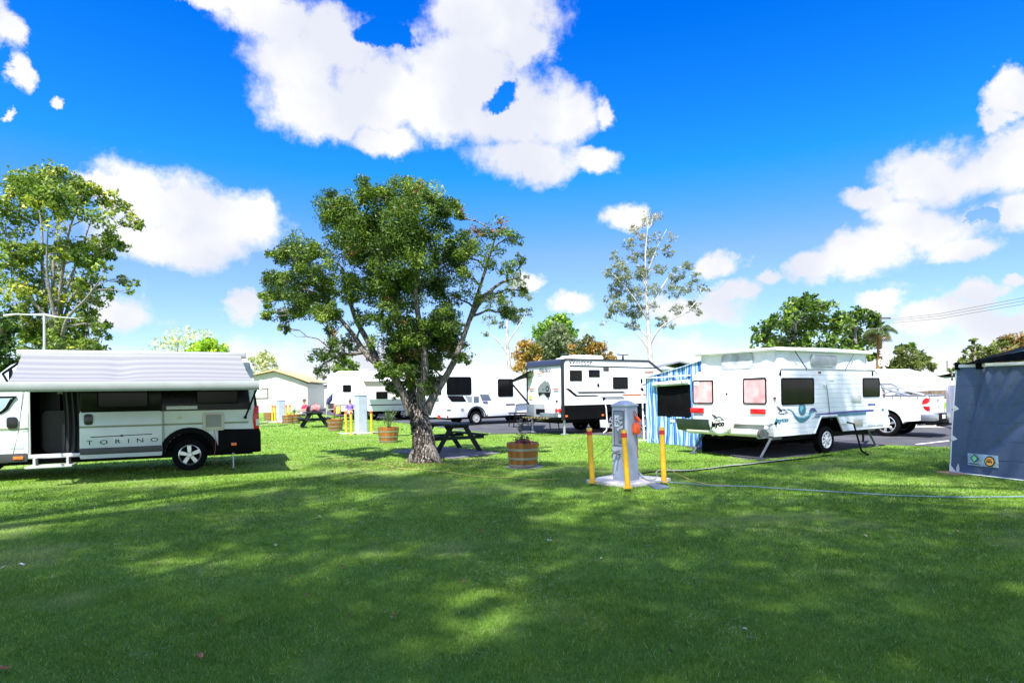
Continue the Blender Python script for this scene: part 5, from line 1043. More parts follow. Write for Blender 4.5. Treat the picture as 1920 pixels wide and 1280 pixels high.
# ---------------------------------------------------------------- motorhome
def motorhome():
    F = Frame(-3.144, 29.503, R(32.9)); S = F.side; RE = F.rear
    t = thing('motorhome', 'white motorhome with big dark windows and grey parallelogram graphics behind the picnic table', 'motorhome', (F.X, F.Y, 0), F.yaw)
    W = 2.3; xw = 1.64; zt = 2.80; ar = .48
    arch = [(xw - ar * math.cos(math.pi * k / 12), .42 + ar * math.sin(math.pi * k / 12)) for k in range(13)]
    q = MB(); q.prism([(0, .40), (xw - ar, .40)] + arch[1:-1] + [(xw + ar, .40), (3.9, .42), (3.95, 1.0), (5.4, 1.05), (5.6, 1.25), (5.0, 1.45), (4.6, 1.95), (4.75, 2.25), (4.4, 2.5), (3.6, zt - .06), (3.2, zt), (.30, zt), (.08, zt - .08), (0, zt - .3)], 0, -W, SIDE, .02); q.build('body', WHITE, t)
    q = MB(); q.prism([(3.95, .42), (5.7, .42), (5.75, .9), (5.4, 1.05), (3.95, 1.0)], -.15, -W + .15, SIDE, .03); q.build('bonnet', WHITE, t)
    q = MB(); q.prism([(xw + (ar + .05) * math.cos(math.pi * k / 12), .42 + (ar + .05) * math.sin(math.pi * k / 12)) for k in range(13)] + [(xw + ar * math.cos(math.pi * k / 12), .42 + ar * math.sin(math.pi * k / 12)) for k in range(12, -1, -1)], -.02, .02); q.build('arch_trim', BLACK, t)
    wheel(t, xw, .14, .33, .22, .2, 'plain', mat('grey_steel_rim', (.35, .35, .35), .5)); wheel(t, xw, W - .14, .33, .22, .2, 'plain', side=1); wheel(t, 4.9, .3, .33, .22, .2, 'plain'); wheel(t, 4.9, W - .3, .33, .22, .2, 'plain', side=1)
    q = MB(); q.box(xw - .6, .3, .3, xw + .6, W - .3, 1.0); q.box(.2, .2, .3, 5, W - .2, .45); q.build('underbody', BLACK, t)
    window(t, S(837, 706), S(884, 740), .10, .04); window(t, S(933, 710), S(962, 743), .08, .04); window(t, RE(798, 707), RE(828, 740), .10, .04, REAR)
    GR = mat('slate_vinyl', (.10, .12, .16), .3); GL = mat('grey_blue_vinyl', (.22, .25, .30), .3)
    for pts, m in (([(838, 742), (868, 742), (875, 753), (847, 753)], INK), ([(872, 742), (885, 743), (885, 754), (878, 754)], GL), ([(888, 743), (898, 743), (898, 755), (888, 755)], GR), ([(899, 739), (916, 739), (922, 751), (904, 751)], GR), ([(904, 752), (914, 752), (916, 757), (907, 757)], GR)):
        q = MB(); q.prism([S(*p) for p in pts], .001, .006); q.build('graphic', m, t)
    a, b = RE(802, 745), RE(823, 753); panel(t, 'louvre', GR, a, b, .02, 0, .01, REAR)
    for p, m in (((823.5, 781), REDL),): c = RE(*p); panel(t, 'tail_light', m, (c[0] - .15, c[1] - .08), (c[0] + .15, c[1] + .08), .03, 0, .03, REAR)
    c = RE(810, 780); panel(t, 'number_plate', mat('plate_grey', (.45, .46, .46), .5), (c[0] - .2, c[1] - .06), (c[0] + .2, c[1] + .06), .01, 0, .02, REAR)
    c = S(839, 781); panel(t, 'side_reflector', REDL, (c[0] - .04, c[1] - .05), (c[0] + .04, c[1] + .05), .01, 0, .012)
    c = S(867, 768); q = MB(); q.cyl((c[0], 0, c[1]), (c[0], -.01, c[1]), .08, n=16); q.build('cap', mat('grey_cap', (.2, .2, .2), .5), t)
    for a, b in (((948, 757), (965, 758.5)), ((837, 768), (845, 769)), ((912, 777), (914, 780))): panel(t, 'handle', BLACK, S(*a), S(*b), .005, 0, .02)
    q = MB(); q.box(.2, -.012, zt - .02, 3.3, .02, zt + .02); q.box(.8, .6, zt - .02, 1.5, 1.3, zt + .1, .02); q.build('roof_rail', OFFW, t)
    return t
motorhome()

# ---------------------------------------------------------------- vehicle and canopy glimpsed between motorhome and caravan
def between():
    F = Frame(1.2, 31.0, R(32)); 
    t = thing('parked_car', 'white car glimpsed between the motorhome and the black-skirted caravan', 'car', (2.2, 34.0, 0), R(32))
    q = MB(); q.prism([(-2.0, .45), (2.3, .45), (2.35, .95), (1.5, 1.08), (1.0, 1.1), (.4, 1.75), (-1.7, 1.80), (-2.05, 1.1)], 0, -1.8, SIDE, .04); q.build('body', WHITE, t)
    q = MB(); q.prism([(-1.6, 1.15), (.85, 1.15), (.35, 1.66), (-1.5, 1.68)], .002, .01); q.prism([(-1.6, 1.15), (.85, 1.15), (.35, 1.66), (-1.5, 1.68)], -1.81, -1.802); q.build('window', GLASS, t)
    q = MB(); q.box(-2.0, -.02, .42, 2.3, .02, .56); q.build('sill', mat('grey_sill', (.2, .22, .25), .5), t)
    for x in (-1.3, 1.4):
        wheel(t, x, .12, .34, .2, .22, 'star'); wheel(t, x, 1.68, .34, .2, .22, 'star', side=1)
    # small awning on black arms sticking out of the black-skirted caravan's far side
    c = thing('side_awning', 'olive canopy on black folding arms behind the map-marked caravan', 'awning', (1.0, 25.5, 0), 0)
    def L(px, py, Y): p = at(px, py, Y); return (p.x - 1.0, p.y - 25.5, p.z)
    q = MB(); q._add([L(955, 716, 24.2), L(1000, 694, 23.8), L(1010, 700, 28), L(960, 717, 28)], [(0, 1, 2, 3)]); q.build('canopy_cloth', mat('olive_cloth', (.06, .07, .035), .8), c, solid=.02)
    q = MB(); q.tube([L(955, 716, 24.2), L(995, 695, 23.8)], .03, 6); q.tube([L(959, 718, 24.2), L(992, 757, 23.6)], .035, 6); q.tube([L(975, 709, 24), L(996, 707, 24)], .02, 6); q.build('arm', BLACK, c)
between()

# ---------------------------------------------------------------- blue striped annex beside the pop-top
def annex():
    F = JF; X = 1.25
    t = thing('annex_tent', 'blue and white striped canvas annex with a rolled-up window flap beside the pop-top', 'annex', (F.X, F.Y, 0), F.yaw)
    ST = bpy.data.materials.new('striped_canvas'); ST.use_nodes = True; nt = ST.node_tree; N = nt.nodes; L = nt.links; b = N['Principled BSDF']; b.inputs['Roughness'].default_value = .8
    tc = N.new('ShaderNodeTexCoord'); mp = N.new('ShaderNodeMapping'); mp.inputs['Scale'].default_value = (1, 1, .16); L.new(tc.outputs['Object'], mp.inputs[0])
    nz = N.new('ShaderNodeTexNoise'); nz.inputs['Scale'].default_value = 9; nz.inputs['Detail'].default_value = 3; L.new(mp.outputs[0], nz.inputs['Vector'])
    sp = N.new('ShaderNodeSeparateXYZ'); L.new(tc.outputs['Object'], sp.inputs[0])
    def mt(op, a, b_=None):
        n = N.new('ShaderNodeMath'); n.operation = op
        for i, v in enumerate((a, b_)):
            if v is None: continue
            if isinstance(v, (int, float)): n.inputs[i].default_value = v
            else: L.new(v, n.inputs[i])
        return n.outputs[0]
    y = mt('ADD', sp.outputs[1], mt('MULTIPLY', sp.outputs[0], 1.0))
    v = mt('ADD', mt('MULTIPLY', y, 3.3), mt('MULTIPLY', mt('SUBTRACT', nz.outputs[0], .5), .55)); fr = mt('FRACT', v)
    cr = N.new('ShaderNodeValToRGB'); E = cr.color_ramp.elements; E[0].position = 0; E[0].color = (.42, .60, .76, 1); E[1].position = 1; E[1].color = (.42, .60, .76, 1)
    for p, c in ((.10, (.55, .68, .78)), (.18, (.02, .09, .38)), (.26, (.04, .20, .52)), (.36, (.14, .36, .62)), (.44, (.008, .03, .26)), (.52, (.02, .10, .42)), (.60, (.26, .46, .68)), (.66, (.66, .72, .76)), (.74, (.12, .34, .62)), (.86, (.03, .14, .48)), (.93, (.3, .5, .7))):
        e = E.new(p); e.color = (*c, 1)
    L.new(fr, cr.inputs[0]); L.new(cr.outputs[0], b.inputs[0])
    nb = N.new('ShaderNodeTexNoise'); nb.inputs['Scale'].default_value = 3; bp = N.new('ShaderNodeBump'); bp.inputs['Strength'].default_value = .4; bp.inputs['Distance'].default_value = .06; L.new(nb.outputs[0], bp.inputs['Height']); L.new(bp.outputs[0], b.inputs['Normal'])
    C = lambda px, py: F.cross(px, py, X)
    yl, zl = C(1211, 708); yw = 2.235; zp = C(1312, 664)[1]; yl2 = C(1219, 830)[0]
    def top(y): return zl + (zp - zl) * (yl - y) / (yl - yw)
    # wall with an opening for the mesh window
    wa, wb = C(1232, 722), C(1296, 782); y1, y0 = wa[0], max(wb[0], yw); z1, z0 = wa[1], wb[1]
    q = MB()
    def g(ya, yb, za, zb, nu=16, nv=10):
        def f(u, v):
            y = ya + (yb - ya) * u; a = za(y) if callable(za) else za; b2 = zb(y) if callable(zb) else zb; z = a + (b2 - a) * v
            return (X + .02 * math.sin(y * 9 + z) * math.sin(z * 2.5), y + (yl2 - yl) * .0, z)
        q.grid(f, nu, nv)
    g(yl, y1, .01, top); g(y1, y0, .01, z0); g(y1, y0, z1, top)
    g(y0, C(1324, 838)[0], .01, lambda y: top(max(y, yw)) if y > yw else .75, 30, 10)
    wl = q.build('end_wall', ST, t, solid=.006)
    q = MB(); q.grid(lambda u, v: (X + .0 + u * 3.0, yl + .03 * math.sin(v * 3) , .01 + v * (zl - .01)), 12, 6); q.build('long_wall', ST, t, solid=.006)
    q = MB(); q.grid(lambda u, v: (X - .05 + u * 3.1, yl + .06 + (yw - yl - .06) * v, zl + .01 + (zp - zl) * v - .04 * math.sin(v * math.pi)), 8, 12); q.build('roof', mat('pale_blue_canvas', (.62, .70, .74), .7), t, solid=.008)
    q = MB(); q.box(X + .005, y0, z0 - .02, X + .012, y1, z1 + .02); q.build('mesh_window', mat('black_mesh', (.005, .005, .006), .8, spec=.05, var=.5, vscale=2, bump=.5, bscale=5), t)
    q = MB(); q.tube([(X - .06, y1 + .08, z1 + .02), (X - .09, (y0 + y1) / 2, z1 + .045), (X - .06, y0, z1 + .07)], .07, 10); q.build('rolled_flap', mat('cream_canvas', (.62, .68, .68), .7, bump=.4, bscale=10), t)
    for f in (.15, .85):
        q = MB(); y = y1 + (y0 - y1) * f; q.tube([(X - .02, y, z1 + .13), (X - .17, y, z1 + .08), (X - .16, y - .03, z1 - .03), (X - .02, y, z1 - .05)], .008, 4); q.build('tie', BLACK, t)
    q = MB(); a = C(1213, 708.5); b_ = C(1297, 703.5); q.tube([(X - .05, a[0] + .2, a[1] - .01), (X - .05, b_[0], b_[1])], .018, 6); q.build('brace_pole', mat('pale_pole', (.7, .72, .72), .4), t)
    q = MB(); c = C(1264, 789); q.box(X - .02, c[0] - .14, c[1] - .03, X - .006, c[0] + .14, c[1] + .03); q.build('label_patch', mat('white_patch', (.7, .72, .74), .6), t)
    q = MB(); c = C(1250, 775); q.box(X + .1, c[0] - .12, c[1] - .12, X + .2, c[0] + .2, c[1] + .12, .01); q.mi = 1; q.box(X + .08, c[0] + .22, c[1] - .2, X + .22, c[0] + .4, c[1] + .05, .01); q.build('seat_backs', [mat('teal_cloth', (.04, .16, .24), .7), mat('grey_cloth', (.25, .27, .28), .7)], t)
    # awning pole outside with its guy rope
    b0 = gnd(1208, 826); t0 = at(1203, 716, b0.y); p = thing('awning_pole', 'white awning pole with clamps and a guy rope at the striped annex corner', 'pole', (b0.x, b0.y, 0))
    q = MB(); d = t0 - b0; q.tube([(0, 0, 0), d * .5, d * .5], .028, 8); q.tube([d * .5, d], .022, 8); q.box(-.18, -.08, 0, .16, .08, .03, .01); q.build('tube', mat('white_pole', (.75, .75, .74), .4), p)
    q = MB(); q.cyl(d * .98, d * 1.06, .03); q.tube([d * .95, d * .95 + Vector((.16, .1, .02))], .02, 6); q.tube([d * .9 + Vector((-.02, 0, 0)), d * .86 + Vector((.03, 0, -.02))], .04, 6); q.build('clamp', BLACK, p)
    q = MB()
    for f in (.42, .24): q.tube([d * f, d * f + Vector((.22, .1, .05)), d * f + Vector((.42, .2, .03))], .016, 6)
    q.build('rail', mat('white_pole', (.75, .75, .74), .4), p)
    g_ = gnd(1232, 832); q = MB(); q.tube([at(1197, 795, b0.y) - Vector((b0.x, b0.y, 0)), g_ - Vector((b0.x, b0.y, 0))], .006, 4); q.build('guy_rope', mat('grey_rope', (.35, .35, .3), .7), p)
annex()
# ---------------------------------------------------------------- white pickup, seen from its rear corner
def ute():
    F = Frame(12.87, 18.95, R(-47.5)); S = F.side; T = lambda px, py, c=0.0: F.cross(px, py, c)
    t = thing('pickup_truck', 'white pickup truck with chrome sports bar and red tail light parked beyond the pop-top', 'pickup truck', (F.X, F.Y, 0), F.yaw)
    UW = mat('white_car_paint', (.80, .80, .81), .4, var=.02, coat=.15); W = 1.86; xw = -1.18; r = .39; ar = .47
    arch = lambda cx, rr_=ar, n=12: [(cx + rr_ * math.cos(math.pi * k / n), .42 + rr_ * math.sin(math.pi * k / n)) for k in range(n + 1)]
    # tub, cab and bonnet as one shell
    lower = [(-5.2, .55), (-4.35 - ar - .05, .5)] + list(reversed(arch(-4.35))) + [(-4.35 + ar + .05, .42), (xw - ar - .02, .42)] + list(reversed(arch(xw))) + [(xw + ar + .04, .50), (-.02, .55), (.0, 1.28), (-.05, 1.31), (-1.58, 1.31), (-1.62, 1.15), (-3.9, 1.15), (-4.3, 1.10), (-5.15, .98), (-5.28, .8)]
    q = MB(); q.prism(lower, 0, -W, SIDE, .015); q.build('body', UW, t)
    q = MB(); cab = [(-1.66, 1.12), (-1.72, 1.72), (-2.0, 1.80), (-2.95, 1.78), (-3.75, 1.14)]
    q._add([(x, (.04 + (z - 1.12) * .22), z) for x, z in cab] + [(x, W - (.04 + (z - 1.12) * .22), z) for x, z in cab], [tuple(range(5)), tuple(reversed(range(5, 10)))] + [(i, (i + 1) % 5, 5 + (i + 1) % 5, 5 + i) for i in range(5)], .02); q.build('cab', UW, t)
    q = MB()
    for sgn, yb in ((-1, 0), (1, W)):
        for pts in ([(-1.80, 1.22), (-1.84, 1.66), (-2.45, 1.68), (-2.5, 1.22)], [(-2.6, 1.22), (-2.55, 1.68), (-2.9, 1.68), (-3.5, 1.22)]):
            o = [(x, (.04 + (z - 1.12) * .22), z) for x, z in pts]; q._add([(x, (y - .008) if yb == 0 else W - y + .008, z) for x, y, z in o], [(0, 1, 2, 3)])
    q._add([(-1.665 + .02, .25, 1.25), (-1.72 + .03, .3, 1.65), (-1.69, W - .3, 1.65), (-1.645, W - .25, 1.25)], [(0, 1, 2, 3)]); q.build('cab_windows', GLASS, t, solid=.006)
    q = MB(); q.box(-1.5, .05, .6, -.04, .10, 1.33); q.mi = 1; q.box(-1.55, -.012, 1.285, -.06, .08, 1.335, .01); q.box(-.06, -.0, 1.285, .02, W, 1.335, .01); q.box(-1.55, W - .08, 1.285, -.06, W + .012, 1.335, .01); q.mi = 2; q.box(-1.56, .06, 1.24, -.05, W - .06, 1.30); q.build('tonneau_cover', [BLACK, mat('grey_rail', (.16, .17, .19), .5), mat('black_tonneau', (.04, .04, .045), .7)], t)
    for k in range(7):
        q = MB(); x = -1.45 + k * .23; q.box(x, -.014, 1.19, x + .014, .0, 1.285); q.build('hook', BLACK, t)
    CHR = mat('chrome', (.42, .43, .45), .28, .8)
    q = MB()
    for y in (.1, W - .1):
        q.tube([(-.55, y, 1.33), (-1.0, y, 1.46), (-1.35, y, 1.62), (-1.5, y, 1.70)], .038, 8); q.tube([(-1.25, y, 1.33), (-1.38, y, 1.66)], .03, 8); q.tube([(-1.45, y, 1.33), (-1.0, y, 1.46)], .022, 8)
    q.tube([(-1.5, .1, 1.70), (-1.5, W - .1, 1.70)], .038, 8); q.tube([(-1.3, .1, 1.55), (-1.3, W - .1, 1.55)], .026, 8); q.build('sports_bar', CHR, t)
    # tail
    a, b = (-.20, S(1724, 746)[1]), (0, S(1724, 770)[1])
    q = MB(); z0, z1 = b[1], a[1]; zm = (z0 + z1) / 2
    q.prism([(.01, z0), (.01, z1), (-.10, z1), (-.17, z1 - .08), (-.18, zm), (-.13, z0 + .08), (-.05, z0)], -.13, .012, SIDE, .006); q.mi = 1; q.prism([(.013, zm - .06), (.013, zm + .07), (-.06, zm + .01), (-.165, zm - .0), (-.165, zm - .06)], -.10, .016, SIDE, .003); tl = q.build('tail_light', [REDL, mat('clear_lens', (.6, .6, .6), .2)], t)
    pass
    panel(t, 'tailgate', UW, (.16, .56), (W - .16, 1.27), .03, 0, .02, TAIL, .01)
    q = MB(); q.box(.02, W / 2 - .13, 1.14, .035, W / 2 + .13, 1.20, .005); q.build('handle', CHR, t)
    q = MB(); q.cyl((.02, W * .56, .98), (.032, W * .56, .98), .05, n=16); q.build('emblem', mat('grey_emblem', (.3, .3, .3), .3, .8), t)
    for ya, yb in ((-.03, .42), (W - .42, W + .03)): q = MB(); q.box(-.22, ya, .52, .17, yb, .74, .03); q.build('bumper', CHR, t)
    q = MB(); q.box(-.05, .42, .50, .15, W - .42, .74, .01); q.box(-.1, -.01, .40, .12, W + .01, .51, .02); q.box(.12, .3, .36, .30, W - .3, .41); q.cyl((.05, W / 2, .44), (.32, W / 2, .44), .035); q.build('tow_bar', BLACK, t)
    q = MB(); q.rrect(W / 2 - .05, .57, W / 2 + .32, .70, .01, .152, .16, TAIL); q.build('number_plate', mat('plate_pale', (.62, .62, .58), .5), t)
    
    q = MB()
    q.box(-5.0, .35, .4, -.3, W - .35, .62)
    for cx in (-4.35, xw): q.box(cx - .55, .30, .4, cx + .55, W - .30, .95)
    q.build('underbody', BLACK, t)
    for cx in (-4.35, xw): wheel(t, cx, .13, r, .25, .27, 'star', mat('bright_alloy', (.7, .7, .72), .25, .8)); wheel(t, cx, W - .13, r, .25, .27, 'star', side=1)
    return t
ute()

# ---------------------------------------------------------------- white canopy caravan beyond the pickup
def white_canopy():
    t = thing('awning_canopy', 'broad white sagging awning canopy with a slatted screen beneath, behind the pickup', 'awning', (16.5, 25.5, 0))
    O = Vector((16.5, 25.5, 0)); A = lambda px, py, Y: at(px, py, Y) - O
    WC = mat('white_awning_cloth', (.66, .66, .70), .7, var=.05, bump=.3, bscale=2)
    p00, p10, p11, p01 = A(1636, 692, 25), A(1706, 692, 28), A(1792, 716, 25), A(1640, 722, 22.5)
    def f(u, v):
        p = (p00.lerp(p10, u)).lerp(p01.lerp(p11, u), v); p.z -= .10 * math.sin(u * math.pi) * math.sin(v * math.pi) + .03 * math.sin(v * 14) * math.sin(u * 3.1); return p
    q = MB(); q.grid(f, 24, 18); q.build('cloth', WC, t, solid=.01)
    q = MB(); a, b = A(1640, 722, 22.5), A(1792, 716, 25); q.grid(lambda u, v: a.lerp(b, u) + Vector((0, .0, -v * .30)), 10, 2); q.build('valance', WC, t, solid=.01)
    q = MB(); a, b = A(1774, 722, 24.6), A(1800, 722, 22.0); q.grid(lambda u, v: a.lerp(b, u) + Vector((.06 * math.sin(u * 9), .0, -v * (a.z - .0))), 14, 6); q.build('side_wall', WC, t, solid=.01)
    q = MB(); a, b = A(1712, 724, 29), A(1773, 722, 29)
    for k in range(26):
        p = a.lerp(b, k / 25); q.box(p.x - .03, p.y, 1.05, p.x + .03 + .02 * math.sin(k * 3), p.y + .03, p.z + .15)
    q.build('slat_screen', mat('brown_slats', (.16, .12, .08), .8, var=.4, vscale=6), t)
    q = MB(); q.box(a.x - .3, a.y + .05, 1.0, b.x + .2, a.y + .1, a.z + .3); q.build('screen_backing', mat('dark_shade_net', (.03, .03, .025), .8), t)
    for px, Y in ((1777, 24.4), (1716, 24.0)):
        q = MB(); p = A(px, 720, Y); q.cyl((p.x, p.y, 0), (p.x, p.y, p.z), .03, n=8); q.build('pole', mat('white_pole', (.75, .75, .74), .4), t)
    # the white caravan the canopy hangs from
    c = thing('caravan', 'white caravan glimpsed between the pickup tailgate and the blue shade wall', 'caravan', (18.5, 29.5, 0), R(20))
    q = MB(); q.box(-5.5, 0, .5, 2.0, 2.3, 2.15, .08); q.build('body', WHITE, c); q = MB(); q.box(-5.2, .2, .3, 1.8, 2.1, .5); q.build('chassis', BLACK, c); wheel(c, -1.5, .15, .33, .2); wheel(c, -.8, .15, .33, .2)
    window(c, (-3.5, 1.2), (-2.4, 1.8)); window(c, (.2, 1.2), (1.3, 1.8))
    # stacked antenna on a mast
    b0 = at(1658, 740, 27); m = thing('tv_antenna', 'white looped television antenna on a mast beside the pop-top roof', 'antenna', (b0.x, b0.y, 0)); WP = mat('white_pole', (.75, .75, .74), .4)
    z1, z2 = at(1658, 661, 27).z, at(1658, 680, 27).z
    q = MB(); q.cyl((0, 0, 1.0), (0, 0, z1 + .15), .022, n=8); q.cyl((0, 0, 0), (0, 0, 1.05), .035, n=8); q.build('mast', WP, m)
    q = MB()
    for s in (-1, 1): q.tube([(0, 0, z1), (s * .17, 0, z1 + .13), (s * .05, 0, z1 + .15)], .022, 5); q.tube([(0, 0, z1), (s * .17, 0, z1 - .13), (s * .05, 0, z1 - .15)], .022, 5)
    q.tube([(-.17, 0, z1), (.17, 0, z1)], .02, 5); q.build('upper_loops', WP, m)
    q = MB()
    for s in (-1, 1): q.tube([(s * .16 + .06 * math.cos(a), 0, z2 + .15 * math.sin(a)) for a in [2 * math.pi * k / 12 for k in range(13)]], .02, 5, False)
    q.tube([(-.2, 0, z2), (.2, 0, z2)], .03, 5); q.tube([(-.08, 0, z2 - .12), (.08, 0, z2 + .12)], .018, 5); q.tube([(.08, 0, z2 - .12), (-.08, 0, z2 + .12)], .018, 5); q.build('lower_loops', WP, m)
white_canopy()

# ---------------------------------------------------------------- blue shade-cloth room at the right edge
def shade_room():
    a = gnd(1783, 886); b = Vector((8.55, 10.0, 0)); d = (b - a).normalized(); yaw = math.atan2(d.y, d.x); F = Frame(a.x, a.y, yaw); S = F.side
    t = thing('shade_annex', 'blue-grey shade-cloth annex wall with white edging and a sticker strip at the right edge', 'annex', (a.x, a.y, 0), yaw)
    BL = bpy.data.materials.new('blue_shade_cloth'); BL.use_nodes = True; nt = BL.node_tree; N = nt.nodes; L = nt.links; bs = N['Principled BSDF']; bs.inputs['Roughness'].default_value = .75
    tc = N.new('ShaderNodeTexCoord'); nz = N.new('ShaderNodeTexNoise'); nz.inputs['Scale'].default_value = 160; nz.inputs['Detail'].default_value = 2; L.new(tc.outputs['Object'], nz.inputs['Vector'])
    cr = N.new('ShaderNodeValToRGB'); cr.color_ramp.elements[0].position = .35; cr.color_ramp.elements[0].color = (.042, .066, .13, 1); cr.color_ramp.elements[1].position = .65; cr.color_ramp.elements[1].color = (.10, .14, .25, 1); L.new(nz.outputs[0], cr.inputs[0]); L.new(cr.outputs[0], bs.inputs[0])
    tl = S(1795, 690); W = 3.2; ht = 1.93; x0 = tl[0]
    def f(u, v):
        z = .02 + v * (ht - .02); x = (0 + (x0) * v) * (1 - u) + u * W; fold = 0
        # tension folds run from the rail clamp down to the lower corner
        for (cx, amp, wd, ang) in ((.60, .11, .05, .5), (.78, .05, .05, .6), (1.0, .06, .07, .75), (1.3, .05, .07, .75), (1.65, .06, .12, .9), (2.2, .07, .08, .5)):
            s_ = x - (.10 + (cx - .10) * v ** .9); fold += min(1, max(0, (x - x0 * v - .02) / .3)) *  amp * math.exp(-(s_ / wd) ** 2) * (.35 + .65 * v * (1.4 - v))
        return (x, -.015 - .02 * math.sin(v * math.pi) + fold - .03 * math.sin(v * 3.1) * math.sin(u * 9), z)
    q = MB(); q.grid(f, 110, 60); q.build('wall', BL, t, ang=180)
    WE = mat('white_binding', (.72, .72, .74), .6)
    q = MB(); q.tube([f(0, k / 14) for k in range(15)], .012, 5); q.tube([f(k / 20, 0) for k in range(21)], .012, 5); q.build('edge_binding', WE, t)
    q = MB()
    for z in (.05, .62, 1.17):
        p = Vector((x0 * z / ht, -.03, z)); s = .10 if z > .1 else .13; q._add([p + Vector((0, -.012, s)), p + Vector((0, -.012, -s * .4)), p + Vector((s * 1.1, -.012, s * .15 if z > .1 else -s * .3))], [(0, 1, 2)])
    q.build('corner_patches', WE, t, solid=.004)
    q = MB()
    for k in range(1, 6): z = .32 * k; q.tube([(x0 * z / ht + .02 + (W - .05) * i / 60, f((i / 60), z / ht)[1] - .001, z + .006 * math.sin(i * .7)) for i in range(61)], .0025, 3)
    q.build('seams', mat('navy_seam', (.03, .045, .09), .8), t)
    P_ = lambda px, py: S(px, py, -.05)
    a_, b_ = P_(1813, 849), P_(1872, 877); u0, u1, v0, v1 = a_[0], b_[0], min(a_[1], b_[1]) , max(a_[1], b_[1])
    q = MB(); q.grid(lambda u, v: (u0 + (u1 - u0) * u, min(f((u0 + (u1 - u0) * u) / W, (v0 + (v1 - v0) * v) / ht)[1], -.02) - .012, v0 + (v1 - v0) * v), 14, 4); st = q.build('sticker', mat('pale_blue_sticker', (.30, .44, .52), .5, var=.2, vscale=12), t)
    yy = -.075; SP = lambda u, v, o: (u, yy - o, v)
    cu, cv = u0 + (u1 - u0) * .28, v0 + (v1 - v0) * .62; s = (v1 - v0) * .36; k = .9
    q = MB(); q.prism([(cu - s * k, cv), (cu, cv + s), (cu + s * k, cv), (cu, cv - s)], 0, .002, SP); q.mi = 1; s *= .72; q.prism([(cu - s * k, cv), (cu, cv + s), (cu + s * k, cv), (cu, cv - s)], .003, .005, SP); q.mi = 0
    q.prism([(u0 + .05, v0 + .03), (u0 + (u1 - u0) * .5, v0 + .02), (u0 + (u1 - u0) * .5, v0 + .032), (u0 + .05, v0 + .045)], 0, .003, SP); q.build('diamond_mark', [INK, mat('mint_mark', (.22, .62, .32), .5)], st)
    cu, cv = u0 + (u1 - u0) * .76, v0 + (v1 - v0) * .48; s = (v1 - v0) * .42
    q = MB(); q.prism([(cu + s * math.cos(a) * .95, cv + s * math.sin(a)) for a in [2 * math.pi * i / 24 for i in range(24)]], 0, .002, SP); q.mi = 1; q.prism([(cu + s * .8 * math.cos(a) * .95, cv + s * .8 * math.sin(a)) for a in [2 * math.pi * i / 24 for i in range(24)]], .003, .005, SP); q.build('round_mark', [INK, mat('orange_mark', (.75, .36, .08), .5)], st)
    text('1974', s * .62, cu - s * .62, cv - s * .30, SP, INK, st, o=.007, sx=.9, bold=.002); text('SINCE', s * .30, cu - s * .42, cv + s * .28, SP, INK, st, o=.007)
    # frame: rail, corner pole, knuckles
    q = MB(); q.box(x0 - .02, -.05, ht, W, -.01, ht + .055, .006); q.build('top_rail', WE, t)
    q = MB(); q.box(x0 - .05, .0, .0, x0 - .005, .045, ht + .05, .006); q.box(W - .05, 0, 0, W, .045, ht + .05); q.build('corner_pole', WE, t)
    q = MB(); q.cyl((x0 + .02, -.03, ht - .04), (x0 + .02, -.03, ht + .10), .04, n=10); q.box(.50, -.07, ht - .04, .60, .0, ht + .13, .01); q.build('knuckle', BLACK, t)
    q = MB()
    for z in (.60, 1.17, .08): q.cyl((x0 * z / ht - .03, -.03, z), (x0 * z / ht + .03, -.035, z), .010, n=6)
    q.build('toggles', BLACK, t)
    # black return wall behind and roof sheet with its green hem
    q = MB(); e0, e1 = F._loc(gnd(1776, 872)), (x0, .03); q._add([(e0[0], e0[1] + .25, .02), (0.0, .03, .03), (x0 - .0, .03, ht), (e0[0] + .15, e0[1] + .2, 1.35)], [(0, 1, 2, 3)]); q.build('return_wall', mat('black_shade_cloth', (.006, .006, .007), .9, spec=.05), t, solid=.01)
    q = MB(); q._add([(x0, .0, ht + .06), (W, .0, ht + .06), (W + .3, 2.6, 2.75), (x0 + .2, 2.6, 2.75)], [(0, 1, 2, 3)])
    r1, r2 = S(1812, 686, 0), S(1922, 656, 0)
    q = MB(); q._add([(x0 + .08, .10, ht + .06), (x0 + .9, -.05, ht + .10), (W, -.05, ht + .85), (W, 2.4, ht + .95), (x0 + .3, 2.2, ht + .55)], [(0, 1, 2, 3, 4)]); rf = q.build('roof_sheet', mat('black_fly_sheet', (.006, .007, .008), .9, spec=.05), t, solid=.02)
    tp = Vector(at(1811, 686, 11.2)) - Vector((a.x, a.y, 0)); te = Vector(at(1930, 655, 9.6)) - Vector((a.x, a.y, 0)); cc, ss = math.cos(-yaw), math.sin(-yaw); RZ = lambda p: (p.x * cc - p.y * ss, p.x * ss + p.y * cc, p.z)
    q = MB(); q.tube([RZ(tp), RZ(te)], .014, 6); q.build('green_hem', mat('teal_binding', (.04, .28, .25), .6), rf)
    q = MB(); A_, B_ = RZ(tp), RZ(te); q._add([A_, B_, (B_[0], B_[1] + .0, ht + .07), (x0 + .1, -.03, ht + .06)], [(0, 1, 2, 3)]); q.build('gable', mat('black_fly_sheet', (.006, .007, .008), .9, spec=.05), rf, solid=.01)
    q = MB(); c = gnd(1777, 888); l = F._loc((c.x, c.y)); q.prism([(l[0] - .18, l[1] - .05), (l[0] + .22, l[1] - .1), (l[0] + .26, l[1] + .1), (l[0] - .1, l[1] + .15)], .0, .03, TOP); q.build('peg_board', mat('tan_board', (.45, .26, .14), .8), t)
    return t
shade_room()
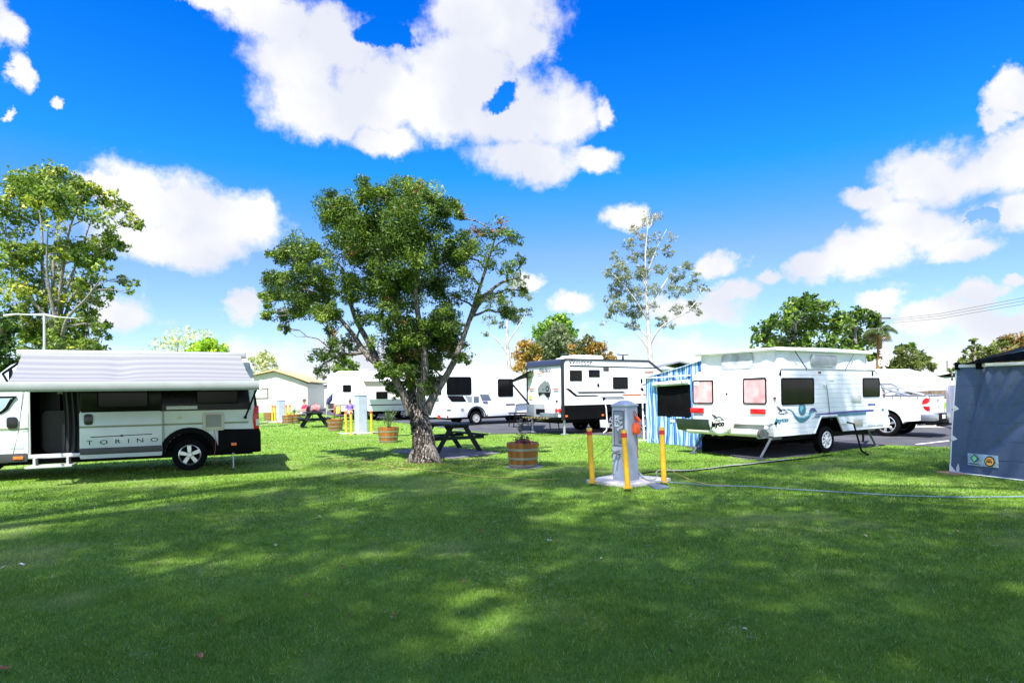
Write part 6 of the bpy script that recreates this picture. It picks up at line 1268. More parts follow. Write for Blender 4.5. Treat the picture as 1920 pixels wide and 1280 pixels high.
# ---------------------------------------------------------------- power posts, bollards, planters, tables
def keep_clear(pts): PADS.append([(p[0], p[1]) for p in pts])
def slab(name, pts, h, m, bev=.01):
    q = MB(); q.prism([(p[0], p[1]) for p in pts], -.02, h, TOP, bev); o = q.build(name, m); struct(o); keep_clear(pts); return o

PC = gnd(1173, 905)
slab('concrete_pad', [gnd(1099, 905), gnd(1160, 892), gnd(1258, 902), gnd(1180, 915)], .06, mat('pale_pad', (.62, .57, .52), .9, var=.15, vscale=6, bump=.5, bscale=70))
slab('concrete_slab', [gnd(733, 847), gnd(845, 861), gnd(938, 850), gnd(826, 838)], .03, mat('dark_slab', (.13, .12, .13), .9, var=.25, vscale=3, bump=.5, bscale=60))
q = MB(); P = [gnd(1214, 909), gnd(1237, 906), gnd(1257, 915), gnd(1229, 918)]; q.prism([(p.x, p.y) for p in P], -.01, .02, TOP, .004); tag(q.build('pit_lid', mat('slate_lid', (.09, .12, .16), .6)), 'flat slate-coloured pit lid in the grass beside the concrete pad', 'pit lid'); keep_clear(P)

YEL = mat('yellow_bollard_paint', (.72, .40, .02), .4, var=.14, vscale=5, coat=.15, detail=9, bump=.15, bscale=25); RED = mat('red_band', (.55, .02, .015), .35)
def bollard(name_label, loc, tilt=(0, 0), h=.92, r=.045, group='yellow bollards with a red band'):
    t = thing('bollard', name_label, 'bollard', loc, 0, group)
    d = Vector((tilt[0], tilt[1], 1)) * h
    q = MB(); q.tube([(0, 0, 0), d * .87], r, 20, False); q.tube([d * .945, d * .985, d], [r, r, r * .9], 20)
    q.build('post', YEL, t); q = MB(); q.tube([d * .87, d * .945], r + .002, 20, False); q.build('reflective_band', RED, t)
    q = MB(); q.cyl((0, 0, -.01), (0, 0, .012), r + .03, n=20); q.build('base_flange', YEL, t); return t
z = .06
for px, py, tl, lab in ((1111, 903, (-.05, 0), 'yellow bollard with red band on the left corner of the near concrete pad'), (1177, 913, (-.055, 0), 'yellow bollard with red band standing directly in front of the near power post'), (1245, 902, (-.028, 0), 'yellow bollard with red band on the right corner of the near concrete pad')):
    p = gnd(px, py, .06); bollard(lab, (p.x, p.y, .055), tl)

def power_post(label, loc, h=1.26, w=.30, rz=R(38), detail=True, col=(.36, .40, .47)):
    M_ = mat('grey_blue_enamel_%d' % int(col[0] * 100), col, .5, var=.12, vscale=4, detail=8)
    t = thing('power_post', label, 'power post', loc, rz, 'power and water posts on the lawn')
    a = w / 2; c = a * .14; oc = [(a, -a + c), (a, a - c), (a - c, a), (-a + c, a), (-a, a - c), (-a, -a + c), (-a + c, -a), (a - c, -a)]
    q = MB(); q.prism(oc, 0, h, TOP); q.build('column', M_, t)
    q = MB(); e = .015; n = 8; o2 = [(x * (1 + e / a), y * (1 + e / a)) for x, y in oc]
    q._add([(x, y, h) for x, y in o2] + [(x, y, h + .03) for x, y in o2] + [(x * .35, y * .35, h + .10) for x, y in oc], [tuple(reversed(range(8)))] + [(i, (i + 1) % n, n + (i + 1) % n, n + i) for i in range(n)] + [(n + i, n + (i + 1) % n, 2 * n + (i + 1) % n, 2 * n + i) for i in range(n)] + [tuple(range(16, 24))], .004, 1); q.build('cap', M_, t)
    if not detail: return t
    FS = lambda u, v, o: (-a - o, -u, v); FR_ = lambda u, v, o: (u, -a - o, v)
    INKG = mat('post_print', (.03, .03, .05), .5); PAN = mat('grey_recess', (.22, .24, .28), .5)
    q = MB(); q.rrect(-.10, .62, .10, 1.19, .008, 0, .004, FS); q.mi = 1; q.ring(-.105, .60, .105, 1.20, .01, .008, 0, .012, FS); q.build('socket_panel', [PAN, INKG], t)
    q = MB(); q.rrect(-.085, .93, .02, 1.12, .006, .004, .008, FS); q.build('notice', mat('white_notice', (.66, .68, .70), .5), t)
    q = MB()
    rr2 = random.Random(4)
    for k in range(16):
        u, v = -.075 + .085 * rr2.random(), .945 + .16 * rr2.random(); q.rrect(u, v, u + .012 + .02 * rr2.random(), v + .008 + .01 * rr2.random(), .002, .009, .011, FS)
    q.build('notice_print', INKG, t)
    for u, v in ((.055, 1.07), (.055, .99), (.06, .91), (.0, .88)):
        q = MB(); q.cyl(FS(u, v, .004), FS(u, v, .03), .03, .026, n=14); q.build('socket', mat('pale_socket', (.4, .42, .45), .5), t)
    q = MB(); q.rrect(-.0, .68, .095, .86, .03, .004, .03, FS); q.build('breaker_cover', mat('smoke_cover', (.14, .15, .18), .3), t)
    
    q = MB(); 
    for k in range(5): q.rrect(-.06, .40 + k * .03, .05 + .01 * (k % 2), .406 + k * .03, .001, .001, .003, FS)
    q.build('small_print', mat('faint_print', (.22, .24, .3), .6), t)
    # taps
    TP = mat('brass_tap', (.16, .17, .17), .4, .6)
    q = MB(); zt = .50 - .11 - .02
    q.tube([FS(.02, .46, 0), FS(.02, .46, .09), FS(.02, .40, .12)], .014, 8); q.tube([FS(-.05, .47, .0), FS(-.05, .47, .11), FS(-.05, .41, .14)], .014, 8); q.tube([FS(-.02, .50, .07), FS(.06, .51, .07)], .01, 6); q.tube([FS(-.09, .51, .09), FS(-.02, .50, .09)], .01, 6); q.build('tap', TP, t)
    q = MB()
    for v in (.10, .60, .98): q.cyl(FS(-.12, v, 0), FS(-.12, v, .01), .008, n=8)
    q.box(-a - .004, -a + .04, .02, -a + .002, -a + .045, h - .05); q.build('door_edge', INKG, t)
    return t, FR_
res = power_post('tall grey-blue power post with orange plugs and taps on the near concrete pad', (PC.x, PC.y, .058), 1.27, .33, R(42)); pp, FRP = res
# orange safety switches hanging on the right-hand face; lead and cords
sw = thing('safety_switch', 'orange portable safety switch with red lead hanging on the near power post', 'safety switch', pp.location, pp.rotation_euler.z)
ORP = mat('orange_plastic', (.85, .10, .02), .35, var=.06)
q = MB(); q.rrect(-.02, .80, .115, .96, .035, .01, .085, FRP, .012); q.rrect(.0, .945, .09, .985, .02, .015, .07, FRP, .006); q.build('box', ORP, sw)
q = MB(); q.tube([FRP(.04, .97, .04), FRP(.03, 1.05, .03), FRP(.01, 1.16, .02), FRP(.035, 1.20, .02), FRP(.07, 1.14, .03), FRP(.09, 1.08, .03)], .008, 6); q.tube([FRP(.05, .80, .04), FRP(.07, .70, .04), FRP(.09, .45, .03), FRP(.115, .38, .03), FRP(.10, .40, .03)], .006, 5); q.build('lead', mat('red_lead', (.42, .05, .03), .5), sw)
pg = MB(); pg.tube([FRP(.075, 1.10, .02), FRP(.10, 1.04, .05), FRP(.115, 1.0, .06)], [.022, .034, .026], 12); pg.build('plug', ORP, sw)

def cable(name, pts, r, m, label, cat='cable'):
    P = [Vector(p) for p in pts]; out = []; n = len(P)
    for i in range(n - 1):
        p0, p1, p2, p3 = P[max(i - 1, 0)], P[i], P[i + 1], P[min(i + 2, n - 1)]
        for k in range(6):
            t = k / 6; out.append(0.5 * ((2 * p1) + (-p0 + p2) * t + (2 * p0 - 5 * p1 + 4 * p2 - p3) * t * t + (-p0 + 3 * p1 - 3 * p2 + p3) * t ** 3))
    out.append(P[-1]); q = MB(); q.tube(out, r, 6); return tag(q.build(name, m), label, cat)
G = lambda px, py, z=.022: gnd(px, py, z)
sock = pp.matrix_basis @ Vector((-.19, .01, .90))
cable('extension_cord', [sock, at(1140, 838, 10.9), at(1112, 861, 11.2), at(1090, 882, 11.7), at(1072, 893, 11.6), G(1045, 897), G(1000, 899), G(960, 895), G(905, 893), G(860, 888), G(845, 885), G(790, 880), G(745, 877), G(728, 872)], .0055, ROPE_Y, 'thin yellow-brown cord sagging left from the near power post across the lawn past the trunk', 'cord')
cable('extension_cord', [G(728, 872), G(715, 869), G(700, 866), G(660, 862), G(620, 858), G(600, 861)], .0055, ROPE_Y, 'thin pale cord end lying in the grass left of the forked trunk', 'cord')
cable('extension_cord', [pp.matrix_basis @ Vector((.165, .05, .55)), at(1225, 850, 11), at(1247, 868, 10.9), at(1265, 885, 10.7), G(1290, 897, .05), G(1320, 906), G(1345, 908), G(1372, 909)], .006, ROPE_Y, 'thin yellow cord dropping right from the near power post to the grass', 'cord')
WH = mat('pale_drain_hose', (.36, .36, .33), .6); BH = mat('pale_blue_hose', (.17, .26, .30), .5)
pr = lambda z: pp.matrix_basis @ Vector((.175, -.0, z))
cable('water_hose', [pr(.25), G(1203, 890, .12), G(1212, 898, .07), G(1228, 898, .07), G(1232, 892, .03), G(1230, 886), G(1238, 881), G(1260, 881), G(1300, 881), G(1340, 876), G(1370, 872), G(1395, 870), G(1430, 866), G(1480, 860, .02)], .011, WH, 'white drain hose curling from the near pad towards the pop-top caravan', 'hose')
cable('water_hose', [pr(.32), G(1200, 890, .1), G(1215, 900, .07), G(1240, 902, .07), G(1290, 906), G(1340, 910), G(1400, 911), G(1460, 915), G(1560, 921), G(1680, 928), G(1780, 931), G(1860, 931), G(1960, 930)], .008, BH, 'long pale blue hose running right across the lawn to the blue shade wall', 'hose')
cable('water_hose', [G(1202, 888, .07), G(1225, 884), G(1250, 884), G(1290, 883), G(1350, 876), G(1400, 871), G(1460, 864), G(1520, 858), G(1560, 852)], .012, BLACK, 'thin black cable lying beside the white drain hose', 'cable')

# half-barrel planters
WOOD = bpy.data.materials.new('barrel_staves'); WOOD.use_nodes = True; nt = WOOD.node_tree; N = nt.nodes; L = nt.links; b = N['Principled BSDF']; b.inputs['Roughness'].default_value = .45; b.inputs['Coat Weight'].default_value = .25
tc = N.new('ShaderNodeTexCoord'); sp = N.new('ShaderNodeSeparateXYZ'); L.new(tc.outputs['Object'], sp.inputs[0]); an = N.new('ShaderNodeMath'); an.operation = 'ARCTAN2'; L.new(sp.outputs[0], an.inputs[0]); L.new(sp.outputs[1], an.inputs[1])
mu = N.new('ShaderNodeMath'); mu.operation = 'MULTIPLY'; mu.inputs[1].default_value = 26 / 6.28318; L.new(an.outputs[0], mu.inputs[0]); fr = N.new('ShaderNodeMath'); fr.operation = 'FRACT'; L.new(mu.outputs[0], fr.inputs[0]); fl = N.new('ShaderNodeMath'); fl.operation = 'FLOOR'; L.new(mu.outputs[0], fl.inputs[0])
wn = N.new('ShaderNodeTexWhiteNoise'); wn.noise_dimensions = '1D'; L.new(fl.outputs[0], wn.inputs['W'])
cr = N.new('ShaderNodeValToRGB'); cr.color_ramp.elements[0].color = (.19, .060, .010, 1); cr.color_ramp.elements[1].color = (.38, .14, .025, 1); L.new(wn.outputs[0], cr.inputs[0])
ln = N.new('ShaderNodeValToRGB'); ln.color_ramp.elements[0].color = (.25, .25, .25, 1); ln.color_ramp.elements[1].position = .07; ln.color_ramp.elements[1].color = (1, 1, 1, 1); L.new(fr.outputs[0], ln.inputs[0])
mx = N.new('ShaderNodeMix'); mx.data_type = 'RGBA'; mx.blend_type = 'MULTIPLY'; mx.inputs[0].default_value = 1; L.new(cr.outputs[0], mx.inputs[6]); L.new(ln.outputs[0], mx.inputs[7]); 
mp = N.new('ShaderNodeMapping'); mp.inputs['Scale'].default_value = (14, 14, 1.2); L.new(tc.outputs['Object'], mp.inputs[0]); nz = N.new('ShaderNodeTexNoise'); nz.inputs['Scale'].default_value = 3; nz.inputs['Detail'].default_value = 5; L.new(mp.outputs[0], nz.inputs['Vector'])
mr = N.new('ShaderNodeMapRange'); mr.inputs[3].default_value = .6; mr.inputs[4].default_value = 1.3; L.new(nz.outputs[0], mr.inputs[0]); m2 = N.new('ShaderNodeMix'); m2.data_type = 'RGBA'; m2.blend_type = 'MULTIPLY'; m2.inputs[0].default_value = 1; L.new(mx.outputs[2], m2.inputs[6]); L.new(mr.outputs[0], m2.inputs[7]); L.new(m2.outputs[2], b.inputs[0])
SOIL = mat('potting_soil', (.06, .035, .02), 1, var=.4, vscale=30, bump=1, bscale=40); HOOP = mat('hoop_steel', (.36, .36, .35), .4, .7, var=.2, vscale=8)
def barrel(label, px, py, h=.50, seed=0):
    g = gnd(px, py); t = thing('barrel_planter', label, 'planter', (g.x, g.y, 0), seed * 1.3, 'half-barrel planters on the lawn')
    q = MB(); q.lathe([(.0, .02), (.27, .02), (.29, .0), (.315, h * .35), (.34, h * .8), (.352, h), (.335, h + .004), (.325, h - .04)], 48); q.build('tub', WOOD, t)
    q = MB(); q.lathe([(.326, h - .045), (.0, h - .03)], 24); q.build('soil', SOIL, t)
    for z0, z1, r0, r1 in ((.03, .075, .294, .301), (h * .34, h * .43, .3175, .323), (h * .70, h * .79, .335, .341)):
        q = MB(); q.lathe([(r0 - .01, z0), (r0 + .004, z0), (r1 + .004, z1), (r1 - .01, z1)], 48); q.build('hoop', HOOP, t)
    return t
def plant(label, loc, n, hgt, spread, leaf, pal, cat='plant', name='potted_plant', flowers=None, stems=6):
    t = thing(name, label, cat, loc); r = random.Random(int(loc[0] * 100)); q = MB(); C = []
    for k in range(stems):
        a = r.uniform(0, 6.28); s = spread * r.uniform(.2, 1); e = Vector((math.cos(a) * s, math.sin(a) * s, hgt * r.uniform(.55, 1.05))); m = e * .5 + Vector((0, 0, hgt * .12)); st = Vector((e.x * .15, e.y * .15, -.04)); q.tube([st, m, e], [.007, .005, .003], 4, False)
        for j in range(n // stems):
            f = r.uniform(.25, 1) ** .7; p = st.lerp(m, f * 2) if f < .5 else m.lerp(e, f * 2 - 1); C.append(tuple(p + Vector([r.gauss(0, leaf * .9) for _ in range(3)])))
    q.build('stems', mat('green_stem', (.09, .11, .04), .7), t); C = np.array(C); p_ = np.array(pal); leaf_mesh('leaves', C, rng.uniform(.6, 1.3, len(C)) * leaf, .45, p_[rng.integers(0, len(p_), len(C))] * rng.uniform(.7, 1.3, (len(C), 1)), t)
    if flowers is not None:
        F_ = np.array([[r.gauss(0, spread * .4), r.gauss(-.06, spread * .3), r.uniform(.02, .09)] for _ in range(flowers)]); leaf_mesh('flowers', F_, np.full(flowers, .055), .9, np.tile([.75, .10, .22], (flowers, 1)) * rng.uniform(.6, 1.2, (flowers, 1)), t)
    return t
GR1 = [(.03, .07, .015), (.07, .13, .03), (.12, .18, .05)]; GR2 = [(.04, .045, .035), (.10, .11, .09), (.05, .07, .03)]
barrel('half-barrel planter nearest the camera, with red flowers and a thin twisted shrub', 981, 875, .52, 0); g = gnd(981, 875)
q = MB(); q.lathe([(0, -.01), (.40, -.01), (.40, .012), (0, .014)], 30, (g.x + .03, g.y, 0)); struct(q.build('concrete_disc', mat('grey_disc', (.2, .2, .19), .9, var=.2, vscale=6))); keep_clear([(g.x + .46 * math.cos(a), g.y + .46 * math.sin(a)) for a in [k * .4 for k in range(16)]])
plant('low dark leaves and pink-red flowers in the nearest barrel planter', (g.x, g.y, .49), 260, .10, .26, .05, [(.02, .03, .02), (.05, .04, .03), (.03, .07, .02), (.10, .03, .02)], 'flowers', 'flowering_plant', 46, 14)
tw = thing('twiggy_shrub', 'spindly grey-leaved shrub rising from the nearest barrel planter', 'shrub', (g.x - .03, g.y + .05, .48)); q = MB(); q.tube([(0, 0, 0), (.02, 0, .15), (-.01, 0, .3), (.01, 0, .45), (-.01, .0, .52)], [.012, .010, .008, .006, .004], 6)
rt = random.Random(3); LC = []
for k in range(16):
    a = k * 2.4; z0 = .08 + .028 * k; rr3 = .13 - .003 * k + (.08 if k > 12 else 0); p = [(0, 0, z0), (math.cos(a) * rr3 * .6, math.sin(a) * rr3 * .6, z0 + .02), (math.cos(a) * rr3, math.sin(a) * rr3, z0 + .05)]; q.tube(p, .004, 4, False); LC += [(p[2][0] * f + rt.gauss(0, .012), p[2][1] * f + rt.gauss(0, .012), z0 + .02 + rt.gauss(0, .014)) for f in [rt.uniform(.15, 1) for _ in range(14)]]
q.build('stem', mat('grey_stem', (.14, .11, .09), .8), tw); leaf_mesh('leaves', np.array(LC), np.full(len(LC), .035), .5, np.array([(.13, .12, .12)] * len(LC)) * rng.uniform(.4, 1.5, (len(LC), 1)), tw)
barrel('bright orange half-barrel planter with a wispy shrub just left of the forked trunk', 728.5, 829, .50, 1); g = gnd(728.5, 829); plant('wispy green shrub leaning out of the barrel planter left of the forked trunk', (g.x, g.y, .46), 330, .60, .34, .055, GR1, 'shrub', 'shrub', stems=16)
barrel('half-barrel planter close beside the middle power post and small picnic table', 629, 807, .50, 2)
barrel('half-barrel planter with a small green plant left of the far picnic table', 552, 793.5, .50, 3); g = gnd(552, 793.5); plant('small upright green plant in the planter left of the far picnic table', (g.x, g.y, .46), 90, .42, .14, .07, GR1, 'plant', 'potted_plant', stems=5)
barrel('farthest half-barrel planter, beside the third power post next to the campervan', 505, 788, .50, 4)
barrel('half-barrel planter partly hidden behind the left picnic seat', 541, 794, .46, 5)

# middle and far power posts with their bollards
g = gnd(677, 812); a = .62; mid = [(g.x - a * 1.5, g.y - .1), (g.x, g.y - a), (g.x + a * 1.6, g.y + .05), (g.x + .1, g.y + a)]
q = MB(); q.prism(mid, -.02, .04, TOP, .01); struct(q.build('concrete_pad', CONC)); keep_clear(mid)
power_post('pale power post between four bollards left of the forked trunk', (g.x, g.y, .04), 1.50, .40, R(38), False, (.36, .37, .42))
for px, py, lab in ((649, 813, 'leftmost yellow bollard by the pale middle power post'), (659, 815, 'second yellow bollard from the left by the pale middle power post'), (686, 811, 'third yellow bollard, right of the pale middle power post'), (697, 813, 'rightmost yellow bollard by the pale middle power post')): p = gnd(px, py); bollard(lab, (p.x, p.y, .0), (-.01, 0), .95)
g = gnd(527, 791); a = .8; far = [(g.x - 1.1, g.y), (g.x, g.y - .9), (g.x + 1.1, g.y), (g.x, g.y + .9)]; q = MB(); q.prism(far, -.02, .04, TOP, .01); struct(q.build('concrete_pad', CONC)); keep_clear(far)
power_post('farthest pale power post near the campervan rear', (g.x, g.y, .04), 1.25, .42, R(38), False, (.36, .36, .39))
for px, py, lab in ((511, 789, 'leftmost yellow bollard by the farthest power post'), (516, 790, 'second yellow bollard from the left by the farthest power post'), (537, 788, 'yellow bollard just right of the farthest power post'), (543.5, 788, 'rightmost yellow bollard by the farthest power post')): p = gnd(px, py); bollard(lab, (p.x, p.y, 0), (0, 0), 1.0, .06)
cable('water_hose', [G(484, 795), G(500, 792), G(513, 786), G(520, 787), G(535, 790), G(560, 786)], .03, mat('dark_hose', (.06, .08, .06), .6), 'dark hose lying by the farthest power post', 'hose')
cable('water_hose', [G(486, 799), G(520, 798), G(538, 796)], .02, mat('dark_hose', (.06, .08, .06), .6), 'second dark hose nearer the campervan rear', 'hose')
cable('water_hose', [G(700, 811, .05), G(715, 813), G(740, 816), G(768, 815)], .015, BLACK, 'black hose behind the orange barrel and the forked trunk', 'hose')
cable('water_hose', [G(884, 815), G(930, 813), G(975, 811), G(1010, 812)], .015, mat('dark_hose', (.06, .08, .06), .6), 'thin dark hose lying in the grass right of the near picnic table', 'hose')
cable('water_hose', [G(520, 786, .05), G(535, 789, .04), G(528, 792, .05), G(518, 790, .04)], .05, mat('pink_hose', (.55, .22, .2), .6), 'coiled pink-red hose at the foot of the farthest power post', 'hose')

# picnic tables
TG = mat('dark_green_timber', (.012, .017, .016), .6, spec=.2, var=.25, vscale=8)
def picnic(label, loc, rz, L_=1.8, s=1.0, colr=None):
    m = colr or TG; t = thing('picnic_table', label, 'picnic table', loc, rz, 'picnic tables on the lawn')
    q = MB()
    for k in range(5): y = -.36 * s + k * .147 * s; q.box(-L_ / 2, y, .715, L_ / 2, y + .137 * s, .755, .006)
    q.build('tabletop', m, t)
    for sg in (-1, 1):
        q = MB(); q.box(-L_ / 2, sg * .62 - .13, .43, L_ / 2, sg * .62 - .005, .47, .006); q.box(-L_ / 2, sg * .62 + .005, .43, L_ / 2, sg * .62 + .13, .47, .006); q.build('bench', m, t)
    for x in (-L_ / 2 + .28, L_ / 2 - .28):
        for sg in (-1, 1):
            q = MB(); q.prism([(sg * .10, .712), (sg * .24, .712), (sg * .70, .0), (sg * .56, .0)], x - .022 + sg * .023, x + .022 + sg * .023, lambda u, v, o: (o, u, v)); q.build('leg', m, t)
        q = MB(); q.box(x - .065, -.74, .34, x - .047, .74, .428); q.box(x + .047, -.34, .64, x + .064, .34, .712); q.build('crossbar', m, t)
    return t
picnic('dark green A-frame picnic table on the paved slab behind the forked trunk', (-1.75, 16.75, .03), R(122), 1.75, 1.02)
for dx, dy in ((.55, .1),):
    pass
pt = gnd(586, 801); picnic('dark picnic table with red bags on it near the far caravans', (pt.x, pt.y + .3, 0), R(112), 1.8)
bg = thing('bag', 'red and white patterned bag lying on the far picnic table', 'bag', (pt.x + .1, pt.y + .2, .757)); q = MB(); q.grid(lambda u, v: ((.28 + .04 * math.sin(v * 9)) * math.cos(u * 6.283) * math.sin(v * math.pi) , .18 * math.sin(u * 6.283) * math.sin(v * math.pi), .17 - .17 * math.cos(v * math.pi) + .03 * math.sin(u * 19)), 24, 10); q.build('cloth', mat('red_white_cloth', (.40, .012, .02), .8, col2=(.5, .30, .28), vscale=9), bg); q = MB(); q.tube([(-.1, 0, .28), (-.06, 0, .42), (.06, 0, .42), (.1, 0, .28)], .012, 5); q.build('handle', mat('red_strap', (.5, .03, .04), .7), bg)
def trestle(label, g, rz, w=1.2):
    t = thing('folding_table', label, 'folding table', (g.x, g.y, 0), rz, 'black folding tables by the caravans'); q = MB(); q.box(-w / 2, -.35, .62, w / 2, .35, .66, .008); q.build('tabletop', BLACK, t)
    for sg in (-1, 1):
        q = MB(); q.tube([(sg * w * .42, -.3, .62), (sg * w * .48, -.32, 0)], .022, 6); q.tube([(sg * w * .42, .3, .62), (sg * w * .48, .32, 0)], .022, 6); q.tube([(sg * w * .45, -.31, .3), (sg * w * .45, .31, .3)], .016, 6); q.tube([(sg * w * .1, -.3, .60), (sg * w * .45, -.31, .25)], .014, 5); q.build('leg', BLACK, t)
trestle('black folding table under the hazard-striped rack', gnd(1014, 806), R(32), 1.5); trestle('black wire-legged folding table left of the hazard-striped rack', gnd(977, 800), R(20), 1.0)

# ---------------------------------------------------------------- far caravans, house, people
def far_caravan(label, loc, rz, L_, H, W=2.3, win=(), skirt=False, nose=True, wheels=(0,)):
    t = thing('caravan', label, 'caravan', loc, rz, 'far white caravans across the park')
    pr_ = [(0, .55), (L_, .55), (L_ + (.5 if nose else 0), .9), (L_ + (.45 if nose else 0), 1.5), (L_ - .4, H), (.25, H), (.05, H - .1), (0, H - .4)]
    q = MB(); q.prism(pr_, 0, -W, SIDE, .02); q.build('body', WHITE, t)
    q = MB(); q.prism([(0.02, .60), (L_, .60), (L_ + .2, 1.0), (0.02, 1.0)] if skirt else [(0.02, .9), (L_, .9), (L_, .96), (.02, .96)], -.0, .008); q.build('skirt' if skirt else 'stripe', mat('dark_grey_skirt', (.03, .03, .035), .5), t)
    for a_, b_ in win: window(t, a_, b_, .05, .05)
    q = MB(); q.box(.2, .2, .35, L_ - .2, W - .2, .56); q.build('chassis', BLACK, t)
    for w in wheels: wheel(t, L_ * .45 + w, .14, .36, .22, .22, 'star'); wheel(t, L_ * .45 + w, W - .14, .36, .22, .22, 'star', side=1)
    q = MB(); q.box(L_ * .4, .7, H - .01, L_ * .4 + .6, 1.3, H + .12, .03); q.build('roof_vent', OFFW, t); return t
g = gnd(628, 788); far_caravan('far white caravan with one blue window, just left of the pale power post', (g.x, g.y, 0), R(12), 3.7, 3.05, win=[((.5, 1.75), (1.0, 2.2)), ((2.7, 2.3), (3.1, 2.45))], wheels=(-.3, .6))
g = gnd(589, 786); far_caravan('farthest white truck-like caravan with a square blue window', (g.x, g.y + 3, 0), R(8), 4.2, 3.1, win=[((1.8, 1.8), (2.5, 2.4))], skirt=True)
g = gnd(702, 786); far_caravan('white camper with two plain windows just left of the forked trunk', (g.x, g.y - 1.5, 0), R(20), 4.4, 2.35, win=[((.45, 1.3), (1.15, 1.75)), ((2.0, 1.3), (2.9, 1.8))], wheels=(.2,))
q_ = gnd(702, 786); ca = thing('side_awning', 'small dark green side awning over the camper left of the forked trunk', 'awning', (q_.x, q_.y - 2, 0), R(20)); q = MB(); q.grid(lambda u, v: (-.2 + 4.6 * u, -.1 - 1.6 * v, 2.40 - .35 * v - .05 * math.sin(v * 3.1)), 8, 6); q.build('cloth', mat('olive_cloth', (.20, .22, .15), .8), ca, solid=.01); q = MB(); q.cyl((-.2, -1.7, 0), (-.2, -1.7, 2.05), .02, n=6); q.cyl((4.4, -1.7, 0), (4.4, -1.7, 2.05), .02, n=6); q.build('poles', GALV, ca)
def house():
    O = at(528, 757, 58); t = thing('house', 'cream weatherboard house with a low yellow-edged gable left of the far caravans', 'house', (O.x, O.y, 0), R(6))
    CR = mat('cream_boards', (.78, .72, .60), .7, var=.04); q = MB(); q.prism([(-3.6, 0), (2.4, 0), (2.4, 2.7), (1.0, 3.3), (-.6, 3.85), (-3.6, 3.25)], 0, -8, SIDE); q.build('wall', siding('cream_weatherboard', (.52, .49, .43), .2, .08, .8), t)
    TRM = mat('yellow_barge_board', (.40, .31, .16), .6); q = MB(); q.prism([(-4.0, 3.20), (-.6, 3.92), (1.1, 3.36), (2.7, 2.75), (2.7, 2.86), (1.1, 3.52), (-.6, 4.08), (-4.0, 3.36)], -8.2, .35, SIDE); q.build('roof', TRM, t)
    window(t, (-2.6, 1.3), (-1.2, 2.3), .02, .08, glass=mat('bright_window', (.5, .5, .48), .2)); panel(t, 'door', mat('pale_door', (.6, .58, .52), .5), (1.0, .1), (1.9, 2.1), .01, 0, .04)
house()
# dark bits round the far caravans: chairs and a person reading
def chair(label, g, rz, m):
    t = thing('camp_chair', label, 'chair', (g.x, g.y, 0), rz, 'camp chairs by the far caravans'); q = MB(); q.grid(lambda u, v: (-.25 + .5 * u, -.25 + .5 * v, .43 - .04 * math.sin(u * 3.14)), 6, 4); q.build('seat', m, t, solid=.01); q = MB(); q.grid(lambda u, v: (-.25 + .5 * u, .25 + .14 * v, .43 + .5 * v), 6, 4); q.build('backrest', m, t, solid=.01)
    for sx in (-.25, .25):
        for sy in (-.25, .25): q = MB(); q.tube([(sx, sy, 0), (sx, -sy * .6, .45)], .012, 5); q.build('leg', BLACK, t)
        q = MB(); q.box(sx - .03, -.25, .62, sx + .03, .25, .65, .005); q.tube([(sx, -.22, .43), (sx, -.22, .63)], .012, 5); q.build('armrest', BLACK, t)
    return t
def skin_body(name, joints, edges, radii, m, parent=None, sub=2):
    me = bpy.data.meshes.new(name); me.from_pydata(joints, edges, []); me.update(); o = bpy.data.objects.new(name, me); COL.objects.link(o)
    sk = o.modifiers.new('skin', 'SKIN')
    if not me.skin_vertices: bpy.context.view_layer.update()
    for i, v in enumerate(o.data.skin_vertices[0].data if len(o.data.skin_vertices) else []): v.radius = (radii[i], radii[i])
    ss = o.modifiers.new('sub', 'SUBSURF'); ss.levels = sub; ss.render_levels = sub; me.materials.append(m)
    if parent: o.parent = parent
    return o
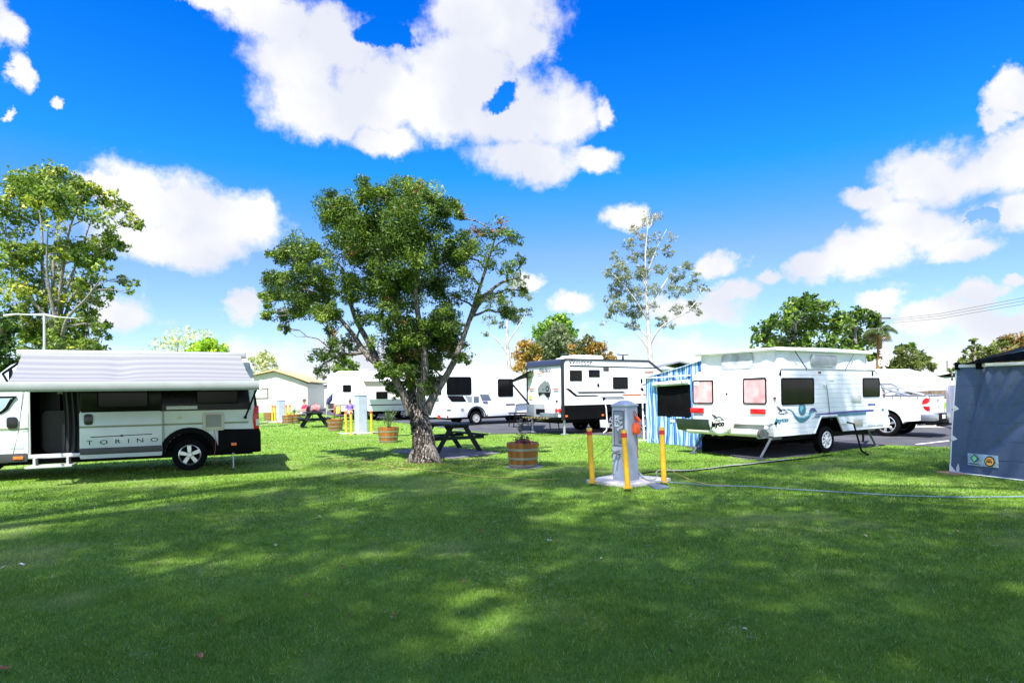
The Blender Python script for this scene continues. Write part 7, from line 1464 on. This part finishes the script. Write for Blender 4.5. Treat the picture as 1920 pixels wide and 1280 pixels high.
def seated_person(label, g, rz, shirt, hat=True):
    root = thing('person', label, 'person', (g.x, g.y, 0), rz)
    SK = mat('skin', (.50, .27, .19), .5, var=.06)
    J, Ed, Rd = [], [], []
    def add(p, r, par=None):
        J.append(p); Rd.append(r)
        if par is not None: Ed.append((par, len(J) - 1))
        return len(J) - 1
    pel = add((0, .05, .52), .125); ab = add((0, .09, .68), .12, pel); ch = add((0, .12, .88), .135, ab); sh = add((0, .11, 1.0), .10, ch); nk = add((0, .09, 1.08), .050, sh); hd = add((0, .06, 1.17), .075, nk); h2 = add((0, .06, 1.26), .082, hd); add((0, .07, 1.32), .06, h2)
    for s in (-1, 1):
        a = add((s * .17, .11, .98), .055, sh); e = add((s * .25, .0, .76), .042, a); w = add((s * .13, -.22, .74), .028, e); pm = add((s * .08, -.28, .74), .030, w)
        for k in range(4): f1 = add((s * (.055 + .012) - s * .0 + (k - 1.5) * .019, -.33, .745), .009, pm); f2 = add((s * .06 + (k - 1.5) * .02, -.355 - .006 * (k % 2), .73), .008, f1); add((s * .058 + (k - 1.5) * .02, -.36, .705), .007, f2)
        th = add((s * .045, -.30, .76), .010, pm); add((s * .03, -.33, .77), .008, th)
        hp = add((s * .11, -.02, .50), .085, pel); kn = add((s * .15, -.42, .52), .062, hp); sn = add((s * .15, -.46, .30), .055, kn); an = add((s * .15, -.45, .09), .036, sn); add((s * .16, -.58, .045), .034, an)
    skin_body('body', J, Ed, Rd, SK, root)
    # clothing follows the same joints, a little larger
    SH = mat('clothing_%d' % int(shirt[0] * 100), shirt, .8, var=.1, bump=.4, bscale=14)
    skin_body('shirt', [(0, .05, .50), (0, .09, .68), (0, .12, .88), (0, .11, 1.01), (-.18, .11, .985), (-.25, .01, .78), (.18, .11, .985), (.25, .01, .78)], [(0, 1), (1, 2), (2, 3), (3, 4), (4, 5), (3, 6), (6, 7)], [.135, .135, .15, .09, .068, .058, .068, .058], SH, root)
    skin_body('shorts', [(0, .05, .51), (-.11, -.02, .51), (-.15, -.34, .525), (.11, -.02, .51), (.15, -.34, .525)], [(0, 1), (1, 2), (0, 3), (3, 4)], [.135, .098, .085, .098, .085], mat('pale_shorts', (.5, .45, .42), .8), root)
    q = MB()
    for s in (-1, 1): q.lathe([(.001, 1.255 + .0), (.011, 1.248), (.001, 1.241)], 8, (s * .03, -.018, 0))
    q.tube([(0, -.02, 1.235), (0, -.045, 1.215), (0, -.02, 1.205)], [.008, .014, .010], 6); q.tube([(-.022, -.018, 1.18), (.022, -.018, 1.18)], .005, 5)
    for s in (-1, 1): q.tube([(s * .083, .06, 1.25), (s * .092, .07, 1.22), (s * .083, .06, 1.20)], .012, 6)
    q.build('face', mat('face_features', (.28, .12, .09), .6), root)
    if hat:
        q = MB(); q.lathe([(.17, 1.285), (.11, 1.295), (.10, 1.30), (.095, 1.37), (.06, 1.395), (.001, 1.40)], 24, (0, .06, 0)); q.build('hat', mat('grey_felt', (.26, .24, .23), .9), root)
    else:
        q = MB(); q.lathe([(.093, 1.24), (.10, 1.28), (.088, 1.34), (.05, 1.375), (.001, 1.38)], 20, (0, .075, 0)); q.build('hair', mat('brown_hair', (.06, .035, .02), .8), root)
    q = MB()
    for s in (-1, 1): q.tube([(s * .15, -.42, .05), (s * .155, -.52, .05), (s * .16, -.62, .04)], [.045, .05, .035], 8)
    q.build('shoes', BLACK, root)
g = gnd(656, 789); g.y -= 2.2; g.x = at(656, 780, g.y).x
chair('dark camp chair under the person in the purple top', Vector((g.x, g.y + .05, 0)), 0, mat('dark_chair_cloth', (.02, .02, .03), .8))
seated_person('person in a purple top and grey hat sitting by the far caravan', Vector((g.x, g.y, 0)), 0, (.16, .10, .42))
g2 = at(569, 770, 36); chair('dark camp chair under the person in red', Vector((g2.x, g2.y + .05, 0)), R(-40), mat('dark_chair_cloth', (.02, .02, .03), .8))
seated_person('person in a dark red top sitting left of the far picnic table', Vector((g2.x, g2.y, 0)), R(-40), (.38, .03, .07), False)
g3 = at(578, 772, 37); chair('empty dark camp chair beside the person in red', g3, R(30), mat('dark_chair_cloth', (.02, .02, .03), .8))
um = at(617, 757, 30.5); u = thing('umbrella', 'folded navy umbrella leaning beside the far picnic table', 'umbrella', (um.x, um.y, 0)); U = lambda px, py: at(px, py, 30.5) - Vector((um.x, um.y, 0))
q = MB(); q.tube([U(614, 757), U(619, 748), U(623, 738)], [.09, .12, .03], 10); q.build('canopy', mat('navy_cloth', (.02, .02, .09), .7), u); q = MB(); b0 = U(609, 775); b0.z = 0; q.tube([b0, U(614, 757), U(624, 735)], .02, 6); q.build('pole', mat('tan_wood', (.5, .42, .28), .6), u)
h = at(633, 770, 31); t_ = thing('hand_trolley', 'orange and yellow hand trolley standing left of the pale middle power post', 'trolley', (h.x, h.y, 0), R(20))
q = MB(); 
for s in (-.16, .16): q.tube([(s, .1, .15), (s, .1, 1.05), (s, .14, 1.12)], .022, 6)
for z in (.25, .5, .75, 1.0): q.tube([(-.16, .1, z), (.16, .1, z)], .015, 5)
q.build('frame', mat('red_frame', (.5, .08, .04), .5), t_); q = MB(); q.lathe([(.001, .62), (.14, .64), (.15, .9), (.12, .98), (.04, 1.02), (.001, 1.02)], 20, (0, -.04, 0)); q.build('gas_bottle', mat('yellow_bottle', (.72, .5, .1), .5), t_)
for s in (-1, 1): wheel(t_, s * .0, s * .2, .13, .05, .08, 'star', side=s)
# white lamp pole with two outstretched arms behind the campervan
b0 = at(83, 757, 21); WPOLE = mat('weathered_white_pole', (.42, .43, .44), .5); lp = thing('lamp_pole', 'white pole with a long wing-like cross arm behind the campervan roof', 'pole', (b0.x, b0.y, 0)); P_ = lambda px, py: at(px, py, 21) - Vector((b0.x, b0.y, 0))
q = MB(); tp = P_(83, 591); q.tube([(0, 0, 0), tp], [.045, .038], 10); q.build('mast', WPOLE, lp)
q = MB(); pts = [P_(8, 592), P_(30, 589), P_(55, 590), P_(83, 590), P_(105, 594), P_(148, 597)]; q.tube(pts, [.05, .03, .022, .05, .025, .008], 8); q.build('cross_arm', WPOLE, lp)
# overhead wires on the right, between a pole beyond the palm and one out of the picture
wp1 = at(1652, 700, 60); wp2 = at(2150, 700, 38)
for P2, nm in ((wp1, 'timber power pole hidden behind the palm and dark trees'), (wp2, 'timber power pole beyond the right edge carrying the wires')):
    t_ = thing('utility_pole', nm, 'utility pole', (P2.x, P2.y, 0)); hh = 8.6 if P2 is wp1 else 8.8
    q = MB(); q.tube([(0, 0, 0), (0, 0, hh)], [.16, .11], 10); q.build('pole', BARK_DARK, t_); q = MB(); q.box(-1.0, -.05, hh - .35, 1.0, .05, hh - .2); q.build('crossarm', BARK_DARK, t_)
for k, (ya, yb, lab) in enumerate(((601, 557, 'uppermost of the three overhead wires at the right'), (604, 563, 'middle of the three overhead wires at the right'), (608, 569, 'lowest of the three overhead wires at the right'))):
    a, b_ = at(1645, ya, 60), at(1925, yb, 44); e = b_ + (b_ - a) * .55; m_ = (a + b_) / 2 - Vector((0, 0, .25)); w = MB(); w.tube([a, m_, b_, e], .018, 4, False); o = w.build('overhead_wire', mat('wire_grey', (.08, .08, .09), .6)); tag(o, lab, 'wire', 'overhead wires at the right')
# distant mast and low dark roof
c = at(1776, 700, 70); t_ = tag((lambda q: (q.tube([(c.x, c.y, 0), (c.x, c.y, at(1776, 676, 70).z)], .05, 6), q.build('utility_pole', BARK_DARK))[1])(MB()), 'thin distant pole left of the blue shade wall', 'pole')
def shed(label, x0, x1, ytop, Y, col, ye=None):
    a, b_ = at(x0, 757, Y), at(x1, 757, Y); t = thing('shed', label, 'shed', (a.x, Y, 0)); w = b_.x - a.x; z = at(x0, ytop, Y).z
    q = MB(); q.box(0, 0, 0, w, 5, z - .25); q.build('wall', mat('pale_shed_wall', (.6, .6, .58), .7), t); q = MB(); q.prism([(-.4, z - .3), (w / 2, z + .25), (w + .4, z - .3), (w + .4, z - .2), (w / 2, z + .36), (-.4, z - .2)], .3, -5.3, SIDE); q.build('roof', mat('roof_' + str(int(col[0] * 100)), col, .6), t)
shed('low building with a grey roof behind the front of the black-skirted caravan', 1228, 1320, 686, 48, (.16, .17, .19))
shed('low pale-roofed building far behind the canopy at the right', 1740, 1840, 703, 62, (.5, .5, .5))
shed('pale building with a white roof far across the park behind the motorhome', 560, 760, 722, 75, (.7, .7, .7))
# litter on the lawn: curled dry leaves and scraps of bark
def leaf_scrap(label, px, py, s, col, cat='leaf', name='dry_leaf'):
    g = gnd(px, py, .035); q = MB(); a = random.uniform(0, 6.28)
    q.grid(lambda u, v: (g.x + s * ((u - .5) * math.cos(a) - (v - .5) * .5 * math.sin(a)) , g.y + s * ((u - .5) * math.sin(a) + (v - .5) * .5 * math.cos(a)) * 1.0, g.z + s * (.35 * abs(v - .5) + .12 * math.sin(u * 5 + a))), 5, 4)
    tag(q.build(name, mat('scrap_%d' % int(col[0] * 100), col, .8, var=.2, vscale=40), solid=.002), label, cat)
leaf_scrap('white scrap of paper on the grass below the barrel planter', 1031, 1013, .06, (.62, .60, .56), 'scrap', 'paper_scrap')
leaf_scrap('pale scrap on the grass in the middle left of the lawn', 517, 1022, .05, (.55, .53, .48), 'scrap', 'paper_scrap')
leaf_scrap('white scrap on the grass near the left edge', 40, 1058, .05, (.62, .60, .56), 'scrap', 'paper_scrap')
leaf_scrap('small white scrap near the bottom right of the picture centre', 1397, 1178, .022, (.66, .64, .6), 'scrap', 'paper_scrap')
leaf_scrap('brown dry leaf near the bottom left', 374, 1228, .06, (.30, .13, .06)); leaf_scrap('reddish leaf lying left of the sunlit patch', 740, 1151, .035, (.32, .12, .05)); leaf_scrap('dark brown leaf in the left foreground', 574, 1115, .04, (.14, .08, .05)); leaf_scrap('brown leaf by the bottom left corner', 6, 1253, .06, (.28, .11, .06)); leaf_scrap('small rust leaf below the near concrete pad', 902, 995, .05, (.3, .14, .07))
leaf_scrap('dark leaf in the shade left of the sunlit patch', 868, 1088, .045, (.12, .07, .05))
def litter():
    n = 2600; base = np.array([-2.14, 14.2]); x = np.concatenate([rng.normal(base[0] + .3, 1.3, 1300), rng.uniform(-9, 9, 1300)]); y = np.concatenate([rng.normal(base[1] - .3, .8, 1300), rng.uniform(3.4, 15, 1300)])
    keep = (np.abs(x) < y * .86) & ~pip(x, y, ROAD2D); keep &= (np.arange(n) < 1300) | (fbm(x, y, .9, 61) > .55); x, y = x[keep], y[keep]; n = len(x)
    P = np.c_[x, y, rng.uniform(.016, .034, n)]; cols = np.array([(.20, .10, .05), (.32, .22, .12), (.12, .06, .035), (.42, .36, .24)])[rng.integers(0, 4, n)] * rng.uniform(.6, 1.2, (n, 1))
    d = rng.uniform(0, 6.28, n); s = rng.uniform(.015, .045, n); V = np.zeros((n, 4, 3)); ux, uy = np.cos(d) * s, np.sin(d) * s
    V[:, 0] = P + np.c_[ux, uy, rng.normal(0, .006, n)]; V[:, 2] = P - np.c_[ux, uy, rng.normal(0, .006, n)]; V[:, 1] = P + np.c_[-uy * .35, ux * .35, np.full(n, .004)]; V[:, 3] = P + np.c_[uy * .35, -ux * .35, np.full(n, .004)]
    tag(mesh_np('leaf_litter', V.reshape(-1, 3), n, 4, cols, leaf_material('litter_leaf', .1, .8, .1)), 'tiny brown dry leaves scattered in the grass, thickest round the forked trunk', 'leaf litter', kind='stuff')
litter()
grass()
